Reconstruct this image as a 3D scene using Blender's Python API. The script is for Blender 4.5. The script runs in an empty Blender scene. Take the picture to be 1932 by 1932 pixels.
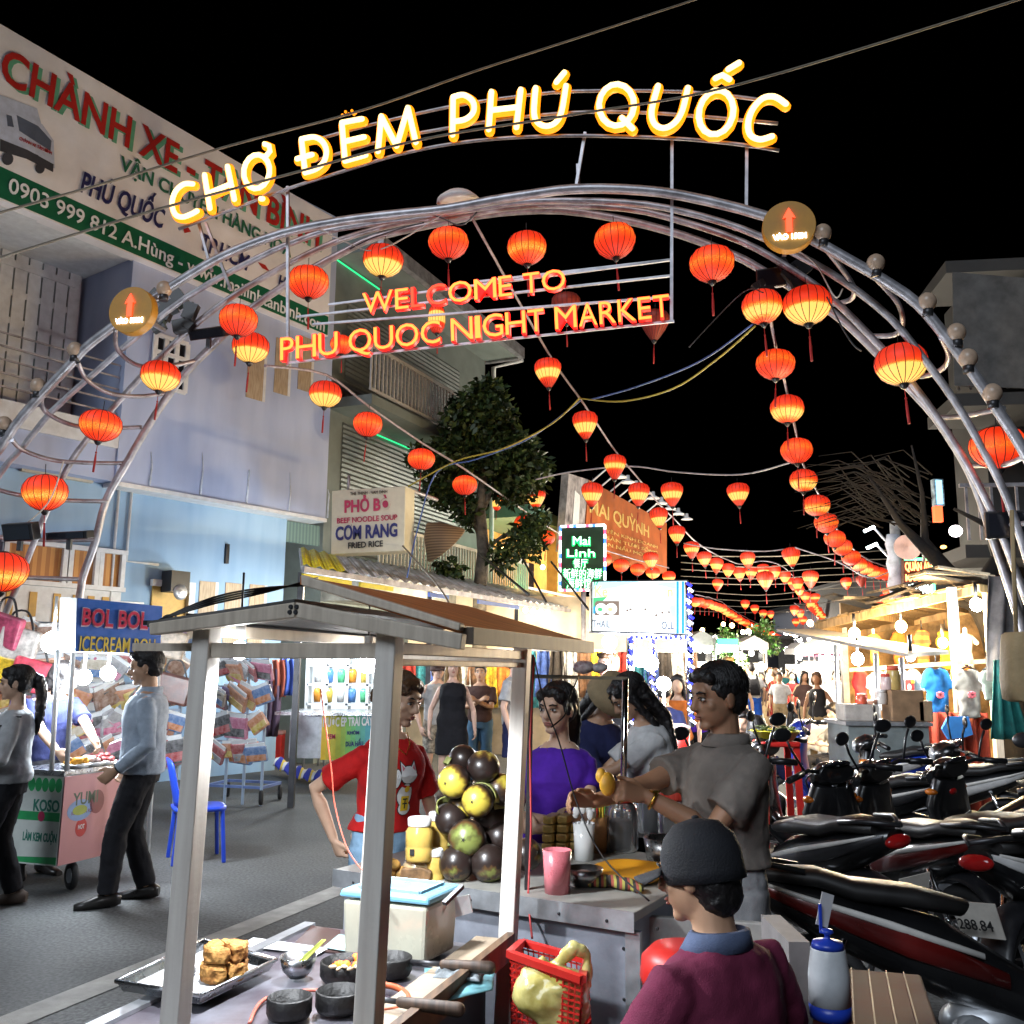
import bpy, math, random
from mathutils import Vector as V, Matrix as M
random.seed(7)
S = bpy.context.scene
COL = S.collection
R = math.radians
# ---------------------------------------------------------------- camera
F = 1777.0; PITCH = R(9.46); ROLL = 0.010; H = 1.6
fw = V((0, math.cos(PITCH), math.sin(PITCH))); r0 = V((1, 0, 0)); u0 = V((0, -math.sin(PITCH), math.cos(PITCH)))
rt = r0*math.cos(ROLL) + u0*math.sin(ROLL); up = -r0*math.sin(ROLL) + u0*math.cos(ROLL)
CP = V((0, 0, H))
cam = bpy.data.cameras.new('camera'); cam.lens = F/1932*36; cam.sensor_width = 36; cam.clip_end = 2000; cam.clip_start = .05
co = bpy.data.objects.new('camera', cam); COL.objects.link(co)
co.matrix_world = M(((rt.x, up.x, -fw.x, 0), (rt.y, up.y, -fw.y, 0), (rt.z, up.z, -fw.z, H), (0, 0, 0, 1)))
S.camera = co
# ---------------------------------------------------------------- night sky, weak fill, exposure
w = bpy.data.worlds.new('World'); S.world = w; w.use_nodes = True
nt = w.node_tree; bg = nt.nodes['Background']
sky = nt.nodes.new('ShaderNodeTexSky'); sky.sky_type = 'NISHITA'; sky.sun_disc = False
sky.sun_elevation = R(-6); sky.sun_rotation = R(200)
nt.links.new(sky.outputs[0], bg.inputs[0]); bg.inputs[1].default_value = 0.05
su = bpy.data.lights.new('sun', 'SUN'); su.energy = 1.3; su.angle = R(28); su.color = (.8, .89, 1)
so = bpy.data.objects.new('sun', su); COL.objects.link(so)
so.rotation_euler = V((0.42, 0.72, -0.55)).to_track_quat('-Z', 'Y').to_euler()
S.view_settings.view_transform = 'Standard'; S.view_settings.look = 'None'
S.view_settings.exposure = 0.3; S.view_settings.gamma = 1
S.render.engine = 'CYCLES'
S.cycles.use_denoising = True
S.cycles.max_bounces = 5; S.cycles.diffuse_bounces = 2; S.cycles.glossy_bounces = 2; S.cycles.transmission_bounces = 4
S.cycles.transparent_max_bounces = 8; S.cycles.sample_clamp_indirect = 3; S.cycles.caustics_reflective = False; S.cycles.caustics_refractive = False
S.cycles.use_light_tree = True
# ---------------------------------------------------------------- projection helpers: picture measurements -> world points
def ray(px, py):
    a = (px-966)/F; b = (966-py)/F
    return rt*a + up*b + fw
def at(px, py, d):
    r = ray(px, py); return CP + r*(d/r.y)
def on(px, py, z=0.0):
    r = ray(px, py); return CP + r*((z-H)/r.z)
def onp(px, py, A, n):
    r = ray(px, py); return CP + r*((A-CP).dot(n)/r.dot(n))
def hd(ang):                                   # horizontal direction, degrees right of the view
    return V((math.sin(R(ang)), math.cos(R(ang)), 0))
Z = V((0, 0, 1))
# ---------------------------------------------------------------- mesh builder
def frame(t):
    t = t.normalized(); a = Z if abs(t.z) < .9 else V((1, 0, 0))
    x = t.cross(a).normalized(); return x, x.cross(t).normalized()
class MB:
    def __init__(s): s.v = []; s.f = []; s.m = []; s.s = []
    def add(s, vs, fs, mi=0, sm=False):
        o = len(s.v); s.v += [V(p) for p in vs]
        for f in fs: s.f.append([i+o for i in f]); s.m.append(mi); s.s.append(sm)
        return s
    def box(s, c, d, T=None, mi=0):            # centre, full size, optional 3x3 rotation
        c = V(c); x, y, z = d[0]/2, d[1]/2, d[2]/2
        vs = [V((i*x, j*y, k*z)) for i in (-1, 1) for j in (-1, 1) for k in (-1, 1)]
        if T is not None: vs = [T @ p for p in vs]
        return s.add([c+p for p in vs], [(0, 1, 3, 2), (4, 6, 7, 5), (0, 4, 5, 1), (2, 3, 7, 6), (0, 2, 6, 4), (1, 5, 7, 3)], mi)
    def hexa(s, b, t, mi=0):                   # four bottom points, four top points
        return s.add(list(b)+list(t), [(3, 2, 1, 0), (4, 5, 6, 7), (0, 1, 5, 4), (1, 2, 6, 5), (2, 3, 7, 6), (3, 0, 4, 7)], mi)
    def slab(s, pts, n, mi=0):                 # polygon extruded by the vector n
        k = len(pts); vs = [V(p) for p in pts] + [V(p)+n for p in pts]
        return s.add(vs, [tuple(range(k))[::-1], tuple(range(k, 2*k))] + [(i, (i+1) % k, k+(i+1) % k, k+i) for i in range(k)], mi)
    def bar(s, a, b, w, h=None, upv=Z, mi=0):  # straight rectangular bar
        a = V(a); b = V(b); h = h or w; t = (b-a).normalized(); x = t.cross(upv)
        if x.length < 1e-4: x = t.cross(V((0, 1, 0)))
        x = x.normalized(); y = x.cross(t).normalized()
        q = [x*w/2*i + y*h/2*j for i, j in ((-1, -1), (1, -1), (1, 1), (-1, 1))]
        return s.hexa([a+p for p in q], [b+p for p in q], mi)
    def tube(s, pts, r, n=8, mi=0, cap=True, rnd=False, sm=True):
        pts = [V(p) for p in pts]; k = len(pts)
        rs = list(r) if isinstance(r, (list, tuple)) else [r]*k
        if rnd:
            a = (pts[0]-pts[1]).normalized(); b = (pts[-1]-pts[-2]).normalized()
            pts = [pts[0]+a*rs[0]*.92, pts[0]+a*rs[0]*.6] + pts + [pts[-1]+b*rs[-1]*.6, pts[-1]+b*rs[-1]*.92]
            rs = [rs[0]*.3, rs[0]*.8] + rs + [rs[-1]*.8, rs[-1]*.3]; k += 4
        vs = []; x = None
        for i in range(k):
            t = (pts[min(i+1, k-1)]-pts[max(i-1, 0)])
            t = t.normalized() if t.length > 1e-9 else Z
            if x is None: x, y = frame(t)
            else:
                x = x - t*x.dot(t); x = x.normalized() if x.length > 1e-5 else frame(t)[0]; y = x.cross(t).normalized()
            for j in range(n):
                a = 2*math.pi*j/n; vs.append(pts[i] + (x*math.cos(a)+y*math.sin(a))*rs[i])
        fs = [(i*n+j, i*n+(j+1) % n, (i+1)*n+(j+1) % n, (i+1)*n+j) for i in range(k-1) for j in range(n)]
        o = len(s.v); s.add(vs, fs, mi, sm)
        if cap: s.f += [[o+j for j in range(n)][::-1], [o+(k-1)*n+j for j in range(n)]]; s.m += [mi]*2; s.s += [False]*2
        return s
    def loft(s, rings, n=16, mi=0, cap=True, sm=True, p=2.0):   # rings: (centre, half axis a, half axis b)
        vs = []
        for c, a, b in rings:
            for j in range(n):
                th = 2*math.pi*j/n; ct, st = math.cos(th), math.sin(th)
                ct = math.copysign(abs(ct)**(2/p), ct); st = math.copysign(abs(st)**(2/p), st)
                vs.append(V(c)+V(a)*ct+V(b)*st)
        k = len(rings)
        fs = [(i*n+j, i*n+(j+1) % n, (i+1)*n+(j+1) % n, (i+1)*n+j) for i in range(k-1) for j in range(n)]
        o = len(s.v); s.add(vs, fs, mi, sm)
        if cap: s.f += [[o+j for j in range(n)][::-1], [o+(k-1)*n+j for j in range(n)]]; s.m += [mi]*2; s.s += [False]*2
        return s
    def lathe(s, prof, c=(0, 0, 0), ax=Z, n=20, mi=0, cap=True, sm=True):  # profile: (radius, height along ax)
        x, y = frame(V(ax)); c = V(c); ax = V(ax).normalized()
        return s.loft([(c+ax*h, x*r, y*r) for r, h in prof], n, mi, cap, sm)
    def ell(s, c, r, T=None, n=14, k=9, mi=0):  # ellipsoid
        c = V(c); vs = []; fs = []
        r = (r, r, r) if isinstance(r, (int, float)) else r
        for i in range(1, k):
            a = math.pi*i/k
            for j in range(n):
                b = 2*math.pi*j/n; vs.append(V((r[0]*math.sin(a)*math.cos(b), r[1]*math.sin(a)*math.sin(b), r[2]*math.cos(a))))
        vs += [V((0, 0, r[2])), V((0, 0, -r[2]))]; q = (k-1)*n
        for i in range(k-2):
            for j in range(n): fs.append((i*n+j, (i+1)*n+j, (i+1)*n+(j+1) % n, i*n+(j+1) % n))
        for j in range(n): fs += [(q, j, (j+1) % n), (q+1, (k-2)*n+(j+1) % n, (k-2)*n+j)]
        if T is not None: vs = [T @ p for p in vs]
        return s.add([c+p for p in vs], fs, mi, True)
    def torus(s, c, ax, r1, r2, n=28, k=10, mi=0, a0=0, a1=2*math.pi):
        x, y = frame(V(ax)); full = a1-a0 > 6.28
        pts = [V(c)+(x*math.cos(a0+(a1-a0)*i/n)+y*math.sin(a0+(a1-a0)*i/n))*r1 for i in range(n+1)]
        if not full: return s.tube(pts, r2, k, mi)
        axn = V(ax).normalized(); vs = []
        for i in range(n):
            d = (pts[i]-V(c)).normalized()
            for j in range(k): b = 2*math.pi*j/k; vs.append(pts[i]+(d*math.cos(b)+axn*math.sin(b))*r2)
        return s.add(vs, [(i*k+j, ((i+1) % n)*k+j, ((i+1) % n)*k+(j+1) % k, i*k+(j+1) % k) for i in range(n) for j in range(k)], mi, True)
    def grid(s, fn, nu, nv, mi=0, sm=True):    # sheet from fn(u,v)
        vs = [fn(i/nu, j/nv) for i in range(nu+1) for j in range(nv+1)]
        return s.add(vs, [(i*(nv+1)+j, (i+1)*(nv+1)+j, (i+1)*(nv+1)+j+1, i*(nv+1)+j+1) for i in range(nu) for j in range(nv)], mi, sm)
    def quad(s, a, b, c, d, mi=0): return s.add([a, b, c, d], [(0, 1, 2, 3)], mi)
    def build(s, name, mats, par=None, world=True, bevel=0, remesh=0, smooth=3, solid=0):
        me = bpy.data.meshes.new(name); mats = mats if isinstance(mats, (list, tuple)) else [mats]
        o = bpy.data.objects.new(name, me); vs = s.v
        if par is not None:
            o.parent = par
            if world:
                iv = wmat(par).inverted(); vs = [iv @ p for p in vs]
        elif world and vs:
            lo = V([min(p[i] for p in vs) for i in range(3)]); hi = V([max(p[i] for p in vs) for i in range(3)])
            b = V(((lo.x+hi.x)/2, (lo.y+hi.y)/2, lo.z)); o.location = b; vs = [p-b for p in vs]
        me.from_pydata([tuple(p) for p in vs], [], s.f)
        for m in mats: me.materials.append(m)
        me.polygons.foreach_set('material_index', s.m); me.polygons.foreach_set('use_smooth', s.s); me.update()
        if remesh:
            md = o.modifiers.new('remesh', 'REMESH'); md.mode = 'VOXEL'; md.voxel_size = remesh; md.use_smooth_shade = True
            if smooth: sm = o.modifiers.new('smooth', 'SMOOTH'); sm.iterations = smooth; sm.factor = .5
        if solid: sd = o.modifiers.new('solid', 'SOLIDIFY'); sd.thickness = solid; sd.offset = 0
        if bevel:
            bv = o.modifiers.new('bevel', 'BEVEL'); bv.width = bevel; bv.segments = 2; bv.limit_method = 'ANGLE'; bv.angle_limit = R(40)
        COL.objects.link(o); return o
def wmat(o):
    m = o.matrix_basis.copy()
    while o.parent is not None: o = o.parent; m = o.matrix_basis @ m
    return m
def tag(o, label, cat, group=None, kind=None):
    o['label'] = label; o['category'] = cat
    if group: o['group'] = group
    if kind: o['kind'] = kind
    return o
def thing(name, label, cat, loc=(0, 0, 0), rz=0.0, group=None):
    o = bpy.data.objects.new(name, None); o.empty_display_size = .1; COL.objects.link(o)
    o.location = loc; o.rotation_euler = (0, 0, rz); return tag(o, label, cat, group)
def struct(o): o['kind'] = 'structure'; return o
def kids(o): return list(o.children)
def dup(o, loc=None, rz=None, label=None, group=None, par=None, scale=None):
    c = o.copy(); COL.objects.link(c)
    if par is not None: c.parent = par
    if loc is not None: c.location = loc
    if rz is not None: c.rotation_euler = (0, 0, rz)
    if scale is not None: c.scale = scale if not isinstance(scale, (int, float)) else (scale,)*3
    if label: c['label'] = label
    if group: c['group'] = group
    for k in o.children: dup(k, par=c)
    return c
def slerp(pts, n):                              # Catmull-Rom resample
    P = [V(p) for p in pts]; out = []
    for i in range(len(P)-1):
        a, b, c, d = P[max(i-1, 0)], P[i], P[i+1], P[min(i+2, len(P)-1)]
        for j in range(n):
            t = j/n
            out.append(.5*((2*b)+(c-a)*t+(2*a-5*b+4*c-d)*t*t+(3*b-a-3*c+d)*t**3))
    return out+[P[-1]]
def sag(a, b, s, n=14):
    a = V(a); b = V(b); return [a.lerp(b, i/n)-Z*s*4*(i/n)*(1-i/n) for i in range(n+1)]
# ---------------------------------------------------------------- materials
def mat(name, col, rough=.55, metal=0, var=.12, scale=9.0, bump=0.0, bscale=60.0, trans=0, spec=.5, coat=0, alpha=1, tone=None, mottle=None):
    m = bpy.data.materials.new(name); m.use_nodes = True; t = m.node_tree; p = t.nodes['Principled BSDF']
    c = (*col, 1) if len(col) == 3 else col
    p.inputs['Base Color'].default_value = c; p.inputs['Roughness'].default_value = rough; p.inputs['Metallic'].default_value = metal
    p.inputs['Specular IOR Level'].default_value = spec; p.inputs['Coat Weight'].default_value = coat; p.inputs['Alpha'].default_value = alpha
    p.inputs['Transmission Weight'].default_value = trans
    tc = t.nodes.new('ShaderNodeTexCoord')
    if var or mottle:
        nz = t.nodes.new('ShaderNodeTexNoise'); nz.inputs['Scale'].default_value = scale; nz.inputs['Detail'].default_value = 5
        nz.inputs['Roughness'].default_value = .62
        t.links.new(tc.outputs['Object'], nz.inputs['Vector'])
        rp = t.nodes.new('ShaderNodeValToRGB'); rp.color_ramp.elements[0].position = .3; rp.color_ramp.elements[1].position = .72
        lo = tone if tone else tuple(x*(1-var*1.6) for x in c[:3]); hi = mottle if mottle else tuple(min(1, x*(1+var)) for x in c[:3])
        rp.color_ramp.elements[0].color = (*lo, 1); rp.color_ramp.elements[1].color = (*hi, 1)
        t.links.new(nz.outputs['Fac'], rp.inputs[0]); t.links.new(rp.outputs[0], p.inputs['Base Color'])
        mr = t.nodes.new('ShaderNodeMapRange'); mr.inputs['To Min'].default_value = max(0, rough-.12); mr.inputs['To Max'].default_value = min(1, rough+.12)
        t.links.new(nz.outputs['Fac'], mr.inputs['Value']); t.links.new(mr.outputs[0], p.inputs['Roughness'])
    if bump:
        n2 = t.nodes.new('ShaderNodeTexNoise'); n2.inputs['Scale'].default_value = bscale; n2.inputs['Detail'].default_value = 4
        t.links.new(tc.outputs['Object'], n2.inputs['Vector'])
        b = t.nodes.new('ShaderNodeBump'); b.inputs['Strength'].default_value = bump; b.inputs['Distance'].default_value = .01
        t.links.new(n2.outputs['Fac'], b.inputs['Height']); t.links.new(b.outputs[0], p.inputs['Normal'])
    return m
def emi(name, col, st, sample=True):
    m = bpy.data.materials.new(name); m.use_nodes = True; t = m.node_tree; p = t.nodes['Principled BSDF']
    p.inputs['Base Color'].default_value = (*[min(1, x)*.5 for x in col], 1); p.inputs['Emission Color'].default_value = (*col, 1); p.inputs['Emission Strength'].default_value = st
    if not sample: m.cycles.emission_sampling = 'NONE'
    return m
def wood(name, col, dark, rough=.6, sc=(30, 3, 3), planks=0):
    m = mat(name, col, rough, var=0, bump=.05, bscale=90); t = m.node_tree; p = t.nodes['Principled BSDF']
    tc = t.nodes.new('ShaderNodeTexCoord'); mp = t.nodes.new('ShaderNodeMapping'); mp.inputs['Scale'].default_value = sc
    nz = t.nodes.new('ShaderNodeTexNoise'); nz.inputs['Scale'].default_value = 2; nz.inputs['Detail'].default_value = 6
    rp = t.nodes.new('ShaderNodeValToRGB'); rp.color_ramp.elements[0].color = (*dark, 1); rp.color_ramp.elements[1].color = (*col, 1)
    rp.color_ramp.elements[0].position = .32; rp.color_ramp.elements[1].position = .6
    t.links.new(tc.outputs['Object'], mp.inputs[0]); t.links.new(mp.outputs[0], nz.inputs['Vector']); t.links.new(nz.outputs['Fac'], rp.inputs[0]); t.links.new(rp.outputs[0], p.inputs['Base Color'])
    return m
def stripes(name, c1, c2, sc, axis=0, rough=.6, frac=.5, c3=None):      # banded cloth / corrugated sheet, object coordinates
    m = mat(name, c1, rough, var=0); t = m.node_tree; p = t.nodes['Principled BSDF']
    tc = t.nodes.new('ShaderNodeTexCoord'); sx = t.nodes.new('ShaderNodeSeparateXYZ'); t.links.new(tc.outputs['Object'], sx.inputs[0])
    a = t.nodes.new('ShaderNodeMath'); a.operation = 'MULTIPLY'; a.inputs[1].default_value = sc; t.links.new(sx.outputs[axis], a.inputs[0])
    b = t.nodes.new('ShaderNodeMath'); b.operation = 'FRACT'; t.links.new(a.outputs[0], b.inputs[0])
    rp = t.nodes.new('ShaderNodeValToRGB'); rp.color_ramp.interpolation = 'CONSTANT'
    rp.color_ramp.elements[0].color = (*c1, 1); rp.color_ramp.elements[1].color = (*c2, 1); rp.color_ramp.elements[1].position = frac
    if c3: e = rp.color_ramp.elements.new(frac+(1-frac)/2); e.color = (*c3, 1)
    t.links.new(b.outputs[0], rp.inputs[0]); t.links.new(rp.outputs[0], p.inputs['Base Color']); return m
# ---------------------------------------------------------------- lettering
_cap = {}
def glyphs(body, ext=.02, off=0.0, shear=0.0):
    cu = bpy.data.curves.new('t', 'FONT'); cu.body = body; cu.extrude = ext; cu.offset = off; cu.shear = shear; cu.resolution_u = 3
    ob = bpy.data.objects.new('t', cu); me = bpy.data.meshes.new_from_object(ob)
    bpy.data.objects.remove(ob); bpy.data.curves.remove(cu); return me
def text(body, m, name, par, o, x, y, cap, width=None, ext=.004, off=0.0, shear=0.0, sm=None, centre=False):
    """lettering whose baseline starts at o, runs along unit x, stands along unit y; cap = capital height, width = full width"""
    me = glyphs(body, 1.0, off, shear)
    if 'H' not in _cap:
        q = glyphs('H', 0); _cap['H'] = max(v.co.y for v in q.vertices); bpy.data.meshes.remove(q)
    x = V(x).normalized(); y = V(y).normalized(); n = x.cross(y)
    lo = min(v.co.x for v in me.vertices); hi = max(v.co.x for v in me.vertices)
    ky = cap/_cap['H']; kx = width/(hi-lo) if width else ky
    o = V(o)
    if centre: o = o-x*(hi-lo)*kx/2
    for v in me.vertices: v.co = o+x*((v.co.x-lo)*kx)+y*(v.co.y*ky)+n*(v.co.z*ext)
    me.name = name; me.materials.clear(); me.materials.append(m); ob = bpy.data.objects.new(name, me)
    if par is not None: ob.parent = par; me.transform(wmat(par).inverted())
    COL.objects.link(ob); return ob
def textq(body, m, name, par, a, b, cappx, A, n, lift=.012, **k):
    """lettering on the vertical plane (A, n): baseline from picture point a to b"""
    p = onp(*a, A, n)-n*lift; q = onp(*b, A, n)-n*lift
    mid = onp((a[0]+b[0])/2, (a[1]+b[1])/2, A, n); top = onp((a[0]+b[0])/2, (a[1]+b[1])/2-cappx, A, n)
    x = (q-p); cap = (top-mid).length
    y = n.cross(x).normalized()
    if y.z < 0: y = -y
    return text(body, m, name, par, p, x, y, cap, x.length, **k)
def lamp(name, loc, watts, col=(1, .97, .92), r=.05, par=None, spot=None, aim=None):
    l = bpy.data.lights.new(name, 'SPOT' if spot else 'POINT'); l.energy = watts; l.color = col; l.shadow_soft_size = r
    o = bpy.data.objects.new(name, l); COL.objects.link(o); o.location = loc
    if spot: l.spot_size = R(spot); l.spot_blend = .6
    if aim is not None: o.rotation_euler = (V(aim)-V(loc)).to_track_quat('-Z', 'Y').to_euler()
    if par is not None: o.parent = par; o.matrix_parent_inverse = wmat(par).inverted()
    return o
ORD = ['first', 'second', 'third', 'fourth', 'fifth', 'sixth', 'seventh', 'eighth', 'ninth', 'tenth', 'eleventh', 'twelfth', 'thirteenth', 'fourteenth', 'fifteenth', 'sixteenth', 'seventeenth', 'eighteenth', 'nineteenth', 'twentieth', 'twenty-first', 'twenty-second', 'twenty-third', 'twenty-fourth', 'twenty-fifth', 'twenty-sixth', 'twenty-seventh', 'twenty-eighth', 'twenty-ninth', 'thirtieth']
WHITE = mat('white paint', (.75, .76, .76), .5, var=.08)
STEEL = mat('brushed steel', (.6, .61, .63), .28, 1, var=.1, scale=20)
ALU = mat('dull aluminium', (.5, .52, .55), .42, .8, var=.15, scale=14)
GALV = mat('galvanised tube', (.42, .41, .44), .4, .55, var=.3, scale=6, bump=.1)
BLACK = mat('black plastic', (.012, .012, .014), .35, var=.2)
RUBBER = mat('black rubber', (.015, .015, .016), .75, var=.2, bump=.15)
DARK = mat('dark metal', (.06, .06, .065), .4, .7, var=.2)
CHROME = mat('chrome', (.75, .75, .76), .1, 1, var=.03)
WOODP = wood('pale weathered wood', (.6, .55, .49), (.45, .4, .35))
CREAM = mat('cream plastic', (.7, .62, .45), .5)
def cable(name, pts, r, m, label, cat='cable', n=6, group=None):
    return tag(MB().tube(pts, r, n).build(name, m), label, cat, group)
# ================================================================ GROUND
def asphalt():
    m = mat('asphalt', (.05, .05, .052), .8, var=0); t = m.node_tree; p = t.nodes['Principled BSDF']
    tc = t.nodes.new('ShaderNodeTexCoord')
    def nz(sc, de): n = t.nodes.new('ShaderNodeTexNoise'); n.inputs['Scale'].default_value = sc; n.inputs['Detail'].default_value = de; t.links.new(tc.outputs['Object'], n.inputs['Vector']); return n
    big, fine = nz(.55, 7), nz(46, 3)
    a = t.nodes.new('ShaderNodeValToRGB'); a.color_ramp.elements[0].position = .3; a.color_ramp.elements[1].position = .75
    a.color_ramp.elements[0].color = (.03, .032, .034, 1); a.color_ramp.elements[1].color = (.125, .128, .128, 1)
    t.links.new(big.outputs['Fac'], a.inputs[0])
    b = t.nodes.new('ShaderNodeValToRGB'); b.color_ramp.elements[0].position = .35; b.color_ramp.elements[1].position = .7
    b.color_ramp.elements[0].color = (.5, .5, .5, 1); b.color_ramp.elements[1].color = (1.25, 1.25, 1.25, 1)
    t.links.new(fine.outputs['Fac'], b.inputs[0])
    mx = t.nodes.new('ShaderNodeMix'); mx.data_type = 'RGBA'; mx.blend_type = 'MULTIPLY'; mx.inputs[0].default_value = 1
    t.links.new(a.outputs[0], mx.inputs[6]); t.links.new(b.outputs[0], mx.inputs[7]); t.links.new(mx.outputs[2], p.inputs['Base Color'])
    bp = t.nodes.new('ShaderNodeBump'); bp.inputs['Strength'].default_value = .5; bp.inputs['Distance'].default_value = .006
    t.links.new(fine.outputs['Fac'], bp.inputs['Height']); t.links.new(bp.outputs[0], p.inputs['Normal']); return m
ASPH = asphalt()
struct(MB().quad((-90, -30, 0), (120, -30, 0), (120, 260, 0), (-90, 260, 0)).build('ground', ASPH))
CONC = mat('worn pale concrete', (.3, .29, .27), .8, var=.25, scale=5, bump=.3, bscale=120)
a, b = on(0, 1920), on(640, 1669); c, d = on(0, 1952), on(644, 1693)
u = (b-a).normalized()
struct(MB().quad(a-u*4+Z*.004, c-u*4+Z*.004, d+u*14+Z*.004, b+u*14+Z*.004).build('road_line', CONC))
# ================================================================ BLUE AND WHITE HOUSE ON THE LEFT
BLUEW = wood('pale blue plaster', (.4, .47, .66), (.33, .4, .6), .85, (1.5, 1.5, .35))
BLUEL = wood('lower blue plaster', (.27, .41, .57), (.22, .35, .52), .8, (1.8, 1.8, .3))
GREYW = mat('grey plaster', (.36, .41, .52), .8, var=.15, scale=2)
TRIM = mat('white trim', (.62, .64, .66), .6, var=.1)
PANE = mat('dark glass pane', (.012, .013, .018), .12, var=0)
BOARD = mat('sign board white', (.8, .78, .8), .55, var=.1, scale=1.2)
GREEN = mat('sign green', (.004, .11, .05), .5, var=.1)
SRED = mat('sign red', (.42, .02, .015), .5, var=.1); NAVY = mat('sign navy', (.02, .02, .09), .5, var=.1); SGRN = mat('sign letter green', (.02, .13, .07), .5, var=.1)
SSHA = mat('letter shade green', (.13, .4, .26), .5, var=.1)
CURT = stripes('orange curtain', (.5, .25, .08), (.34, .15, .05), 9, 0, .8, .5)
u1 = hd(36); n1 = V((u1.y, -u1.x, 0)); A1 = at(615, 960, 15.5); A1.z = 0
hs = thing('house', 'pale blue two-storey house with a long white freight sign board across its parapet', 'house', A1, -R(36)+R(90))
Q1 = M(((u1.x, -n1.x, 0), (u1.y, -n1.y, 0), (0, 0, 1)))
def L1(px, py, dep=0): p = onp(px, py, A1-n1*dep, n1)-A1; return V((p.dot(u1), -p.dot(n1), p.z))
def bx(mb, x0, x1, y0, y1, z0, z1, mi=0): return mb.box(((x0+x1)/2, (y0+y1)/2, (z0+z1)/2), (abs(x1-x0), abs(y1-y0), abs(z1-z0)), None, mi)
def rc(px0, py0, px1, py1, dep=0):
    mx, my = (px0+px1)/2, (py0+py1)/2
    return L1(px0, my, dep).x, L1(px1, my, dep).x, L1(mx, py1, dep).z, L1(mx, py0, dep).z
sC = L1(235, 700).x; zO = L1(420, 944).z; zTop = L1(300, 210, -.12).z; XL = -9.5
def hb(name, mats, *boxes, par=None, **k):
    m = MB()
    for q in boxes: bx(m, *q)
    return m.build(name, mats, par or hs, world=False, **k)
sLow = L1(538, 1050, .3).x
hb('upper_wall', BLUEW, (sC, 0, 0, 5, zO, zTop-.1))
hb('lower_wall', BLUEL, (XL, sLow, .3, 5, 0, zO-.003))
hb('recess_wall', GREYW, (XL, sC-.003, 1.3, 5, zO, zTop-.1))
zp1 = L1(60, 765, 0).z; zp0 = L1(60, 812, 0).z
hb('balcony_parapet', TRIM, (XL, sC-.003, 0, .18, zp0, zp1)); hb('balcony_floor', BLUEW, (XL, sC-.003, .03, 1.297, zO, zp0-.003))
zs = L1(60, 412, 0).z
hb('eave_soffit', TRIM, (XL, sC-.003, .003, 1.297, zs, zs+.12))
r0_, r1_ = L1(-10, 700, .1).x, sC-.01
hb('balcony_rail', GALV, *[(XL, r1_, .08, .1, zp1+.17*i, zp1+.17*i+.022) for i in range(1, 6)])
# lattice door on the balcony
x0, x1, z0, z1 = rc(-60, 430, 131, 780, 1.28)
dr = hb('balcony_door', PANE, (x0, x1, 1.26, 1.29, z0, z1))
fr = [(x0-.05, x1+.05, 1.19, 1.25, z1-.06, z1+.05), (x0, x1, 1.19, 1.25, z1-.62, z1-.52)]
k = 7; wd = (x1-x0)/k
for i in range(k+1): fr.append((x0+i*wd-.085, x0+i*wd+.085, 1.2, 1.255, z0, z1-.065))
for j in range(8): fr.append((x0+.08, x1-.08, 1.205, 1.256, z0+j*.4, z0+j*.4+.09))
hb('lattice', TRIM, *fr, par=dr)
q = L1(83, 430, .6); MB().lathe([(.02, .03), (.17, .02), (.19, -.02), (.15, -.06), (.05, -.08)], q).build('ceiling_lamp', WHITE, hs, world=False)
# small upper window, slot windows, lower window, grille, opening
x0, x1, z0, z1 = rc(288, 640, 350, 735); w_ = hb('window', PANE, (x0, x1, -.02, .02, z0, z1))
hb('window_frame', TRIM, *[(x0-.04+i*(x1-x0)/3, x0+.03+i*(x1-x0)/3, -.05, -.021, z0, z1) for i in range(4)], *[(x0, x1, -.052, -.023, z0+j*(z1-z0)/3-.03, z0+j*(z1-z0)/3+.03) for j in range(4)], par=w_)
SLOT = wood('slot window board', (.42, .34, .24), (.27, .2, .13))
for a_ in ((466, 648, 497, 754), (518, 640, 544, 744), (563, 636, 587, 738)):
    x0, x1, z0, z1 = rc(*a_); s_ = hb('slot_window', SLOT, (x0, x1, -.012, .02, z0, z1)); hb('slot_reveal', TRIM, (x1, x1+.05, -.014, .02, z0, z1), par=s_)
for a_ in ((373, 1097, 403, 1213), (422, 1100, 452, 1213), (468, 1103, 496, 1213)):
    x0, x1, z0, z1 = rc(*a_, .3); s_ = hb('slot_window', SLOT, (x0, x1, .288, .32, z0, z1)); hb('slot_reveal', TRIM, (x1, x1+.05, .286, .32, z0, z1), par=s_)
x0, x1, z0, z1 = rc(5, 1035, 228, 1100, .28); w_ = hb('window', CURT, (x0, x1, .27, .3, z0, z1))
hb('window_frame', TRIM, (x0-.05, x1+.05, .2, .268, z1, z1+.06), (x0-.05, x1+.05, .2, .268, z0-.06, z0), *[(x0+(x1-x0)*t-.03, x0+(x1-x0)*t+.03, .21, .268, z0, z1) for t in (0, .48, .53, .76, .8, 1)], par=w_)
x0, x1, z0, z1 = rc(-20, 1108, 225, 1190, .28); YEL = mat('yellow door panel', (.5, .3, .06), .6)
g_ = hb('grille_door', TRIM, (x0, x1, .262, .3, z0-1.2, z1)); hb('door_panel', YEL, *[(x0+(x1-x0)*t, x0+(x1-x0)*(t+.055), .25, .261, z0-.2, z1-.08) for t in (.1, .27, .45, .6, .72, .84)], par=g_)
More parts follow.
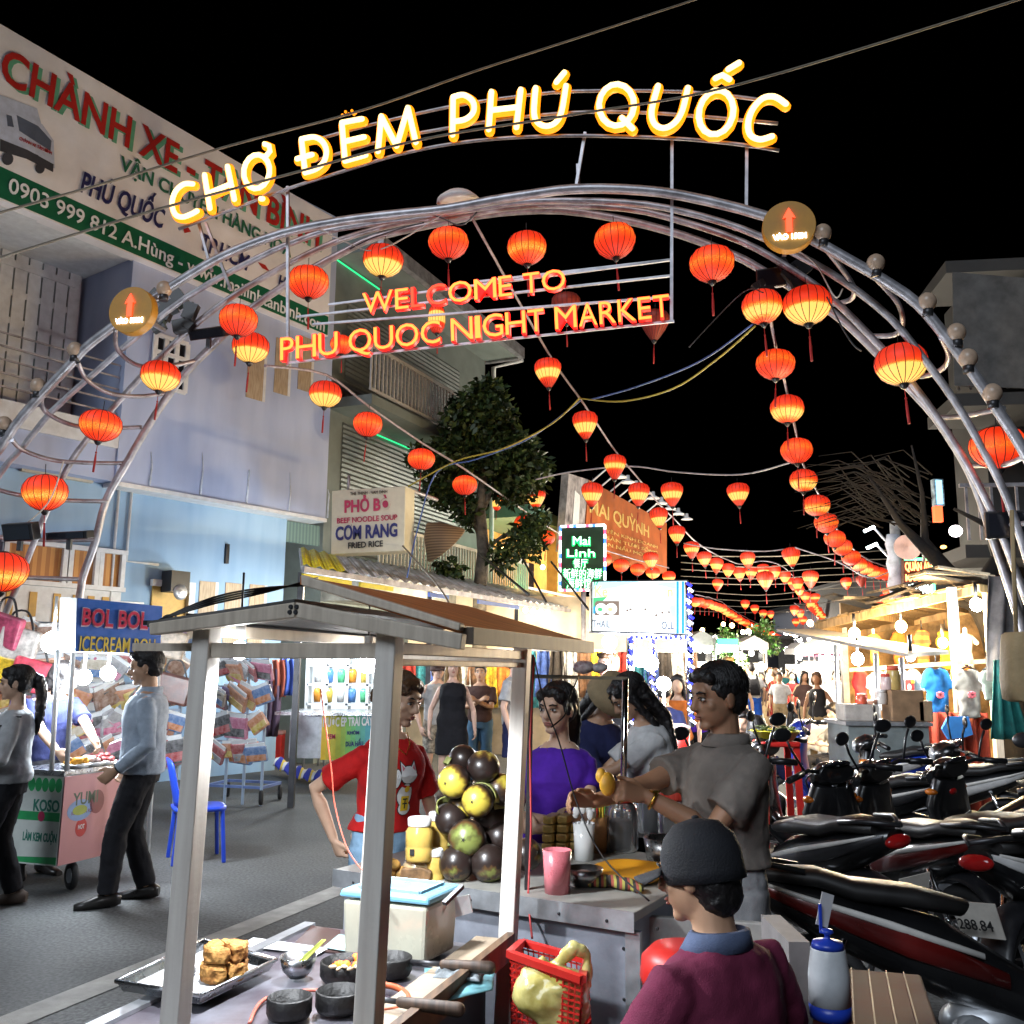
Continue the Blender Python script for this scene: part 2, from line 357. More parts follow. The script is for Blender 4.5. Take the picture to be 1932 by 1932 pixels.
x0, x1, z0, z1 = rc(286, 1108, 350, 1160, .28); hb('lit_opening', mat('ochre wall', (.6, .38, .1), .6), (x0, x1, .27, .298, z0-.3, z1)); hb('opening_frame', TRIM, (x0-.05, x1+.1, .2, .268, z1, z1+.09), (x1, x1+.1, .2, .268, z0-.3, z1-.002))
a_, b_ = L1(40, 884, .25), L1(175, 905, .25); hb('tube_lamp', mat('unlit lamp tube', (.45, .42, .35), .4), (a_.x, b_.x, .23, .298, a_.z-.03, a_.z+.03))
sp = L1(330, 1118, .1); s_ = tag(MB().box((0, 0, 0), (.3, .24, .3), None).build('loudspeaker', BLACK), 'black box loudspeaker with pale cone by the yellow opening of the blue house', 'loudspeaker')
wp = A1+u1*sp.x-n1*sp.y; s_.location = (wp.x, wp.y, sp.z); s_.rotation_euler = (0, 0, R(54)); MB().lathe([(.11, 0), (.11, .012), (.05, .005), (.03, .02), (.005, .025)], (0, -.121, 0), (0, -1, 0)).build('cone', ALU, s_, world=False)
for k, (xa_, xb_, ya_, yb_) in enumerate(((226, 214, 905, 1135), (250, 246, 905, 1060))):
    a_, b_ = L1(xa_, ya_, .27), L1(xb_, yb_, .27); MB().tube([(a_.x, .27, zO), (a_.x, .27, b_.z), (a_.x+.5, .27, b_.z)], .02, 7).build('conduit', TRIM, hs, world=False)
for k in range(5): x_ = sC+.5+k*.83; MB().tube([(x_, -.008, zO+.02), (x_+.02, -.008, zO+.3+.12*(k % 3)), (x_-.01, -.006, zO+.5+.15*(k % 2))], [.018, .012, .004], 5).build('drip_stain', mat('lime stain %d' % k, (.5, .54, .62), .9, var=.2), hs, world=False)
q = L1(440, 900, .2); hb('wall_hook', DARK, (q.x, q.x+.06, .26, .3, zO-.9, zO-.6)); hb('cornice', TRIM, (sC, .003, -.03, 5, zO-.06, zO-.002))
hb('side_panel', stripes('green ribbed sheet', (.12, .2, .19), (.08, .14, .14), 14, 0), (sLow+.01, L1(604, 1000, .35).x, .35, .42, L1(570, 1026, .35).z, zO-.07))
# sign board
sR = L1(622, 500, -.12).x; zb = L1(300, 485, -.12).z
def LW(px, py): return onp(px, py, A1+n1*.16, n1)
b0, b1, t0, t1 = (L1(-5, 373, -.16), L1(615, 633, -.16), L1(-5, 41, -.16), L1(622, 406, -.16))
zbm = min(b0.z, b1.z); ztm = (t0.z+t1.z)/2
def zat(f): return 0
sg = MB(); xa = XL
dz = (b1.z-b0.z)/(b1.x-b0.x); dt = (t1.z-t0.z)/(t1.x-t0.x)
zl, zr = b0.z+dz*(xa-b0.x), b1.z; tl, tr = t0.z+dt*(xa-t0.x), t1.z
sg.hexa([(xa, -.15, zl), (sR, -.15, zr), (sR, .05, zr), (xa, .05, zl)], [(xa, -.15, tl), (sR, -.15, tr), (sR, .05, tr), (xa, .05, tl)])
sb = sg.build('sign_board', BOARD, hs, world=False)
g0, g1 = L1(-5, 311, -.16), L1(615, 596, -.16)
dg = (g1.z-g0.z)/(g1.x-g0.x); gm = MB(); ga = g0.z+dg*(xa-g0.x)
gm.hexa([(xa, -.156, zl+.02), (sR-.01, -.156, zr+.02), (sR-.01, -.151, zr+.02), (xa, -.151, zl+.02)], [(xa, -.156, ga), (sR-.01, -.156, g1.z), (sR-.01, -.151, g1.z), (xa, -.151, ga)])
gm.build('green_band', GREEN, sb, world=False)
AS = A1+n1*.16; TK = dict(A=AS, n=-n1, off=.02)
textq('CHÀNH XE - TÂN BÌNH', SSHA, 'lettering', sb, (6, 156), (606, 475), 56, lift=.004, **TK)
textq('CHÀNH XE - TÂN BÌNH', SRED, 'lettering', sb, (-2, 149), (600, 469), 56, lift=.012, **TK)
textq('VẬN CHUYỂN HÀNG HÓA', SGRN, 'lettering', sb, (225, 319), (548, 486), 24, **TK)
textq('PHÚ QUỐC', NAVY, 'lettering', sb, (150, 361), (308, 433), 38, shear=.2, **TK)
textq('TP.HCM', NAVY, 'lettering', sb, (378, 470), (468, 512), 30, shear=.2, **TK)
textq('H', NAVY, 'lettering', sb, (524, 540), (538, 546), 22, shear=.2, **TK)
textq('0903 999 812 A.Hùng - www.mailinhtanbinh.com', WHITE, 'lettering', sb, (14, 362), (611, 626), 25, A=AS, n=-n1, off=.01, lift=.012)
for pts in (((346, 432), (352, 425), (360, 437), (348, 440)), ((487, 495), (500, 500), (508, 512), (495, 506))):
    MB().slab([LW(*p) for p in pts], n1*.006).build('arrow_mark', SRED, sb)
TB = mat('print pale blue', (.5, .55, .68), .5); TG = mat('print glass', (.1, .12, .17), .4); TD = mat('print dark', (.05, .05, .06), .5)
tk = MB()
for mi, pts, l in ((0, ((-10, 175), (70, 205), (78, 235), (60, 268), (-10, 262)), 1), (0, ((10, 215), (35, 212), (80, 235), (101, 265), (103, 318), (60, 300), (8, 272)), 2), (1, ((31, 217), (72, 238), (97, 266), (95, 285), (36, 247)), 3), (1, ((12, 216), (22, 219), (26, 240), (14, 238)), 3), (2, ((0, 262), (52, 283), (101, 310), (100, 325), (50, 300), (0, 285)), 3), (2, ((47, 283), (72, 293), (74, 305), (48, 296)), 4)):
    tk.slab([LW(*p)+n1*(.001*l) for p in pts], n1*.001, mi)
for c_, r_ in (((14, 300), 11), ((75, 318), 9)):
    tk.slab([LW(c_[0]+r_*math.cos(i*.4488), c_[1]+r_*1.1*math.sin(i*.4488))+n1*.0055 for i in range(14)], n1*.001, 2)
tk.build('truck_picture', [TB, TG, TD], sb)
textq('CHÀNH XE TÂN BÌNH', SRED, 'lettering', sb, (36, 264), (97, 292), 6, A=AS, n=-n1, lift=.008)
# ================================================================ BALCONY BUILDING BEHIND
v2 = hd(23.8); n2 = V((v2.y, -v2.x, 0)); A2 = at(640, 800, 16.6); A2.z = 0
bh = thing('balcony_building', 'grey shophouse with roller shutters and green neon lines behind the blue house', 'building', A2, R(90-23.8))
def L2(px, py, dep=0): p = onp(px, py, A2-n2*dep, n2)-A2; return V((p.dot(v2), -p.dot(n2), p.z))
def hb2(name, mats, *boxes, par=None, **k):
    m = MB()
    for q in boxes: bx(m, *q)
    return m.build(name, mats, par or bh, world=False, **k)
TEAL = mat('grey green wall', (.17, .2, .19), .8, var=.15, scale=2); SHUT = mat('roller shutter', (.16, .18, .18), .5, .3, var=.1)
def corr(x0, x1, y, z0, z1, pitch=.09, dp=.02):
    m = MB(); n = int((z1-z0)/pitch)
    for i in range(n): m.add([(x0, y, z0+i*pitch), (x1, y, z0+i*pitch), (x1, y-dp, z0+(i+.5)*pitch), (x0, y-dp, z0+(i+.5)*pitch), (x1, y, z0+(i+1)*pitch), (x0, y, z0+(i+1)*pitch)], [(0, 1, 2, 3), (3, 2, 4, 5)])
    return m
xe = L2(915, 700).x; xe2 = L2(979, 650, -.9).x
zR = L2(640, 392, -.9).z; zB = L2(740, 780, -.55).z; xs = -.35
hb2('wall', TEAL, (xs, xe, 0, 5, 0, zR-.2))
hb2('roof_slab', TEAL, (xs, xe2, -.9, 5, zR-.197, zR+.12)); hb2('gutter', GALV, (xs, xe2+.05, -1.03, -.903, zR-.24, zR+.02), (xe2+.003, xe2+.12, -.9, 3, zR-.24, zR+.02))
q = L2(929, 760, -.1); MB().tube([(q.x, -.12, .2), (q.x, -.12, zR-.3), (q.x, -.9, zR-.2)], .06, 8).build('drainpipe', TRIM, bh, world=False)
hb2('balcony_slab', TEAL, (xs, xe-1.2, -.9, -.003, zB-.18, zB))
corr(.1, xe-1.4, -.012, zB+.05, zB+2.1).build('shutter', SHUT, bh, world=False)
corr(.1, xe-1.4, -.012, 3.4, zB-.3).build('shutter', SHUT, bh, world=False)
rb = [(xs, xe-1.2, -.88, -.83, zB+.86, zB+.92), (xs, xe-1.2, -.88, -.83, zB+.08, zB+.12)]
i = xs
while i < xe-1.2: rb.append((i, i+.035, -.87, -.84, zB+.12, zB+.86)); i += .13
hb2('railing', mat('rail paint', (.42, .4, .38), .6), *rb)
NEONG = emi('green neon', (.03, .8, .28), 1.1)
p0, p1 = L2(640, 482, -.04), L2(716, 556, -.04); hb2('neon_line', NEONG, (p0.x-1, p1.x, -.05, -.03, (p0.z+p1.z)/2-.012, (p0.z+p1.z)/2+.012))
p0, p1 = L2(704, 815, -.04), L2(772, 848, -.04); hb2('neon_line', NEONG, (p0.x, p1.x, -.05, -.03, (p0.z+p1.z)/2-.012, (p0.z+p1.z)/2+.012))
# lower balcony with white bars, warm lit room behind
zl0 = L2(905, 1118, -1.0).z; zl1 = L2(905, 1045, -1.0).z; xq = L2(985, 1090, -1.0).x
lit = mat('ochre lit wall', (.6, .36, .1), .7, var=.2, scale=3)
hb2('lower_slab', mat('stained slab', (.34, .33, .29), .8, var=.35, scale=3), (xs, xq, -1.2, -.003, zl0-.45, zl0))
rb = [(xs, xq, -1.17, -1.12, zl1-.03, zl1+.03)]; i = xs
while i < xq: rb.append((i, i+.03, -1.16, -1.13, zl0, zl1-.03)); i += .12
hb2('railing', mat('rail cream', (.55, .52, .42), .6), *rb)
lamp('balcony_green_lamp', A2+v2*5.3+n2*.7+Z*(zl0+.2), 22, (.1, 1, .45), .1, bh)
# ochre house further along, its lit balcony
A3 = A2+v2*7.4+n2*.25; oh = thing('ochre_house', 'ochre house with glowing yellow rooms and white stair rails behind the tree', 'house', A3, R(90-23.8))
def L3(px, py, dep=0): p = onp(px, py, A3-n2*dep, n2)-A3; return V((p.dot(v2), -p.dot(n2), p.z))
def hb3(name, mats, *boxes, par=None):
    m = MB()
    for q in boxes: bx(m, *q)
    return m.build(name, mats, par or oh, world=False)
hb3('wall', lit, (-.2, 9, 1.4, 6, 0, 5.3)); hb3('floor_slab', lit, (-.2, 9, -.4, 1.397, 2.5, 2.75)); hb3('roof_slab', mat('teal soffit', (.12, .25, .2), .7), (-.3, 9, -.5, 6, 5.303, 5.6))
hb3('rail', WHITE, (0, 9, -.35, -.3, 3.55, 3.61), (0, 9, -.35, -.3, 3.15, 3.19), (0, 9, -.35, -.3, 2.78, 2.82))
hb3('pillar', lit, (2.2, 2.5, -.3, 0, 2.753, 5.3)); hb3('pillar', lit, (6, 6.3, -.3, 0, 2.753, 5.3))
fr_ = hb3('window', PANE, (.6, 1.7, 1.36, 1.39, 3, 4.7)); hb3('window_frame', lit, (.55, 1.75, 1.32, 1.355, 4.7, 4.8), (1.1, 1.2, 1.32, 1.355, 3, 4.7), (.55, 1.75, 1.32, 1.355, 3.8, 3.88), par=fr_)
fr_ = hb3('window', PANE, (3.5, 4.6, 1.36, 1.39, 3, 4.7)); hb3('window_frame', lit, (3.45, 4.65, 1.32, 1.355, 4.7, 4.8), (4, 4.1, 1.32, 1.355, 3, 4.7), par=fr_)
BULBW = emi('warm bulb', (1, .62, .22), 30); BULBC = emi('cool bulb', (.95, .98, 1), 60)
for k, (x, z) in enumerate(((.3, 4.6), (2.9, 4.4), (5.3, 4.7))):
    MB().ell((x, .4, z), .07, n=10, k=7).build('bulb', BULBW, oh, world=False); lamp('room_light', A3+v2*x-n2*.4+Z*(z-.12), 70, (1, .6, .2), .08, oh)
# ================================================================ ORANGE SHOP BOARD
A4 = at(1095, 980, 25); A4.z = 0; v4 = hd(23); n4 = V((v4.y, -v4.x, 0))
mq = thing('shop_board', 'large orange MAI QUYNH roof board under a row of white lamp hoods', 'sign', A4, R(90-23))
def P4(px, py, l=0): return onp(px, py, A4+n4*l, n4)
OR = mat('orange board', (.5, .13, .035), .5, var=.2, scale=1.5); ORL = mat('orange board letters', (.75, .5, .16), .5)
MB().slab([P4(1100, 1046), P4(1258, 1082), P4(1258, 987), P4(1112, 906)], -n4*.25).build('board', OR, mq)
MB().slab([P4(1062, 1040, -.004), P4(1098, 1046, -.004), P4(1110, 905, -.004), P4(1073, 893, -.004)], -n4*.2).build('photo_panel', mat('photo panel', (.42, .38, .38), .5, var=.5, scale=3), mq)
MB().slab([P4(1078, 1015, .002), P4(1090, 1018, .002), P4(1094, 935, .002), P4(1084, 925, .002)], n4*.01).build('white_figure', WHITE, mq)
textq('MAI QUỲNH', ORL, 'lettering', mq, (1112, 966), (1224, 1014), 23, A4, -n4, off=.015)
for r_ in range(3): textq(['CHUYÊN KINH DOANH', 'HẢI SẢN TƯƠI SỐNG', 'NHẬN NẤU MÓN ĂN'][r_], ORL, 'lettering', mq, (1112, 995+r_*13), (1240, 1035+r_*11), 6, A4, -n4)
for k in range(9):
    f = k/8; b_ = P4(1117+f*138, 908+f*77); e_ = b_+n4*.8+Z*.15; m_ = MB().tube([b_, b_+n4*.4+Z*.3, e_], .025, 6).lathe([(.05, .12), (.06, 0), (.2, -.08), (.21, -.1)], e_, Z, 12)
    tag(m_.build('lamp_hood', WHITE), ORD[k]+' white lamp hood above the orange board, counted from the tree end', 'lamp', 'lamp hoods over the orange board')
# ================================================================ FAR AND RIGHT BUILDINGS
FARW = mat('far white wall', (.45, .45, .5), .7, var=.1); FARD = mat('far dark roof', (.05, .05, .05), .8, var=.3)
def house(name, label, px0, px1, pyt, d, dep, m, cat='building', z0=0, roof=None):
    a = at(px0, 1262, d); b = at(px1, 1262, d); h = at((px0+px1)/2, pyt, d).z
    t = thing(name, label, cat, (a.x, d, 0)); MB().box(((b.x-a.x)/2, dep/2, (h+z0)/2), (b.x-a.x, dep, h-z0)).build('wall', m, t, world=False)
    MB().box(((b.x-a.x)/2, dep/2-.1, h+.08), (b.x-a.x+.5, dep+.5, .16)).build('roof', roof or FARD, t, world=False)
    nw = max(1, int((b.x-a.x)/2.2))
    for i in range(nw):
        x = (b.x-a.x)*(i+.5)/nw
        f = MB().box((x, -.02, h*.62), (1, .05, 1.1)).build('window', PANE, t, world=False); MB().box((x, -.03, h*.62-.6), (1.2, .12, .08)).build('sill', TRIM, f, world=False)
    return t
house('white_building', 'white building end beyond the awning of the clothes stall', 1571, 1690, 1132, 55, 12, FARW)
house('low_shop', 'low dark roofed shop at the far end of the street', 1300, 1500, 1205, 48, 8, FARD)
house('dark_house', 'dark house behind the wrapped utility pole', 1690, 1830, 1080, 40, 10, FARD)
rb_ = at(1858, 1262, 17); RT = thing('stepped_building', 'dim grey building with balconies and small green lights behind the arch and bare tree', 'building', (rb_.x, 17, 0), R(-8))
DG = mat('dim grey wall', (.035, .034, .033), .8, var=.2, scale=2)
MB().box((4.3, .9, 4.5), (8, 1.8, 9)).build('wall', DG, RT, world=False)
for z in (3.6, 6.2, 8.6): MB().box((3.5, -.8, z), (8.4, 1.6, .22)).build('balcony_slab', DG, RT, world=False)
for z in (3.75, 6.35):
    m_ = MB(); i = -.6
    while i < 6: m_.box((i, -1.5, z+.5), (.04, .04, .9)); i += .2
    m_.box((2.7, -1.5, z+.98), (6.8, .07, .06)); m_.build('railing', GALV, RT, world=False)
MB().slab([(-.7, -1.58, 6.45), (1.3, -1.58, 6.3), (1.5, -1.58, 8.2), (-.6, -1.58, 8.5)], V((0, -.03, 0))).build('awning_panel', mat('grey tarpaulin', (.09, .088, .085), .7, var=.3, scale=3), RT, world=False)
VS = emi('vertical sign glow', (.4, .8, 1), 1.5)
p_ = at(1771, 960, 15.5); vs_ = thing('vertical_sign', 'narrow vertical light sign with red foot hanging by the dim grey building', 'sign', (p_.x, p_.y, 0))
a_, b_ = at(1769, 905, 15.5), at(1769, 955, 15.5); MB().box((a_+b_)/2, (.16, .12, a_.z-b_.z)).build('panel', mat('vertical sign white', (.3, .4, .45), .4, var=.9, scale=9), vs_); MB().box((a_+b_)/2-V((0, .07, 0)), (.1, .012, (a_.z-b_.z)*.9)).build('glow', VS, vs_)
a_, b_ = at(1770, 956, 15.5), at(1768, 985, 15.5); MB().box((a_+b_)/2, (.13, .1, a_.z-b_.z)).build('red_foot', emi('red sign glow', (1, .1, .03), 3), vs_)
for k, (x, y, c_) in enumerate(((1803, 1002, 0), (1865, 1010, 1), (1868, 1098, 1), (1907, 1025, 2), (1780, 1032, 2))):
    tag(MB().ell(at(x, y, 15.3), (.05, .05, .03) if c_ else (.11, .1, .1), n=10, k=6).build('small_light', [emi('white glow', (1, .9, .95), 6), NEONG, emi('amber glow', (1, .5, .1), 6)][c_]), ['round white bulb by the crook of the bare tree', 'upper green light on the dim grey building', 'lower green light on the dim grey building', 'amber light under the square floodlight box on the arch leg', 'amber light under the bough of the bare tree'][k], 'light')
# utility pole, street lamps, red and green light board
pp = at(1697, 1150, 20); up_ = thing('utility_pole', 'pale wrapped utility pole before the red and green light board', 'pole', (pp.x, pp.y, 0))
MB().tube([(0, 0, 0), (0, 0, at(1690, 985, 20).z)], [.14, .1], 10).build('shaft', mat('pole concrete', (.4, .38, .36), .8, var=.2), up_, world=False)
a_, b_ = at(1692, 1010, 20), at(1699, 1160, 20); MB().loft([(V((-.09, -.1, a_.z-(a_.z-b_.z)*i/8)), V((.14+.05*(i % 2), .02, 0)), V((0, .1, 0))) for i in range(9)], 10).build('plastic_wrap', mat('white plastic wrap', (.6, .62, .7), .35, var=.3, scale=4), up_, world=False)
for k, (x, y, x2, y2) in enumerate(((1640, 998, 1690, 1040), (1645, 1030, 1692, 1066))):
    p_ = at(x2, y2, 20.3); t = thing('street_lamp', ['upper lit street lamp on a thin arm beside the utility pole', 'lower lit street lamp on a thin arm beside the utility pole'][k], 'street lamp', p_, 0, 'street lamps over the market')
    e_ = at(x+8, y-3, 20.3); MB().tube([p_, e_], .025, 6).build('arm', GALV, t); MB().box(at(x, y, 20.3), (.22, .12, .06), M.Rotation(R(-25), 3, 'Y')).build('lamp_head', emi('street lamp head', (.8, .95, 1), 12), t)
LB = thing('light_board', 'square light board with red and white lettering in a green border', 'sign', at(1735, 1110, 19))
a_, b_, c_, d_ = at(1706, 1055, 19), at(1760, 1055, 19), at(1762, 1125, 19), at(1706, 1130, 19)
MB().slab([d_, c_, b_, a_], V((0, .15, 0))).build('panel', mat('dark board', (.05, .02, .02), .4), LB)
MB().bar(a_, b_, .05).bar(b_, c_, .05).build('green_border', emi('green border', (.1, 1, .3), 5), LB)
LR = emi('red board letters', (1, .25, .08), 6); LWt = emi('white board letters', (.8, 1, .95), 8)
text('QUÁN ĂN', LR, 'lettering', LB, at(1708, 1076, 18.95), (1, 0, 0), Z, .16, .54, off=.03); text('MAI LINH', LR, 'lettering', LB, at(1709, 1096, 18.95), (1, 0, 0), Z, .13, .54, off=.03); text('HẢI SẢN', LWt, 'lettering', LB, at(1709, 1118, 18.95), (1, 0, 0), Z, .15, .54, off=.04)
MB().slab([d_-Z*.12-V((0, .02, 0)), c_-Z*.12-V((0, .02, 0)), c_-Z*.5-V((0, .02, 0)), d_-Z*.5-V((0, .02, 0))], V((0, .1, 0))).build('lower_panel', emi('lower panel red', (1, .3, .15), 3), LB)
dn = thing('satellite_dish', 'small tilted dish and box on a thin post above the red and green light board', 'dish', at(1743, 1090, 18.5))
MB().tube([at(1743, 1060, 18.5), at(1743, 990, 18.5)], .03, 6).build('post', GALV, dn); MB().lathe([(.0, 0), (.18, .03), (.26, .1), (.25, .1), (.0, .02)], at(1714, 1030, 18.4), V((-.4, -.6, -.3))).build('bowl', mat('dish pink', (.6, .4, .36), .5), dn)
# ================================================================ ENTRANCE ARCH
va = hd(12); pa_ = V((va.y, -va.x, 0)); AA = at(1488, 430, 8.5); AA.z = 0       # arch plane: through AA, normal va, runs along pa_
def PA(px, py, l=0.0): return onp(px, py, AA+va*l, va)
ar = thing('entrance_arch', 'tall grey tube arch over the street carrying the yellow and red light letters', 'arch', on(966, 1900).lerp(PA(966, 1262), 1))
ar.location.z = 0
T1 = [(-130, 1080), (-60, 925), (0, 846), (43, 784), (133, 687), (177, 643), (290, 563), (367, 513), (433, 477), (533, 440), (644, 417), (750, 404), (844, 394), (930, 378), (1000, 367), (1077, 357), (1177, 357), (1288, 369), (1445, 408), (1535, 453), (1601, 490), (1665, 527), (1731, 573), (1788, 640), (1840, 710), (1878, 767), (1932, 851), (1990, 960), (2040, 1090)]
T2 = [(-100, 1060), (0, 894), (43, 844), (100, 774), (193, 691), (247, 644), (353, 560), (483, 488), (567, 452), (644, 430), (844, 402), (1000, 380), (1177, 382), (1288, 399), (1400, 432), (1500, 478), (1590, 530), (1680, 600), (1745, 680), (1800, 755), (1850, 840), (1900, 940), (1940, 1060)]
T3 = [(-20, 1230), (13, 1151), (33, 1104), (63, 1027), (90, 961), (127, 884), (160, 834), (233, 747), (333, 644), (430, 565), (540, 500), (644, 452), (760, 420), (860, 408), (1000, 388), (1177, 393), (1288, 418), (1400, 456), (1480, 500), (1560, 555), (1640, 632), (1710, 710), (1770, 790), (1830, 885), (1880, 985), (1925, 1100)]
T4 = [(118, 1290), (150, 1127), (157, 1087), (180, 1021), (200, 944), (237, 877), (290, 787), (347, 707), (410, 644), (477, 580), (567, 520), (644, 478), (711, 447), (844, 418), (944, 401), (1060, 397), (1177, 415), (1288, 444), (1388, 483), (1438, 510), (1571, 590), (1641, 652), (1708, 724), (1765, 787), (1821, 874), (1851, 944), (1875, 1021), (1911, 1127), (1930, 1197), (1955, 1330)]
TUBES = []
for k, (T, l, r_) in enumerate(((T1, 0, .05), (T2, .35, .036), (T3, .7, .036), (T4, 1.05, .045))):
    w_ = slerp([PA(x, y, l) for x, y in T], 3)
    for e in (0, -1):
        q = w_[e].copy(); d_ = (w_[e]-w_[1 if e == 0 else -2])
        if q.z > 0 and d_.z < 0: q = q+d_*((q.z-0)/-d_.z)*.98; w_ = ([q]+w_) if e == 0 else (w_+[q])
    TUBES.append(w_); MB().tube(w_, r_, 10).build('arch_tube', GALV, ar)
def near(T, l, y, side):                       # point of a tube at picture height y on one side
    best = None
    for i in range(len(T)-1):
        a, b = T[i], T[i+1]
        if min(a[1], b[1]) <= y <= max(a[1], b[1]) and ((a[0]+b[0])/2 < 1000) == (side < 0):
            t = (y-a[1])/(b[1]-a[1]+1e-9); best = (a[0]+(b[0]-a[0])*t, y)
    return PA(*best, l) if best else None
# bowed hoops, outer tube to inner tube
HOOP = [((218, 620), (222, 660), (262, 690), (320, 690), (372, 680)), ((147, 683), (163, 715), (205, 741), (260, 748), (316, 742)), ((79, 748), (84, 775), (130, 800), (185, 808), (268, 806)), ((22, 830), (45, 850), (100, 868), (160, 873), (234, 874)), ((-40, 905), (0, 925), (60, 938), (120, 944), (205, 946)), ((-80, 990), (-20, 1010), (60, 1018), (185, 1019)), ((-100, 1060), (-20, 1085), (60, 1090), (155, 1093)),
        ((1555, 465), (1598, 520), (1612, 548), (1603, 566), (1568, 574)), ((1650, 522), (1693, 570), (1703, 610), (1686, 632), (1630, 633)), ((1775, 635), (1790, 670), (1778, 696), (1740, 710), (1702, 706)), ((1893, 770), (1850, 779), (1810, 786), (1765, 788)), ((1932, 862), (1900, 875), (1860, 878), (1824, 879)), ((1990, 970), (1950, 985), (1900, 990), (1862, 985))]
for h_ in HOOP:
    n_ = len(h_); MB().tube(slerp([PA(x, y, 1.05*i/(n_-1)) for i, (x, y) in enumerate(h_)], 5), .026, 8).build('hoop', GALV, ar)
# sign rails and struts
RL = ([(337, 432), (433, 397), (540, 357), (644, 324), (754, 291), (861, 270), (977, 259), (1111, 256), (1288, 262), (1408, 274), (1470, 284)], [(590, 265), (697, 236), (844, 202), (960, 184), (1087, 172), (1288, 173), (1425, 187), (1485, 198)], [(590, 305), (697, 272), (797, 250), (950, 225), (1087, 212), (1200, 212), (1301, 218), (1468, 233)])
for r_ in RL: MB().tube(slerp([PA(x, y, .05) for x, y in r_], 3), .018, 6).build('sign_rail', GALV, ar)
for a_, b_, l in (((543, 352), (543, 690), .1), ((1104, 250), (1087, 352), .1), ((1268, 262), (1267, 608), .1), ((1409, 275), (1408, 392), .1), ((375, 420), (400, 512), .1), ((388, 420), (436, 548), .3), ((1090, 310), (1092, 352), .15), ((480, 200), (481, 201), .1)):
    if a_[0] != 480: MB().bar(PA(*a_, l), PA(*b_, l), .03, .03, va).build('strut', GALV, ar)
for a_, b_ in (((541, 685), (1272, 606)), ((590, 612), (1268, 560)), ((560, 598), (1268, 520)), ((620, 575), (1268, 490)), ((900, 532), (1268, 490))):
    MB().bar(PA(*a_, .1), PA(*b_, .1), .022, .022).build('sign_rail', GALV, ar)
# ---------------- yellow light letters: warm rim, widened to imitate their glow, white face
RIM = emi('yellow letter rim', (1, .27, .004), 1.6); FACE = emi('white letter face', (1, .74, .3), 2.4)
def ecl(cx, cy, rx, ry, tilt=0, a0=0, a1=360, n=16):
    o = []
    for i in range(n+1):
        a = R(a0+(a1-a0)*i/n); x, y = rx*math.cos(a), ry*math.sin(a); o.append((cx+x*math.cos(R(tilt))-y*math.sin(R(tilt)), cy+x*math.sin(R(tilt))+y*math.cos(R(tilt))))
    return o
LET = [('C', [[(368, 351), (353, 351), (338, 362), (330, 380), (330, 397), (337, 410), (350, 413), (365, 408), (376, 402)]]),
 ('H', [[(390, 334), (400, 397)], [(433, 318), (446, 380)], [(397, 369), (440, 351)]]),
 ('O', [ecl(488, 328, 24, 32, 8), [(504, 301), (513, 290), (511, 279), (503, 276)], [(496, 379), (497, 380)]]),
 ('D', [[(572, 267), (579, 330)], [(572, 267), (596, 263), (612, 272), (619, 290), (614, 310), (600, 323), (579, 330)], [(564, 304), (592, 296)]]),
 ('E', [[(648, 236), (654, 308)], [(648, 236), (686, 229)], [(651, 272), (690, 263)], [(654, 308), (693, 297)]]),
 ('M', [[(716, 290), (722, 224)], [(722, 224), (751, 280)], [(751, 280), (772, 208)], [(772, 208), (787, 273)]]),
 ('P', [[(857, 188), (856, 259)], [(857, 188), (877, 184), (894, 196), (895, 216), (880, 230), (857, 234)]]),
 ('H', [[(929, 178), (924, 249)], [(984, 174), (976, 245)], [(927, 213), (979, 207)]]),
 ('U', [[(1012, 171), (1009, 217), (1016, 236), (1032, 243), (1050, 236), (1061, 215), (1069, 167)], [(1051, 160), (1066, 142)]]),
 ('Q', [ecl(1164, 203, 33, 39, 4), [(1174, 227), (1194, 247)]]),
 ('U', [[(1242, 167), (1230, 213), (1235, 238), (1252, 247), (1272, 238), (1287, 215), (1298, 171)]]),
 ('O', [ecl(1351, 217, 32, 42, 14), [(1350, 153), (1363, 147), (1376, 155)], [(1374, 136), (1394, 124)]]),
 ('C', [[(1482, 201), (1461, 188), (1438, 191), (1419, 212), (1411, 239), (1416, 260), (1434, 268), (1456, 262)]])]
for nm, st in LET:
    rim, face = MB(), MB()
    for s_ in st:
        s2 = slerp(s_, 4) if 4 < len(s_) < 12 else s_
        w_ = [PA(x, y, -.02) for x, y in s2]; w2 = [p-va*.045 for p in w_]
        if len(s_) == 2 and nm == 'O' and s_[1][0]-s_[0][0] == 1: w_[1] = w_[0]+V((.02, 0, 0)); w2 = [p-va*.045 for p in w_]
        rim.tube(w_, .054, 8, rnd=True); face.tube(w2, .03, 8, rnd=True)
    f = rim.build('light_letter', RIM, ar); face.build('letter_face', FACE, f)
f = MB()
for p in ((646, 217), (652, 211), (658, 215), (664, 209), (671, 213), (668, 216)): f.ell(PA(*p, -.03), .016, n=8, k=5)
f.build('light_letter', RIM, ar)
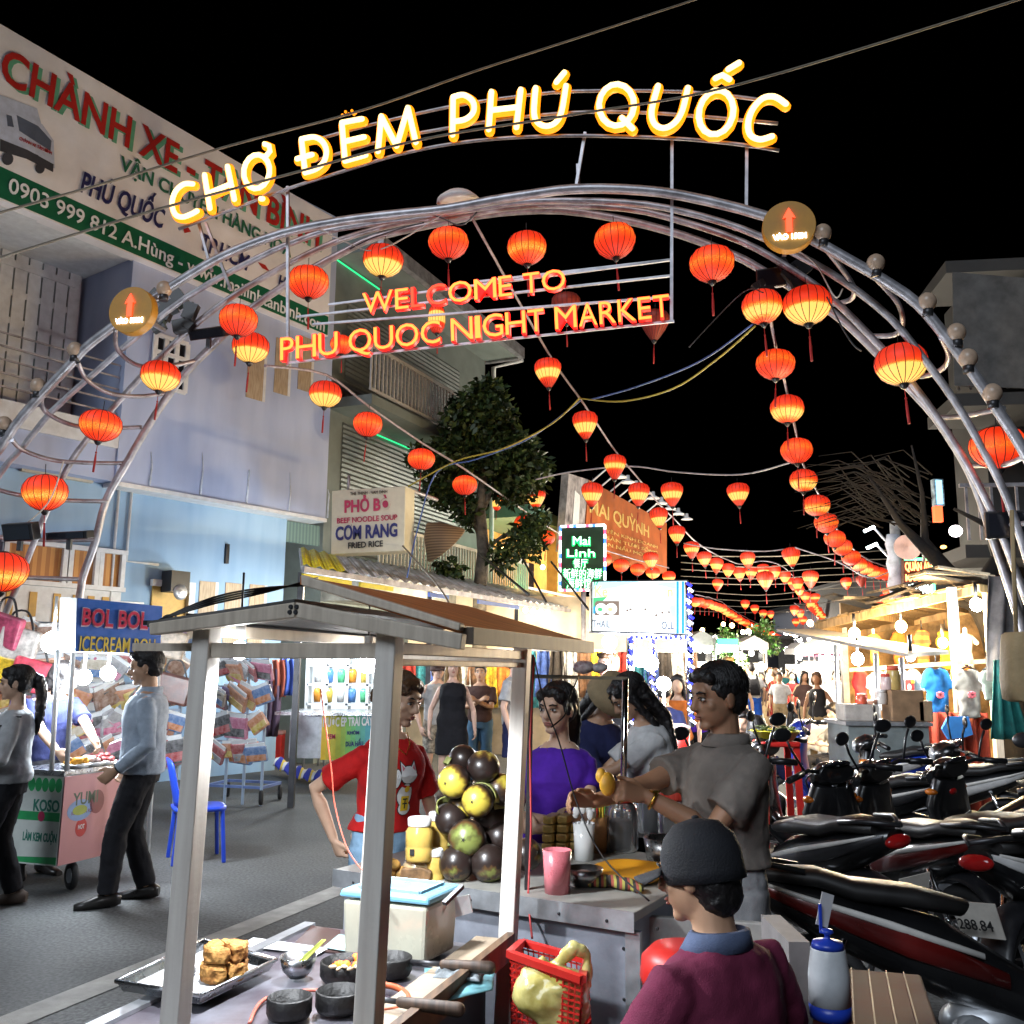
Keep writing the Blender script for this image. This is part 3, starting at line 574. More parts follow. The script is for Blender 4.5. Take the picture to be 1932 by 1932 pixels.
# ---------------- red welcome letters
RR = emi('red letter rim', (1, .01, .006), 1.7); RF = emi('orange letter face', (1, .22, .025), 2.5); RO = mat('unlit red letter', (.3, .02, .02), .5)
def fade(name, st):                            # a letter whose tubes have failed low down
    return emi(name, (1, .1, .02), st)
RFd = fade('dim letter face', .8)
def welcome(line, a, b, cap, faces=None):
    n_ = len(line); me = glyphs(line, 0); tot = max(v.co.x for v in me.vertices); bpy.data.meshes.remove(me)
    for i, ch in enumerate(line):
        if ch == ' ': continue
        q = glyphs('H'+line[:i]+'H', 0); pre = max(v.co.x for v in q.vertices); bpy.data.meshes.remove(q)
        q = glyphs('HH', 0); pre -= max(v.co.x for v in q.vertices); bpy.data.meshes.remove(q)
        q = glyphs('H'+ch+'H', 0); wd_ = max(v.co.x for v in q.vertices); bpy.data.meshes.remove(q)
        q = glyphs('HH', 0); wd_ -= max(v.co.x for v in q.vertices); bpy.data.meshes.remove(q)
        f0, f1 = (pre+.04)/tot, (pre+wd_-.04)/tot
        A_ = (a[0]+(b[0]-a[0])*f0, a[1]+(b[1]-a[1])*f0); B_ = (a[0]+(b[0]-a[0])*f1, a[1]+(b[1]-a[1])*f1)
        m_ = (faces or {}).get(i)
        o = textq(ch, RR if m_ != 'off' else RO, 'red_letter', ar, A_, B_, cap, AA+va*.05, va, lift=.0, ext=.03, off=.014)
        textq(ch, RFd if m_ else RF, 'letter_face', o, A_, B_, cap, AA+va*.05, va, lift=.034, ext=.003, off=-.004)
welcome('WELCOME TO', (684, 594), (1068, 547), 38, {2: 1, 3: 1})
welcome('PHU QUOC NIGHT MARKET', (529, 682), (1266, 599), 42)
# ---------------- arrow discs
DG_ = mat('disc ochre', (.5, .24, .02), .45, var=.08); DS = mat('disc side', (.6, .5, .5), .4)
AR = emi('red arrow', (1, .06, .02), 2.6); DW = emi('disc letters', (.95, .95, 1), 5)
for k, (x, y, r_, base, tip) in enumerate(((252, 588, 41, (252, 598), (252, 560)), (1488, 430, 51, (1490, 441), (1485, 394)))):
    c = PA(x, y, -.12); rr = (PA(x+r_, y, -.12)-c).length
    t = thing('arrow_disc', ['smaller ochre disc sign with lit red arrow, near the blue house', 'larger ochre disc sign with lit red arrow against the black sky'][k], 'sign', c, 0, 'arrow discs on the arch')
    MB().lathe([(rr*.98, -.06), (rr, -.05), (rr, .05), (rr*.98, .06)], c, -va, 40, sm=False).build('disc', [DG_, DS], t)
    o = c-va*.066; X = pa_; w_ = rr*.18
    MB().slab([o+X*(-w_*.62)-Z*rr*.3, o+X*(w_*.62)-Z*rr*.3, o+X*w_*.62+Z*rr*.3, o+X*w_*1.25+Z*rr*.26, o+Z*rr*.68, o-X*w_*1.25+Z*rr*.26, o-X*w_*.62+Z*rr*.3], -va*.012).build('arrow', AR, t)
    text('VÀO 150M', DW, 'lettering', t, o-X*rr*.62-Z*rr*.58-va*.004, X, Z, rr*.2, rr*1.24, ext=.004, off=.03)
    b_ = PA(x+(30 if k == 0 else 5), y+30, .5); MB().bar(c+va*.06, c+va*.6, .04).build('bracket', GALV, t)
# ---------------- bulbs, floodlights, junction boxes on the arch
OBULB = mat('unlit frosted bulb', (.5, .36, .26), .35, var=.15); k = 0
for x, y in ((8, 800), (72, 728), (142, 660), (310, 545), (1552, 440), (1652, 497), (1749, 570), (1804, 628), (1826, 676), (1872, 742)):
    c = PA(x, y, -.02); t = MB().ell(c, (.085, .085, .09), n=14, k=9).lathe([(.05, -.14), (.05, -.06)], c, Z, 10, 1)
    tag(t.build('arch_bulb', [OBULB, DARK]), ORD[k]+' unlit globe bulb along the arch, counted from the blue house foot', 'bulb', 'globe bulbs on the arch'); k += 1
def flood(x, y, l, w_, h_, lab, tilt=.3, aim=None):
    c = PA(x, y, l); t = thing('floodlight', lab, 'floodlight', c, 0, 'floodlights on the arch')
    T = M.Rotation(R(-20), 3, 'Z') @ M.Rotation(tilt, 3, 'X')
    MB().box(c, (w_, .12, h_), T).build('housing', BLACK, t, bevel=.01); MB().box(c+T @ V((0, -.065, 0)), (w_*.86, .012, h_*.8), T).build('glass', PANE, t)
    MB().bar(c-Z*h_*.5, c-Z*(h_*.5+.12), .05).build('bracket', DARK, t)
flood(40, 1003, .3, .44, .2, 'black slatted floodlight facing out on a low arch hoop before the blue house')
flood(132, 1010, .5, .6, .09, 'black floodlight tipped flat on a low arch hoop before the blue house', .2)
flood(395, 628, .7, .5, .12, 'long black floodlight box beside the smaller arrow disc', .5)
flood(1455, 525, .9, .3, .2, 'dark square floodlight under the larger arrow disc', .2)
flood(1905, 990, .7, .42, .26, 'black floodlight box on the arch leg before the dim grey building', .1)
m_ = MB(); random.seed(3)
for k in range(10): p = PA(320+random.uniform(-25, 40), 590+random.uniform(-30, 30), .6); m_.box(p, (.1+random.random()*.12, .1, .08+random.random()*.12), M.Rotation(random.random()*3, 3, 'Y'))
tag(m_.build('cable_clutter', BLACK), 'bundle of black junction boxes behind the smaller arrow disc', 'junction box')
m_ = MB()
for k in range(12): p = PA(1480+random.uniform(-55, 70), 520+random.uniform(-35, 50), .75); m_.box(p, (.06+random.random()*.14, .06, .06+random.random()*.1), M.Rotation(random.random()*3, 3, 'Y'))
tag(m_.build('cable_clutter', BLACK), 'bundle of dark boxes and wires behind the larger arrow disc', 'junction box')
c = PA(866, 384, .5); tag(MB().lathe([(.03, .12), (.16, .1), (.24, .03), (.25, 0), (.2, -.02)], c, Z, 20).build('dome_cover', WHITE), 'white shallow dome sitting on the crown of the arch', 'dome')
for k, pts in enumerate(([(1500, 470), (1540, 500), (1575, 560), (1590, 545)], [(1560, 560), (1590, 620), (1610, 650), (1625, 662)], [(600, 430), (660, 460), (720, 470), (844, 400)], [(780, 395), (830, 410), (870, 425), (900, 400)], [(120, 870), (90, 950), (20, 1010)], [(660, 470), (700, 450), (760, 430), (800, 420)])):
    cable('loose_wire', slerp([PA(x, y, .3) for x, y in pts], 5), .008, [WOODP, DARK][k % 2], ['thin pale wire looping under the larger arrow disc', 'dark wire hanging off the arch behind the larger arrow disc', 'pale wire tied along the arch under the letters DEM', 'dark wire wound by the white dome on the arch', 'pale wire drooping by the low arch hoops before the blue house', 'dark wire tied to the arch above the lantern over WELCOME'][k], 'wire')
# ================================================================ LANTERNS
def silk(name, k, zb):
    """red silk shade lit by the bulb inside: its glow falls off with distance from the bulb"""
    m = bpy.data.materials.new(name); m.use_nodes = True; t = m.node_tree; p = t.nodes['Principled BSDF']
    p.inputs['Base Color'].default_value = (.45, .03, .01, 1); p.inputs['Roughness'].default_value = .6
    tc = t.nodes.new('ShaderNodeTexCoord'); oi = t.nodes.new('ShaderNodeObjectInfo')
    ct = t.nodes.new('ShaderNodeCombineXYZ'); ct.inputs[0].default_value = .0
    mr = t.nodes.new('ShaderNodeMapRange'); mr.inputs['To Min'].default_value = zb-.3; mr.inputs['To Max'].default_value = zb+.2
    t.links.new(oi.outputs['Random'], mr.inputs['Value']); t.links.new(mr.outputs[0], ct.inputs[2])
    mp = t.nodes.new('ShaderNodeMapping'); mp.vector_type = 'TEXTURE'; t.links.new(tc.outputs['Object'], mp.inputs[0]); t.links.new(ct.outputs[0], mp.inputs['Location']); mp.inputs['Scale'].default_value = (1, 1, .62)
    ln = t.nodes.new('ShaderNodeVectorMath'); ln.operation = 'LENGTH'; t.links.new(mp.outputs[0], ln.inputs[0])
    nz = t.nodes.new('ShaderNodeTexNoise'); nz.inputs['Scale'].default_value = 26; t.links.new(tc.outputs['Object'], nz.inputs['Vector'])
    ad = t.nodes.new('ShaderNodeMath'); ad.operation = 'MULTIPLY_ADD'; ad.inputs[1].default_value = .16; t.links.new(nz.outputs['Fac'], ad.inputs[0]); t.links.new(ln.outputs['Value'], ad.inputs[2])
    rp = t.nodes.new('ShaderNodeValToRGB'); e = rp.color_ramp.elements
    e[0].position = .503; e[0].color = (1, .62, .13, 1); e[1].position = .74; e[1].color = (.42, .012, .003, 1)  # no bulb inside: its glow is painted as bands of emission colour
    x = rp.color_ramp.elements.new(.517); x.color = (1, .27, .02, 1); x = rp.color_ramp.elements.new(.537); x.color = (.9, .075, .006, 1); x = rp.color_ramp.elements.new(.585); x.color = (.66, .028, .004, 1)
    hf = t.nodes.new('ShaderNodeMath'); hf.operation = 'MULTIPLY'; hf.inputs[1].default_value = .5; t.links.new(ad.outputs[0], hf.inputs[0]); t.links.new(hf.outputs[0], rp.inputs[0]); t.links.new(rp.outputs[0], p.inputs['Emission Color']); p.inputs['Emission Strength'].default_value = k
    m.cycles.emission_sampling = 'NONE'; return m
SILK = silk('glow painted red silk', 1.1, -.1); SILKD = mat('unlit red silk', (.28, .03, .015), .6); RIB = mat('lantern ribs', (.05, .006, .004), .6); TAS = mat('red tassel', (.35, .012, .012), .7)
PR = {'round': [(.2, .74), (.5, .7), (.78, .55), (.95, .3), (1, .05), (.96, -.2), (.83, -.45), (.62, -.65), (.36, -.8), (.18, -.86)],
      'tear': [(.16, 1.0), (.5, .98), (.82, .84), (.99, .58), (1, .3), (.9, -.02), (.72, -.38), (.5, -.74), (.3, -1.02), (.15, -1.18)],
      'oval': [(.2, 1.2), (.42, 1.12), (.6, .8), (.68, .35), (.68, -.15), (.6, -.6), (.42, -.95), (.2, -1.12)]}
def lantern_proto(kind, unlit=False, full=True):
    pr = PR[kind]; t = bpy.data.objects.new('lantern', None); t.empty_display_size = .1
    sh = SILKD if unlit else SILK
    if not full:
        mb = MB().loft([(V((0, 0, z)), V((r, 0, 0)), V((0, r, 0))) for r, z in pr], 16).lathe([(.16, pr[-1][1]), (.1, pr[-1][1]-.16)], (0, 0, 0), Z, 8, 1).tube([(0, 0, pr[-1][1]-.2), (0, 0, pr[-1][1]-1.35)], [.03, .06], 5, 2).tube([(0, 0, pr[0][1]), (0, 0, pr[0][1]+.5)], .02, 4, 1)
        me_o = mb.build('lantern', [sh, RIB, TAS], None, world=False); COL.objects.unlink(me_o); return me_o
    COL.objects.link(t)
    s_ = MB().loft([(V((0, 0, z)), V((r, 0, 0)), V((0, r, 0))) for r, z in pr], 36).build('shade', sh, t, world=False)
    rb = MB()
    for i in range(18):
        a = 2*math.pi*i/18; rb.tube([(math.cos(a)*r*1.005, math.sin(a)*r*1.005, z) for r, z in pr], .016, 4, cap=False)
    rb.build('rib_frame', RIB, s_, world=False)
    MB().lathe([(.2, .02), (.19, -.05), (.12, -.16), (.05, -.22)], (0, 0, pr[-1][1]), Z, 12).build('bottom_cap', BLACK, t, world=False)
    MB().lathe([(.21, -.03), (.2, .06)], (0, 0, pr[0][1]), Z, 12).tube([(0, 0, pr[0][1]), (0, 0, pr[0][1]+.55)], .018, 5).build('top_cap', DARK, t, world=False)
    z = pr[-1][1]
    MB().tube([(0, 0, z-.2), (0, 0, z-.55)], .015, 5).ell((0, 0, z-.6), .05, n=8, k=6).tube([(0, 0, z-.62), (.01, 0, z-1.0), (0.015, 0, z-1.65)], [.03, .055, .05], 8).build('tassel', TAS, t, world=False)
    for o in [t]+list(t.children)+[g for c in t.children for g in c.children]: COL.objects.unlink(o)
    return t
PROTO = {}
def hang(kind, x, y, dia, d, label, group, unlit=False, full=None):
    full = dia > 27 if full is None else full; key = (kind, unlit, full)
    if key not in PROTO: PROTO[key] = lantern_proto(*key)
    p = at(x, y, d); sc = dia/2*p.y/F*1.0
    o = dup(PROTO[key], loc=p, rz=random.random()*6.28, scale=(sc*random.uniform(.96, 1.03), sc*random.uniform(.96, 1.03), sc*random.uniform(.95, 1.05))); o.rotation_euler.x = random.uniform(-.07, .07); o.rotation_euler.y = random.uniform(-.07, .07); o['label'] = label; o['category'] = 'lantern'
    if group: o['group'] = group
    return o, p+Z*sc*(PR[kind][0][1]+.5)
random.seed(11)
AL = [(4, 1077, 46), (85, 928, 82), (190, 802, 78), (303, 709, 76), (450, 604, 77), (473, 655, 72), (582, 532, 78), (723, 491, 80), (846, 458, 80), (994, 467, 80), (1160, 454, 83), (1343, 497, 90), (1438, 578, 82), (1523, 575, 92), (1700, 686, 98), (1883, 843, 103)]
for i, (x, y, dm) in enumerate(AL):
    d = PA(x, y, .5).y*(1 if i != 5 else 1.06)
    hang('round', x, y, dm if i else 92, d, ORD[i]+' round red lantern hung on the arch, counted from the blue house foot', 'round lanterns on the arch', full=True)
hang('round', 645, 650, 46, 12.5, 'round red lantern half hidden behind the red letters PHU QUOC', 'lanterns behind the red lettering'); hang('oval', 824, 603, 50, 12.2, 'narrow upright red lantern behind the gap of the word WELCOME', 'lanterns behind the red lettering')
hang('tear', 1235, 612, 58, 11.5, 'unlit dark red drop lantern hanging behind the last letters of MARKET', 'lanterns behind the red lettering', True); hang('tear', 1068, 580, 56, 11.8, 'unlit dark red drop lantern behind the first letters of MARKET', 'lanterns behind the red lettering', True)
WIRE = mat('pale lantern wire', (.36, .32, .36), .5, var=.3)
def string(name, kind, pts, D, where, group, lead=None, tail=None, cab=.018):
    """a festoon: lanterns at pts (picture x, y, width), real width D"""
    tops = []
    for i, (x, y, dm) in enumerate(pts):
        o, tp = hang(kind, x, y, dm, D*F/dm, ORD[i]+' '+('round' if kind == 'round' else 'drop')+' lantern, near to far, on the string '+where, group); tops.append(tp)
    path = ([lead] if lead else [])+tops+([tail] if tail else [])
    cable('lantern_string', slerp(path, 4), cab, WIRE, 'pale cable carrying the lantern string '+where, 'cable')
SA = [(614, 743, 62), (694, 800, 58), (795, 866, 52), (877, 915, 49), (989, 988, 40), (1030, 1014, 37), (1068, 1034, 34), (1103, 1045, 33), (1139, 1056, 31), (1172, 1066, 30), (1203, 1074, 28), (1232, 1080, 27), (1262, 1087, 25)]
string('a', 'round', SA, .43, 'sagging past the leafy tree', 'lantern string by the tree', PA(500, 690, .9))
SB = [(1034, 703, 54), (1104, 801, 50), (1160, 880, 43), (1205, 932, 40), (1243, 976, 36), (1277, 1008, 33), (1305, 1037, 30), (1329, 1054, 28), (1352, 1066, 26), (1374, 1075, 25), (1395, 1082, 24), (1417, 1080, 24), (1440, 1076, 24), (1462, 1079, 23), (1481, 1088, 22), (1496, 1101, 20), (1508, 1114, 19), (1519, 1126, 18), (1530, 1138, 17)]
string('b', 'tear', SB, .4, 'over the street middle', 'lantern string down the middle', PA(890, 410, .7))
SC = [(1463, 687, 75), (1485, 771, 66), (1503, 850, 60), (1516, 906, 54), (1541, 953, 50), (1559, 986, 45), (1575, 1016, 41), (1589, 1032, 38), (1606, 1052, 36), (1620, 1064, 33), (1633, 1071, 31), (1646, 1077, 29), (1659, 1081, 28), (1671, 1084, 26), (1682, 1086, 25), (1690, 1094, 24), (1684, 1106, 23), (1677, 1117, 22), (1670, 1128, 21), (1663, 1140, 20)]
string('c', 'round', SC, .45, 'curving down to the utility pole', 'lantern string by the utility pole', PA(1440, 520, .9))
SD = [(938, 948, 27, 'oval'), (1011, 939, 39, 'tear'), (1117, 932, 41, 'tear'), (1268, 932, 42, 'tear'), (1393, 932, 43, 'tear'), (1228, 1056, 29, 'tear'), (1411, 1056, 29, 'tear'), (1493, 1050, 34, 'tear'), (1529, 1092, 30, 'tear'), (1444, 1094, 31, 'tear'), (1354, 1103, 21, 'tear'), (1505, 1102, 22, 'tear'), (1597, 1100, 21, 'tear'), (1538, 1128, 18, 'tear'), (1605, 1137, 16, 'tear'), (1545, 1153, 15, 'tear'), (1406, 1140, 17, 'tear'), (1440, 1158, 15, 'tear'), (1424, 1149, 16, 'tear'), (1454, 1159, 14, 'tear')]
SDL = ['narrow tall red lantern in front of the leafy tree trunk', 'dull red drop lantern between the leafy tree and the orange board', 'red drop lantern over the first letters of the orange board', 'red drop lantern over the last letters of the orange board', 'lone red drop lantern against the black sky past the orange board', 'red drop lantern hanging low over the cream roll sign', 'red drop lantern in front of the lantern row over the street middle', 'red drop lantern alone between the middle and utility pole strings', 'larger red drop lantern below the lone one between the two strings', 'red drop lantern in front of the bend of the middle string', 'small red drop lantern under the near end of the middle row', 'small red drop lantern just past the bend of the middle string', 'red drop lantern over the white building end', 'small red drop lantern beside the roof edge of the white building end', 'small dark red drop lantern in front of the white building end', 'little red drop lantern low beside the white building end', 'little red drop lantern over the dark far roofs, first of three', 'little red drop lantern beside the thin far pole', 'little red drop lantern over the dark far roofs, lowest of three', 'little red drop lantern just past the thin far pole']
for (x, y, dm, kd), lab in zip(SD, SDL): hang(kd, x, y, dm, (.42 if kd == 'tear' else .3)*F/dm, lab, 'single drop lanterns')
hang('tear', 1625, 1096, 21, 34, 'unlit pinkish drop lantern beside the lit one over the white building', 'single drop lanterns', True, True)
# far festoons, a few pixels each
def far(pts, n, d0, d1, dia, where, kind='round'):
    P = slerp([V((x, y, 0)) for x, y in pts], 12); L = [0]
    for i in range(1, len(P)): L.append(L[-1]+(P[i]-P[i-1]).length)
    tops = []
    for k in range(n):
        s_ = L[-1]*k/(n-1); i = max(j for j in range(len(L)) if L[j] <= s_+1e-6); i = min(i, len(P)-2)
        q = P[i].lerp(P[i+1], (s_-L[i])/max(1e-6, L[i+1]-L[i])); f = k/(n-1); d = 1/((1-f)/d0+f/d1)
        o, tp = hang(kind, q.x+random.uniform(-1.5, 1.5), q.y+random.uniform(-1.5, 1.5), dia*F/d, d, 'tiny glowing red lantern in the far row '+where, 'far lantern row '+where, full=False); tops.append(tp)
    cable('lantern_string', tops, .014, WIRE, 'thin far cable of the tiny lantern row '+where, 'cable', 4)
far([(1312, 1134), (1345, 1142), (1365, 1150), (1400, 1172), (1440, 1190), (1478, 1205)], 22, 38, 60, .45, 'on the low shop side')
far([(1530, 1142), (1545, 1158), (1560, 1172), (1580, 1186), (1600, 1196)], 16, 42, 70, .45, 'in the street middle', 'tear')
far([(1650, 1150), (1640, 1162), (1620, 1168), (1600, 1170), (1570, 1172), (1545, 1180)], 12, 36, 62, .45, 'over the clothes stall awning')
far([(1500, 1150), (1515, 1168), (1490, 1180), (1510, 1192)], 7, 50, 75, .5, 'before the dark far roofs', 'tear')
# ================================================================ OVERHEAD CABLES
def cab(pts, d, lab, r=.014, m=None):
    dd = d if isinstance(d, (list, tuple)) else [d]*len(pts)
    cable('overhead_cable', slerp([at(x, y, q) for (x, y), q in zip(pts, dd)], 6), r, m or WIRE, lab)
CBL = mat('dim cable', (.2, .17, .13), .6, var=.2); BLU = mat('blue cord', (.05, .1, .3), .6); YLW = mat('yellow cord', (.35, .28, .03), .6)
cab([(-40, 412), (200, 345), (433, 275), (690, 206), (900, 133), (1110, 65), (1340, -10)], [7.6, 8, 8.5, 9, 9.4, 9.8, 10.2], 'thin overhead cable passing behind the yellow letters to the top edge', .012, CBL)
cab([(-60, 505), (280, 400), (540, 330), (800, 262), (1090, 215), (1398, 158), (1932, -4), (2100, -60)], [7.4, 7.8, 8, 8.1, 8.1, 8, 7.6, 7.4], 'long overhead cable crossing in front of the yellow letters', .012, CBL)
cab([(1110, 755), (1200, 730), (1320, 682), (1420, 612)], [11.5, 11, 10, 9], 'thin blue cord slung from the middle string to the larger arrow disc', .01, BLU)
cab([(1095, 752), (1175, 757), (1270, 733), (1350, 680), (1425, 615)], [11.5, 11, 10.3, 9.6, 9], 'thin yellow cord sagging below the blue cord against the black sky', .01, YLW)
cab([(1095, 750), (1040, 800), (950, 846), (860, 870), (770, 918)], [11.5, 11.8, 12, 12.2, 12.4], 'thin yellow cord sagging from the middle string toward the noodle sign', .01, YLW)
cab([(1096, 755), (1000, 826), (900, 866), (825, 890), (790, 990), (768, 1090)], [11.6, 12, 12.2, 12.3, 12.4, 12.4], 'thin blue cord sagging from the middle string down past the noodle sign', .01, BLU)
cab([(1010, 905), (1080, 890), (1190, 880), (1280, 891), (1400, 895), (1500, 870)], [17, 17, 16.5, 16.5, 16.5, 15], 'pale cross cable holding the drop lanterns above the orange board')
cab([(1290, 1025), (1350, 1035), (1440, 1040), (1500, 1033)], 22, 'pale cross cable slung over the bend of the middle lantern row')
cab([(1500, 1033), (1580, 1060), (1640, 1090), (1690, 1072)], 21, 'pale cross cable running to the wrapped utility pole')
for k in range(9):
    y = 1040+k*13; cab([(1285, y+8), (1430, y+10+(k*7) % 9), (1560, y+6), (1700, y-4+(k*5) % 11)], 26+k*3, ORD[k]+' thin wire from the top of the tangle crossing the far street', .016, CBL)
cab([(760, 1030), (830, 1110), (862, 1170)], [12.6, 11.5, 11], 'thin stay wire from the noodle sign to the awning', .012, CBL)
for k, (x0, y0, x1, y1) in enumerate(((905, 1045, 998, 1122), (985, 1052, 1030, 1135), (1040, 1060, 1110, 1150))): cab([(x0, y0), (x1, y1)], [17, 14], ORD[k]+' dark stay rod, near to far, sloping down to the market awning', .02, DARK)
cab([(1300, 655), (1400, 553), (1440, 552)], [9, 9, 8.6], 'faint dark wire behind the lanterns under the larger arrow disc', .006, DARK)
# ================================================================ PEOPLE
def skinm(n, c): return mat('skin '+n, c, .5, var=.12, scale=6, bump=.05, bscale=200)
SK = [skinm('light', (.62, .39, .27)), skinm('tan', (.5, .29, .18)), skinm('brown', (.34, .18, .105)), skinm('pale', (.66, .42, .32))]
HB = mat('black hair', (.011, .009, .009), .5, var=.4, scale=40, bump=.5, bscale=70); HBR = mat('brown hair', (.09, .045, .02), .45, var=.4, scale=40, bump=.5, bscale=70); HBL = mat('blond hair', (.4, .26, .11), .5, var=.35, scale=30, bump=.5, bscale=70)
LIP = mat('lips', (.36, .13, .1), .5, var=.05); EYE = mat('dark eye', (.01, .007, .006), .15, var=0); EYW = mat('eye white', (.6, .57, .54), .3, var=0)
def cloth(n, c, var=.15): return mat(n, c, .85, var=var, scale=12, bump=.25, bscale=260, spec=.2)
CLTX = bpy.data.textures.new('cloth folds', 'CLOUDS'); CLTX.noise_scale = .085; CLTX.noise_depth = 2
HRTX = bpy.data.textures.new('hair locks', 'CLOUDS'); HRTX.noise_scale = .022; HRTX.noise_depth = 2
def ik(a, c, l1, l2, pole):
    d = c-a; L = min(d.length, (l1+l2)*.998); u = d.normalized(); x = (l1*l1-l2*l2+L*L)/(2*L)
    h = math.sqrt(max(0, l1*l1-x*x)); p = pole-u*pole.dot(u); p = p.normalized() if p.length > 1e-5 else V((0, 1, 0))
    return a+u*x+p*h, a+u*L
def hand(mb, W, d, pn, side, curl=.5, s=1.0):
    d = d.normalized(); pn = (pn-d*pn.dot(d)).normalized(); a = d.cross(pn)
    mb.loft([(W, a*.024*s, pn*.018*s), (W+d*.03*s, a*.036*s, pn*.017*s), (W+d*.085*s, a*.041*s, pn*.014*s), (W+d*.095*s, a*.034*s, pn*.009*s)], 12)
    for i, (o, L) in enumerate(((.03, .068), (.011, .078), (-.009, .073), (-.028, .056))):
        b = W+d*.083*s+a*o*side*s; f1 = d+a*o*side*2; cc = curl*(1+.12*i)
        p = [b]; ang = .15*cc
        for q in (.42, .32, .26):
            ang += cc*.75; p.append(p[-1]+(f1.normalized()*math.cos(ang)+pn*math.sin(ang))*L*q*s)
        mb.tube(p, [.0105*s, .0098*s, .009*s, .0078*s], 7, rnd=True)
    b = W+d*.022*s+a*side*.026*s; p = [b]; t = (d*.65+a*side*.7+pn*.35).normalized(); p.append(b+t*.034*s); t2 = (d*.9+a*side*.25+pn*.45*curl).normalized(); p += [p[-1]+t2*.03*s, p[-1]+t2*.054*s]
    mb.tube(p, [.014*s, .0125*s, .011*s, .009*s], 7, rnd=True)
RX = {False: [(.84, .155, .108, 0), (.92, .17, .112, -.005), (1.02, .132, .09, 0), (1.12, .136, .095, .004), (1.2, .14, .114, .012), (1.27, .14, .096, .002), (1.325, .115, .07, -.006), (1.375, .066, .054, -.008)],
      True: [(.84, .15, .105, 0), (.92, .163, .11, 0), (1.02, .155, .105, .004), (1.12, .158, .106, .006), (1.2, .17, .112, .004), (1.285, .168, .1, -.002), (1.34, .132, .075, -.008), (1.388, .075, .06, -.008)]}
def person(label, px, d, face, h=1.65, male=True, skin=1, hair='short', hm=None, top=None, bottom=None, shoe=None, pose=None, vox=.009, loc=None, extra=None, group=None, z0=0.0):
    """face = (x, y) direction the body faces; top = dict(m, sleeve, hem, loose); bottom = dict(m, kind)"""
    P_ = pose or {}; k = h/1.65; hm = hm or HB
    p0 = loc or at(px, 1262, d); rz = math.atan2(-face[0], face[1])
    t = thing('person', label, 'person', (p0.x, p0.y, z0), rz, group); t.scale = (k, k, k)
    zp = P_.get('pelvis', .88 if 'lf' in P_ else .90); lean = P_.get('lean', 0); tw = P_.get('twist', 0); sd = P_.get('side', 0)
    Rs = M.Rotation(tw, 3, 'Z') @ M.Rotation(-lean, 3, 'X') @ M.Rotation(sd, 3, 'Y'); Pv = V((P_.get('px', 0), P_.get('py', 0), zp))
    U = lambda x, y, z: Pv+Rs @ V((x, y, z-.90))
    Rh = Rs @ M.Rotation(P_.get('hyaw', 0), 3, 'Z') @ M.Rotation(-P_.get('hpitch', 0), 3, 'X') @ M.Rotation(P_.get('htilt', 0), 3, 'Y')
    sw = .176 if male else .145; rings = RX[male]; fat = P_.get('fat', 1)
    nk = U(0, -.012, 1.37); hc = U(0, .0, 1.45)+Rh @ V((0, .015, .085)); HD = lambda x, y, z: hc+Rh @ V((x, y, z))
    b = MB()
    b.loft([(U(0, yo, z), Rs @ V((rx*fat, 0, 0)), Rs @ V((0, ry*fat, 0))) for z, rx, ry, yo in rings], 20, p=2.3)
    b.tube([nk-Rs @ V((0, 0, .05)), nk+Rs @ V((0, .005, .04)), HD(0, -.02, -.06)], [.062, .054 if male else .046, .054 if male else .046], 14)
    # head
    b.ell(HD(0, -.012, .025), (.075, .094, .093), Rh, 20, 14); b.ell(HD(0, .016, -.035), (.064, .074, .078), Rh, 18, 12)
    b.ell(HD(0, .064, -.094), (.03, .022, .02), Rh, 12, 8); b.ell(HD(0, .074, .03), (.05, .018, .03), Rh, 12, 8)
    b.tube([HD(0, .083, .022), HD(0, .096, -.004), HD(0, .106, -.026)], [.009, .012, .015], 8, rnd=True); b.ell(HD(0, .094, -.032), (.019, .013, .01), Rh, 10, 6)
    for s in (-1, 1):
        b.ell(HD(s*.038, .056, -.022), (.024, .02, .022), Rh, 12, 8)
        b.ell(HD(s*.076, -.008, -.008), (.011, .022, .034), Rh @ M.Rotation(s*-.3, 3, 'Z'), 12, 8)
    b.ell(HD(0, .083, -.062), (.024, .012, .008), Rh, 10, 6)
    # arms
    arms = {}
    for s, key in ((1, 'r'), (-1, 'l')):
        sh = U(s*sw, -.01, 1.296 if male else 1.272); tgt = V(P_.get(key+'h', (s*.25, .05, .80)))
        if 'u' in P_.get('rel', ''): tgt = U(*tgt)
        el, wr = ik(sh, tgt, .275, .245, V(P_.get(key+'e', (s*.45, -.6, -.3)))); arms[s] = (sh, el, wr)
        b.tube([U(s*.07, -.01, 1.31 if male else 1.29), sh, sh.lerp(el, .4), el, el.lerp(wr, .3), wr], [.05, .052, .045, .037, .038, .026] if male else [.042, .043, .038, .032, .033, .022], 12, rnd=True)
        hdv = V(P_.get(key+'d', (wr-el))); pn = V(P_.get(key+'n', (-s, 0, 0)))
        if abs(hdv.normalized().dot(pn.normalized())) > .95: pn = V((0, 0, -1))
        hand(b, wr, hdv, pn, s, P_.get(key+'c', .45), 1.0 if male else .9)
    # legs
    legs = {}
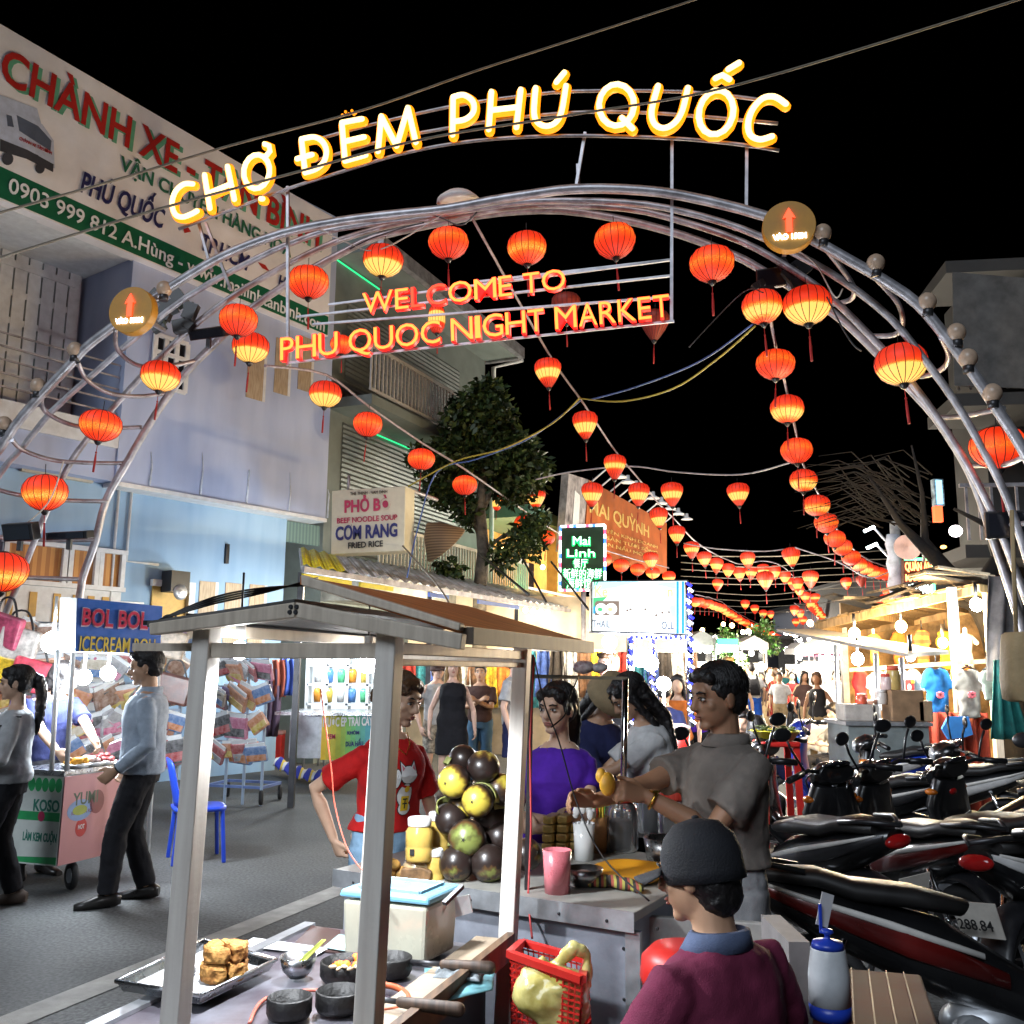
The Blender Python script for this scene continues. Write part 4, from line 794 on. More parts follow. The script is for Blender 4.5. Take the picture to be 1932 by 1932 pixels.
    for s, key in ((1, 'r'), (-1, 'l')):
        hp = Pv+V((s*.085, 0, -.03)); an = V(P_.get(key+'f', (s*.1, 0, .075)))
        kn, an = ik(hp, an, .40, .395, V(P_.get(key+'k', (s*.12, 1, 0)))); legs[s] = (hp, kn, an)
        b.tube([hp, hp.lerp(kn, .35), kn, kn.lerp(an, .3), an], [.085, .075, .052, .053, .035], 12, rnd=True)
        ty = P_.get(key+'y', s*-.2); fd = V((-math.sin(ty), math.cos(ty), 0)); legs[s] += (fd,)
        b.tube([an+V((0, 0, -.02))-fd*.03, an+fd*.06+V((0, 0, -.04)), an+fd*.15+V((0, 0, -.055))], [.038, .035, .022], 10, rnd=True)
    body = b.build('body', SK[skin], t, world=False, remesh=vox, smooth=2)
    if shoe:
        for s in (1, -1):
            an, fd = legs[s][2], legs[s][3]; sd_ = V((fd.y, -fd.x, 0))
            MB().loft([(an-fd*.085+Z*-.03, sd_*.03, Z*.03), (an-fd*.05+Z*-.025, sd_*.042, Z*.048), (an+fd*.04+Z*-.035, sd_*.045, Z*.045), (an+fd*.13+Z*-.05, sd_*.044, Z*.027), (an+fd*.19+Z*-.057, sd_*.025, Z*.018)], 12, p=2.6).build('shoe', shoe, t, world=False)
    if vox < .013:                              # features of the face
        for s in (-1, 1):
            e = MB().ell(HD(s*.032, .083, .004), (.0155, .007, .0065), Rh, 12, 8).build('eye', EYW, t, world=False); MB().ell(HD(s*.032, .0885, .004), (.0062, .003, .006), Rh, 10, 6).build('iris', EYE, e, world=False)
            MB().tube([HD(s*.016, .096, .0255), HD(s*.034, .093, .0315), HD(s*.052, .079, .0255)], [.0032, .0042, .002], 6).tube([HD(s*.017, .091, .009), HD(s*.033, .0915, .0125), HD(s*.049, .08, .007)], .0022, 5).build('eyebrow', HB, t, world=False)
        MB().ell(HD(0, .094, -.0565), (.021, .0055, .0048), Rh, 12, 6).ell(HD(0, .0925, -.066), (.018, .0055, .0055), Rh, 12, 6).build('lips', LIP, t, world=False)
    hb_ = MB(); E = lambda x, y, z, r: hb_.ell(HD(x, y, z), r, Rh, 18, 12)
    if hair != 'cap':
        E(0, -.026, .042, (.085, .098, .089)); E(0, -.052, -.0, (.079, .07, .078)); E(0, .046, .087, (.055, .042, .03))
        if male:
            for s in (-1, 1): E(s*.066, .0, .03, (.018, .045, .036))
            for i in range(9): a = -1+i/4; E(a*.055, .066-.02*abs(a)+random.uniform(-.01, .008), .084+random.uniform(-.008, .012), (.018, .026, .02))
        else:
            for s in (-1, 1): E(s*.05, .048, .068, (.03, .035, .035)); E(s*.072, .012, .02, (.016, .03, .05))
    if hair == 'pony':
        hb_.tube([HD(0, -.1, .05), HD(0, -.15, .03), HD(.01, -.17, -.08), HD(.02, -.16, -.22), HD(.02, -.14, -.36)], [.028, .036, .042, .036, .012], 10, rnd=True)
    if hair == 'long':
        W_ = [HD(0, -.06, .02), HD(0, -.085, -.1), HD(0, -.1, -.2)]; q = U(0, -.13, 1.22), U(0, -.14, 1.08)
        hb_.loft([(W_[0], Rh @ V((.08, 0, 0)), Rh @ V((0, .07, 0))), (W_[1], Rh @ V((.085, 0, 0)), Rh @ V((0, .05, 0))), (W_[2], Rh @ V((.09, 0, 0)), Rh @ V((0, .045, 0))), (q[0], Rs @ V((.1, 0, 0)), Rs @ V((0, .035, 0))), (q[1], Rs @ V((.07, 0, 0)), Rs @ V((0, .02, 0)))], 14)
        for s in (-1, 1): hb_.tube([HD(s*.072, .0, .03), HD(s*.084, .0, -.08), HD(s*.09, -.02, -.2)], [.02, .024, .018], 8, rnd=True)
    if hair == 'bun': E(0, -.13, -.02, (.042, .042, .042)); E(0, -.1, -.02, (.03, .04, .03))
    if hair == 'bob':
        for s in (-1, 1): hb_.tube([HD(s*.07, .01, .04), HD(s*.082, .005, -.05), HD(s*.07, .0, -.12)], [.024, .03, .02], 8, rnd=True)
        E(0, -.06, -.07, (.078, .055, .07))
    if hair == 'cap': E(0, -.036, -.012, (.081, .074, .07)); E(0, -.05, -.05, (.07, .055, .06))
    if hb_.v: ho = hb_.build('hair', hm, t, world=False, remesh=max(.006, vox), smooth=1)
    if hb_.v and vox < .013: dm = ho.modifiers.new('strands', 'DISPLACE'); dm.texture = HRTX; dm.strength = .016; dm.mid_level = .5; dm.texture_coords = 'LOCAL'
    if hair != 'cap' and vox < .01:
        m_ = MB()
        for i in range(340):
            a = random.random()*6.283; fr = max(0, math.sin(a)); bk = max(0, -math.sin(a)); e1 = 1.5+.4*bk-.62*fr**2+random.uniform(-.12, .08); s0 = random.uniform(.05, .8); tw_ = random.uniform(-.25, .25); q_ = []
            for j in range(5):
                th = s0+(e1-s0)*j/4; aa = a+tw_*j/4; rr = 1.0+.03*random.random()+.02*j/4; q_.append(HD(.087*rr*math.sin(th)*math.cos(aa), -.024+.103*rr*math.sin(th)*math.sin(aa), .04+.094*rr*math.cos(th)))
            m_.tube(q_, [.0016, .0034, .0036, .003, .0012], 4, cap=False)
        m_.build('hair_strands', hm, t, world=False)
    if hair == 'cap':
        c_ = MB(); c_.loft([(HD(0, -.018, -.018), Rh @ V((.092, 0, 0)), Rh @ V((0, .105, 0))), (HD(0, -.014, .01), Rh @ V((.093, 0, 0)), Rh @ V((0, .108, 0))), (HD(0, -.014, .05), Rh @ V((.091, 0, 0)), Rh @ V((0, .106, 0))), (HD(0, -.016, .09), Rh @ V((.08, 0, 0)), Rh @ V((0, .092, 0))), (HD(0, -.016, .122), Rh @ V((.05, 0, 0)), Rh @ V((0, .06, 0))), (HD(0, -.016, .132), Rh @ V((.012, 0, 0)), Rh @ V((0, .014, 0)))], 24)
        c_.ell(HD(0, -.016, .134), (.01, .01, .006), Rh)
        cp = c_.build('cap', P_['capm'], t, world=False)
        MB().grid(lambda u, v: HD((u-.5)*.165*(1-.2*v*v), .08-.9*(u-.5)**2*.06+v*.1*(1-(2*u-1)**2*.45), .022-.022*v-.06*(u-.5)**2), 12, 6).build('visor', P_['capm'], cp, world=False, solid=.004)
    # clothes
    def clo(mb, name, m, v=max(vox, .009), f=.02):
        o = mb.build(name, m, t, world=False, remesh=v, smooth=3)
        if vox < .02:
            dm = o.modifiers.new('folds', 'DISPLACE'); dm.texture = CLTX; dm.strength = f; dm.mid_level = .5; dm.texture_coords = 'LOCAL'
        return o
    if top:
        lo = top.get('loose', .014); hem = top.get('hem', .86); m_ = MB(); R_ = []
        for z, rx, ry, yo in rings[:-1] if not top.get('high') else rings:
            if z >= hem-.04: R_.append((U(0, yo, max(z, hem)), Rs @ V((rx*fat+lo, 0, 0)), Rs @ V((0, ry*fat+lo, 0))))
        if hem < .8:
            for z, g in ((hem, top.get('flare', .2)), ((hem+.84)/2, top.get('flare', .2)*.5+.085)): R_.insert(0 if z == hem else 1, (Pv+V((0, 0, z-.9)), V((max(g, .1)+.03, 0, 0)), V((0, max(g, .1)-.01, 0))))
        z, rx, ry, yo = rings[-2]; R_.append((U(0, yo-.004, 1.374 if male else 1.358), Rs @ V((.08, 0, 0)), Rs @ V((0, .06, 0))))
        m_.loft(R_, 24, p=2.3)
        sl = top.get('sleeve', 'short')
        for s in (1, -1):
            sh, el, wr = arms[s]
            if sl == 'strap': continue
            if sl == 'short': e = sh.lerp(el, .72); m_.tube([U(s*.06, -.01, 1.3 if male else 1.284), sh, sh.lerp(el, .35), e], [.046, (.056 if male else .047)+lo*.3, (.06 if male else .052)+lo*.3, (.063 if male else .055)+lo*.5], 14)
            elif sl == 'cap': m_.tube([U(s*.06, -.01, 1.3 if male else 1.284), sh, sh.lerp(el, .42)], [.04, .046, .052], 14)
            else: m_.tube([U(s*.06, -.01, 1.3 if male else 1.284), sh, sh.lerp(el, .5), el, el.lerp(wr, .5), el.lerp(wr, .96)], [.048, .06, .058, .052, .048, .042], 14)
        so_ = clo(m_, 'shirt', top['m'])
        if top.get('collar'):
            cm = top['collar']; MB().loft([(nk+Rs @ V((0, .0, .0)), Rs @ V((.076, 0, 0)), Rs @ V((0, .07, 0))), (nk+Rs @ V((0, -.012, .034)), Rs @ V((.068, 0, 0)), Rs @ V((0, .062, 0))), (nk+Rs @ V((0, -.012, .03)), Rs @ V((.077, 0, 0)), Rs @ V((0, .071, 0))), (nk+Rs @ V((0, .004, -.012)), Rs @ V((.097, 0, 0)), Rs @ V((0, .086, 0)))], 22, cap=False).build('collar', cm, so_, world=False, solid=.004)
    if bottom:
        kd = bottom['kind']; lo = bottom.get('loose', .012); m_ = MB()
        wz = bottom.get('waist', 1.0)
        m_.loft([(Pv+V((0, 0, -.12)), V((.155*fat+lo, 0, 0)), V((0, .1*fat+lo, 0))), (Pv+V((0, 0, 0)), V((.168*fat+lo, 0, 0)), V((0, .108*fat+lo, 0))), (U(0, 0, wz), Rs @ V((.152*fat+lo*.6, 0, 0)), Rs @ V((0, .1*fat+lo*.6, 0)))], 20)
        for s in (1, -1):
            hp, kn, an, fd = legs[s]
            if kd == 'long': m_.tube([hp, hp.lerp(kn, .4), kn, kn.lerp(an, .5), kn.lerp(an, .97)], [.092+lo*.5, .08+lo, .062+lo, .058+lo, .052+lo], 14)
            else: m_.tube([hp, hp.lerp(kn, .45), hp.lerp(kn, bottom.get('len', .85))], [.092+lo*.5, .085+lo, .08+lo*1.6], 14)
        clo(m_, 'trousers' if kd == 'long' else 'shorts', bottom['m'])
    if extra: extra(t, U, HD, arms, legs, Rs, Rh)
    return t
C_ = {n: cloth(n, c) for n, c in dict(red=(.5, .015, .015), purple=(.1, .025, .42), white=(.62, .61, .6), greyshirt=(.19, .165, .145), maroon=(.15, .022, .055), slate=(.1, .13, .22), jacket=(.36, .42, .5), black=(.014, .014, .017), navy=(.02, .025, .08), jeans=(.25, .4, .56), brown=(.07, .04, .035), beige=(.5, .33, .18), khaki=(.28, .21, .12), blue=(.02, .1, .5), lgrey=(.42, .43, .44), pants=(.27, .27, .28), orange=(.6, .16, .03), teal=(.03, .13, .14), darkgrey=(.08, .08, .085), cream=(.6, .5, .36)).items()}
SHOE = mat('dark shoe', (.015, .013, .012), .3); SAND = mat('brown sandal', (.06, .04, .03), .6)
GOLD = mat('gold metal', (.7, .42, .08), .25, 1); FW = mat('print white', (.7, .7, .7), .6, var=.05); FB = mat('print black', (.02, .02, .02), .6); FY = mat('print yellow', (.75, .5, .02), .6, var=.05); FP = mat('print pink', (.6, .2, .25), .6)
def chest(U, Rs, u, z, ry, lift=.0, male=False):   # a point on the chest surface of the trunk
    rings = RX[male]
    i = 0
    while i < len(rings)-2 and rings[i+1][0] < z: i += 1
    z0, a0, b0, y0 = rings[i]; z1, a1, b1, y1 = rings[i+1]; f = max(0, min(1, (z-z0)/(z1-z0))); a, b_, yo = a0+(a1-a0)*f, b0+(b1-b0)*f, y0+(y1-y0)*f
    return U(u, yo+(b_+ry+lift)*math.sqrt(max(.05, 1-(u/(a+ry))**2)), z)
def patch(mb, U, Rs, poly, ry, lift, mi, male=False):   # printed shape wrapped on the chest: fan from its centre
    c = (sum(p[0] for p in poly)/len(poly), sum(p[1] for p in poly)/len(poly)); P = [chest(U, Rs, *c, ry, lift, male)]
    n = len(poly); dense = []
    for i in range(n):
        a, b = poly[i], poly[(i+1) % n]
        for q in range(3): dense.append((a[0]+(b[0]-a[0])*q/3, a[1]+(b[1]-a[1])*q/3))
    mid = [((p[0]+c[0])/2, (p[1]+c[1])/2) for p in dense]
    P += [chest(U, Rs, *p, ry, lift, male) for p in mid]+[chest(U, Rs, *p, ry, lift, male) for p in dense]; k = len(dense)
    mb.add(P, [(0, 1+i, 1+(i+1) % k) for i in range(k)]+[(1+i, 1+k+i, 1+k+(i+1) % k, 1+(i+1) % k) for i in range(k)], mi)
def circ(cx, cz, rx, rz, n=14): return [(cx+rx*math.cos(i*6.2832/n), cz+rz*math.sin(i*6.2832/n)) for i in range(n)]
def cat_print(t, U, HD, arms, legs, Rs, Rh):
    sh = [o for o in t.children if o.name.startswith('shirt')][0]; m = MB(); D = lambda p: [(x-.005, z) for x, z in p]; L = .024
    for mi, lf, shp in ((1, 0, circ(0, 1.205, .047, .042)), (1, 0, circ(.005, 1.115, .042, .055)), (1, 0, circ(.055, 1.19, .016, .045)), (1, 0, circ(.0, 1.055, .036, .032)), (1, 0, [(-.047, 1.21), (-.04, 1.27), (-.01, 1.238)]), (1, 0, [(.045, 1.21), (.04, 1.27), (.01, 1.238)]),
                      (0, .002, circ(0, 1.205, .043, .038)), (0, .002, circ(.005, 1.115, .038, .051)), (0, .002, circ(.055, 1.19, .0125, .041)), (0, .002, circ(.0, 1.055, .032, .028)), (0, .002, [(-.042, 1.215), (-.037, 1.262), (-.013, 1.234)]), (0, .002, [(.04, 1.215), (.037, 1.262), (.013, 1.234)]),
                      (3, .0035, [(-.036, 1.222), (-.034, 1.25), (-.02, 1.234)]), (3, .0035, [(.035, 1.222), (.034, 1.25), (.02, 1.234)]), (4, .0035, [(-.035, 1.165), (0, 1.152), (.035, 1.165), (.035, 1.156), (0, 1.143), (-.035, 1.156)]), (2, .005, circ(0, 1.142, .013, .015)), (2, .0035, [(-.02, 1.11), (.022, 1.11), (.022, 1.045), (-.02, 1.045)]), (1, .005, [(-.012, 1.1), (.014, 1.1), (.014, 1.094), (-.012, 1.094)]), (1, .005, [(-.012, 1.08), (.014, 1.08), (.014, 1.074), (-.012, 1.074)]), (1, .005, [(-.002, 1.1), (.004, 1.1), (.004, 1.055), (-.002, 1.055)])):
        patch(m, U, Rs, D(shp), L, lf, mi)
    m.build('cat_print', [FW, FB, FY, FP, C_['red']], sh, world=False)
    MB().tube([U(-.06, .03, 1.378), U(-.04, .085, 1.33), U(0, .118, 1.29), U(.04, .085, 1.33), U(.06, .03, 1.378)], .0025, 5).build('necklace', GOLD, t, world=False)
person('young woman in a red T-shirt with a white cat print and pale jeans', 738, 4.3, (.66, -.75), 1.58, False, 0, 'bun', HBR, dict(m=C_['red'], sleeve='short', hem=.95, loose=.016), dict(m=C_['jeans'], kind='long', waist=1.02), SHOE,
       dict(hyaw=.3, hpitch=.2, lean=.06, rh=(.19, -.14, .9), lh=(-.2, .2, .84), rc=.8), .0065, extra=cat_print)
def gold_chain(t, U, HD, arms, legs, Rs, Rh): MB().tube([U(-.06, .02, 1.375), U(-.035, .075, 1.33), U(0, .112, 1.27), U(.035, .075, 1.33), U(.06, .02, 1.375)], .002, 5).build('necklace', GOLD, t, world=False)
person('woman in a purple top standing with folded arms behind the fruit cart', 1055, 4.4, (-.33, -.94), 1.53, False, 0, 'pony', HB, dict(m=C_['purple'], sleeve='cap', hem=.82, loose=.022), dict(m=C_['black'], kind='long'), SHOE,
       dict(hyaw=-.26, hpitch=.08, rh=(-.03, .2, 1.03), lh=(.03, .235, .995), re=(.8, -.1, -.5), le=(-.8, -.1, -.5), rd=(-1, .05, .1), ld=(1, -.1, .15), rn=(0, -1, 0), ln=(0, -1, 0), rc=.3, lc=.3, fat=1.06), .0065, extra=gold_chain)
def oh_boy(t, U, HD, arms, legs, Rs, Rh):
    sh = [o for o in t.children if o.name.startswith('shirt')][0]; e = arms[-1]
    for s_, z_ in (('OH BOY', 1.16), ('OH BOY & GIRL', .95)):
        o_ = U(-.185, -.07, z_) if s_ == 'OH BOY' else U(-.17, -.07, z_)
        text(s_, FB, 'lettering', sh, wmat(t) @ o_, wmat(t).to_3x3() @ (Rs @ V((0, 1, 0))) * -1 if False else wmat(t).to_3x3() @ (Rs @ V((0, -1, 0))), wmat(t).to_3x3() @ (Rs @ V((0, 0, 1))), .02, .14, ext=.001)
    MB().tube([HD(-.07, .03, -.06), HD(-.075, -.02, -.1), HD(-.05, -.08, -.11)], .006, 6).build('mask_strap', BLACK, t, world=False)
person('girl with long black hair and an off-white printed T-shirt bending forward', 1240, 5.3, (-.97, -.18), 1.6, False, 1, 'long', HB, dict(m=C_['white'], sleeve='short', hem=.86, loose=.035), dict(m=C_['black'], kind='long'), SHOE,
       dict(lean=.2, hpitch=.42, rh=(.1, .5, 1.06), lh=(-.06, .52, 1.05), re=(.4, -.2, -.8), le=(-.4, -.2, -.8), ld=(0, 1, .1), rd=(0, 1, .1)), .008, extra=oh_boy)
def watch(t, U, HD, arms, legs, Rs, Rh):
    sh, el, wr = arms[-1]; a = (wr-el).normalized(); c = wr-a*.025
    MB().torus(c, a, .031, .007, 20, 6).box(c+V((-.012, -.0, .03)), (.026, .03, .008)).build('wrist_watch', GOLD, t, world=False)
    MB().tube([U(-.175, .03, 1.12), U(-.17, .07, 1.115), U(-.15, .1, 1.125)], .003, 5).build('pocket_edge', FB, [o for o in t.children if o.name.startswith('shirt')][0], world=False)
mg = person('man in a grey collared shirt and gold watch peeling fruit', 1362, 3.5, (-.93, -.36), 1.62, True, 2, 'short', HB, dict(m=C_['greyshirt'], sleeve='short', hem=.95, loose=.03, collar=C_['greyshirt']), dict(m=C_['pants'], kind='long', loose=.02), SHOE,
       dict(hpitch=.12, lh=(-.06, .36, 1.2), le=(-.5, -.5, -.9), rh=(.08, .52, 1.16), re=(.4, -.3, -.9), ld=(.1, 1, .25), rd=(.1, 1, .15), ln=(.8, 0, -.5), rn=(-.8, 0, -.6), lc=.75, rc=.7, fat=.94), .0065, extra=watch)
hp_ = wmat(mg) @ V((-.02, .49, 1.24)); MB()
tag(MB().ell(hp_, (.028, .024, .04), n=12, k=8).ell(hp_+V((-.02, .01, .025)), (.02, .018, .026), n=10, k=7).build('peeled_fruit', mat('yellow fruit', (.75, .4, .04), .5)), 'small yellow fruit held in the hands of the man with the gold watch', 'fruit')
person('seated man seen from behind in a black baseball cap and maroon polo shirt', 1366, 2.4, (-.62, .78), 1.62, True, 1, 'cap', HB, dict(m=C_['maroon'], sleeve='short', hem=.84, loose=.03, collar=C_['slate']), dict(m=C_['black'], kind='long'), SHOE,
       dict(pelvis=.495, lean=.12, capm=mat('black cap cloth', (.012, .013, .018), .8, var=.3, bump=.3, bscale=200), hyaw=.3, hpitch=.06, rh=(.22, .3, .62), lh=(-.2, .34, .62), rf=(.16, .42, .075), lf=(-.16, .44, .075), rk=(.1, .6, 1), lk=(-.1, .6, 1), fat=.92), .0075)
def jacket(t, U, HD, arms, legs, Rs, Rh):
    m = MB(); m.loft([(U(0, .035, .96), Rs @ V((.1, 0, 0)), Rs @ V((0, .1, 0))), (U(0, .035, 1.15), Rs @ V((.1, 0, 0)), Rs @ V((0, .105, 0))), (U(0, .03, 1.33), Rs @ V((.08, 0, 0)), Rs @ V((0, .08, 0)))], 14); m.build('undershirt', C_['white'], t, world=False)
    sh, el, wr = arms[-1]; a = (wr-el).normalized(); MB().torus(wr-a*.02, a, .034, .01, 16, 6).build('wrist_band', BLACK, t, world=False)
person('man in a pale blue-grey jacket and black trousers by the ice cream cart', 288, 6.8, (-.96, -.27), 1.73, True, 1, 'short', HB, dict(m=C_['jacket'], sleeve='long', hem=.84, loose=.035, collar=C_['jacket']), dict(m=C_['black'], kind='long', loose=.012), SHOE,
       dict(hpitch=.15, lh=(-.2, .16, .86), rh=(.2, .1, .84), le=(-.4, -.9, 0), lf=(-.1, .17, .075), rf=(.1, -.05, .075), py=.02), .009, extra=jacket)
def pony_girl(t, U, HD, arms, legs, Rs, Rh):
    m = MB(); sh = [o for o in t.children if o.name.startswith('shirt')][0]
    for y, z, w, h_ in ((.07, 1.25, .05, .012), (.1, 1.16, .04, .04), (.1, 1.02, .03, .08), (-.03, 1.31, .07, .012), (.04, 1.2, .04, .012)): m.box(U(-.17, y, z), (.012, w, h_))
    m.build('sweater_print', FB, sh, world=False)
    hp, kn, an, fd = legs[-1]; c = hp.lerp(kn, .55)+V((-.093, 0, 0)); m = MB()
    for dz in (0, -.1):
        for y, z, w, h_ in ((0, .04, .07, .012), (0, -.03, .07, .012), (.032, .005, .012, .07), (-.032, -.012, .012, .035), (-.01, .008, .04, .012)): m.box(c+V((0, y, z+dz)), (.006, w, h_))
    tr = [o for o in t.children if o.name.startswith('trousers')][0]; m.build('leg_print', FW, tr, world=False)
person('young woman with a long black ponytail, white sweater and printed black trousers', 38, 6.6, (-.93, -.3), 1.6, False, 0, 'pony', HB, dict(m=C_['lgrey'], sleeve='long', hem=.86, loose=.03), dict(m=C_['black'], kind='long', loose=.012), SAND,
       dict(hpitch=.05, lh=(-.2, .25, .95), rh=(.2, .22, .93), lf=(-.1, .12, .075), rf=(.1, -.08, .075)), .009, extra=pony_girl)
person('stall keeper with tousled dark hair in a navy shirt leaning over the ice cream counter', 92, 7.6, (.75, -.66), 1.66, True, 0, 'bob', HB, dict(m=C_['navy'], sleeve='short', hem=.86), dict(m=C_['black'], kind='long'), SHOE,
       dict(lean=.3, hpitch=.3, hyaw=.9, lh=(-.16, .6, .98), rh=(.1, .52, .95), le=(-.5, 0, -.5)), .011)
# people in the street behind the carts
pp_ = lambda **k: k
person('blond woman in a black strap dress with bare arms walking toward the carts', 855, 12.2, (.1, -1), 1.76, False, 3, 'long', HBL, dict(m=C_['black'], sleeve='strap', hem=.52, loose=.022, flare=.17), None, SAND, dict(lh=(-.27, .02, .78), rh=(.27, .02, .78), lf=(-.1, .12, .075), rf=(.1, -.1, .075)), .011)
person('man in a dark cap and patterned shorts walking behind the blond woman', 826, 12.9, (.5, -.86), 1.72, True, 3, 'cap', HBR, dict(m=C_['lgrey'], sleeve='cap', hem=.84), dict(m=mat('patterned shorts', (.3, .27, .22), .85, var=.6, scale=18), kind='short', len=.95), SAND, dict(capm=C_['brown'], lf=(-.1, .15, .075), rf=(.1, -.1, .075), lh=(-.24, .2, .8)), .013)
person('man in a brown shirt and blue jeans with hands clasped at his chest', 907, 13.4, (-.1, -1), 1.66, True, 1, 'short', HB, dict(m=C_['brown'], sleeve='short', hem=.86), dict(m=mat('blue jeans', (.04, .11, .2), .8), kind='long'), SHOE, dict(lh=(.02, .25, 1.16), rh=(-.03, .25, 1.16), le=(-.6, -.1, -.8), re=(.6, -.1, -.8)), .012)
person('man in a grey shirt and navy shorts half hidden by the rear cart post', 972, 12.0, (.9, -.4), 1.8, True, 3, 'short', HBR, dict(m=C_['lgrey'], sleeve='short', hem=.84, loose=.03), dict(m=C_['navy'], kind='short', len=.95, loose=.03), SHOE, None, .012)
person('tall man in a black T-shirt and pale shorts standing under the bright stall lamp', 1148, 8.6, (-.6, -.8), 1.76, True, 3, 'short', HBR, dict(m=C_['black'], sleeve='short', hem=.84, loose=.03), dict(m=C_['beige'], kind='short', len=.9, loose=.03), SHOE, dict(lh=(-.27, .0, .8), rh=(.27, .02, .8)), .011)
def bucket_hat(t, U, HD, arms, legs, Rs, Rh): MB().loft([(HD(0, 0, .0), Rh @ V((.15, 0, 0)), Rh @ V((0, .16, 0))), (HD(0, -.005, .04), Rh @ V((.1, 0, 0)), Rh @ V((0, .115, 0))), (HD(0, -.01, .11), Rh @ V((.09, 0, 0)), Rh @ V((0, .1, 0))), (HD(0, -.01, .14), Rh @ V((.05, 0, 0)), Rh @ V((0, .06, 0)))], 20).build('bucket_hat', C_['khaki'], t, world=False)
person('vendor in a drab bucket hat and dark blue top stooping over the food trays', 1108, 5.6, (.5, -.85), 1.62, False, 1, 'long', HB, dict(m=C_['navy'], sleeve='long', hem=.84, loose=.025), dict(m=C_['black'], kind='long'), SHOE, dict(lean=.3, hpitch=.5, lh=(-.26, .5, .82), rh=(.1, .5, .84)), .011, extra=bucket_hat)
def boy_pack(t, U, HD, arms, legs, Rs, Rh): MB().loft([(U(0, -.2, .94), V((.14, 0, 0)), V((0, .07, 0))), (U(0, -.21, 1.1), V((.16, 0, 0)), V((0, .1, 0))), (U(0, -.19, 1.3), V((.12, 0, 0)), V((0, .07, 0)))], 14, p=3).tube([U(-.1, -.14, 1.3), U(-.11, 0, 1.4), U(-.11, .12, 1.2)], .022, 6).tube([U(.1, -.14, 1.3), U(.11, 0, 1.4), U(.11, .12, 1.2)], .022, 6).build('backpack', C_['black'], t, world=False)
PLAID = stripes('red plaid', (.5, .04, .03), (.2, .03, .03), 14, 0, .85, .6, (.6, .3, .12))
FARP = [('tall person with hair tinted green under the green stall light', 1373, 14, (.2, -1), 1.8, True, 3, 'short', HBL, dict(m=C_['black']), dict(m=C_['jeans'], kind='long'), {}, None),
 ('girl with long dark hair and pale face over the shoulder of the watch man', 1389, 17, (-.2, -1), 1.72, False, 0, 'long', HB, dict(m=C_['black'], sleeve='cap', hem=.9), dict(m=C_['white'], kind='long'), {}, None),
 ('man with a black backpack, white shirt and blue shorts seen from behind', 1418, 24, (.1, 1), 1.82, True, 1, 'short', HB, dict(m=C_['white'], loose=.03), dict(m=C_['blue'], kind='short', len=.95, loose=.03), dict(lf=(-.1, .1, .075)), boy_pack),
 ('woman in a red plaid dress with a dark ponytail seen from behind', 1463, 24, (-.1, 1), 1.7, False, 1, 'pony', HBR, dict(m=PLAID, hem=.5, flare=.22, loose=.03), None, dict(lf=(-.12, .1, .075)), None),
 ('woman with long brown hair in a beige top and black shorts', 1516, 22, (.3, .95), 1.62, False, 1, 'long', HBR, dict(m=C_['beige'], hem=.84, loose=.04), dict(m=C_['black'], kind='short', len=.55), dict(rh=(.3, .1, 1.1)), None),
 ('person in a bright red shirt facing the carts beside the plaid dress', 1493, 25, (-.2, -1), 1.6, False, 0, 'pony', HB, dict(m=C_['red'], hem=.75, flare=.16), dict(m=C_['black'], kind='long'), {}, None),
 ('person with short black hair and a dark print shirt between the two women', 1477, 29, (.2, 1), 1.72, True, 1, 'short', HB, dict(m=C_['teal']), dict(m=C_['black'], kind='long'), {}, None),
 ('woman in a black tank top with bare shoulders turning her head', 1540, 17, (-.5, -.8), 1.6, False, 2, 'bob', HBR, dict(m=C_['black'], sleeve='strap', hem=.84), dict(m=C_['khaki'], kind='long'), dict(lh=(-.26, .15, .9)), None),
 ('person in a grey-blue shirt walking away near the white cloth table', 1560, 27, (.1, 1), 1.78, True, 1, 'short', HB, dict(m=C_['lgrey'], loose=.03), dict(m=C_['black'], kind='long'), {}, None),
 ('person in a clean white shirt next to the bare lamp pole', 1577, 19, (-.3, -1), 1.64, True, 0, 'short', HB, dict(m=C_['white']), dict(m=C_['darkgrey'], kind='long'), {}, None),
 ('man with a black shirt in the crowd under the green stall light', 1352, 20, (0, -1), 1.65, True, 1, 'short', HB, dict(m=C_['darkgrey']), dict(m=C_['black'], kind='long'), {}, None),
 ('woman in an orange top seen through the blue-lit stall', 1278, 11, (-.3, -1), 1.55, False, 0, 'long', HB, dict(m=C_['orange'], hem=.84), dict(m=C_['black'], kind='long'), {}, None),
 ('person in a dark navy jacket seen through the blue-lit stall', 1247, 9.5, (.4, .9), 1.5, True, 1, 'short', HB, dict(m=C_['navy'], sleeve='long', loose=.03), dict(m=C_['black'], kind='long'), dict(lean=.2), None),
 ('person in a violet shirt standing past the blue LED pole', 1313, 12, (-.5, -.8), 1.6, True, 1, 'short', HB, dict(m=C_['purple']), dict(m=C_['black'], kind='long'), {}, None)]
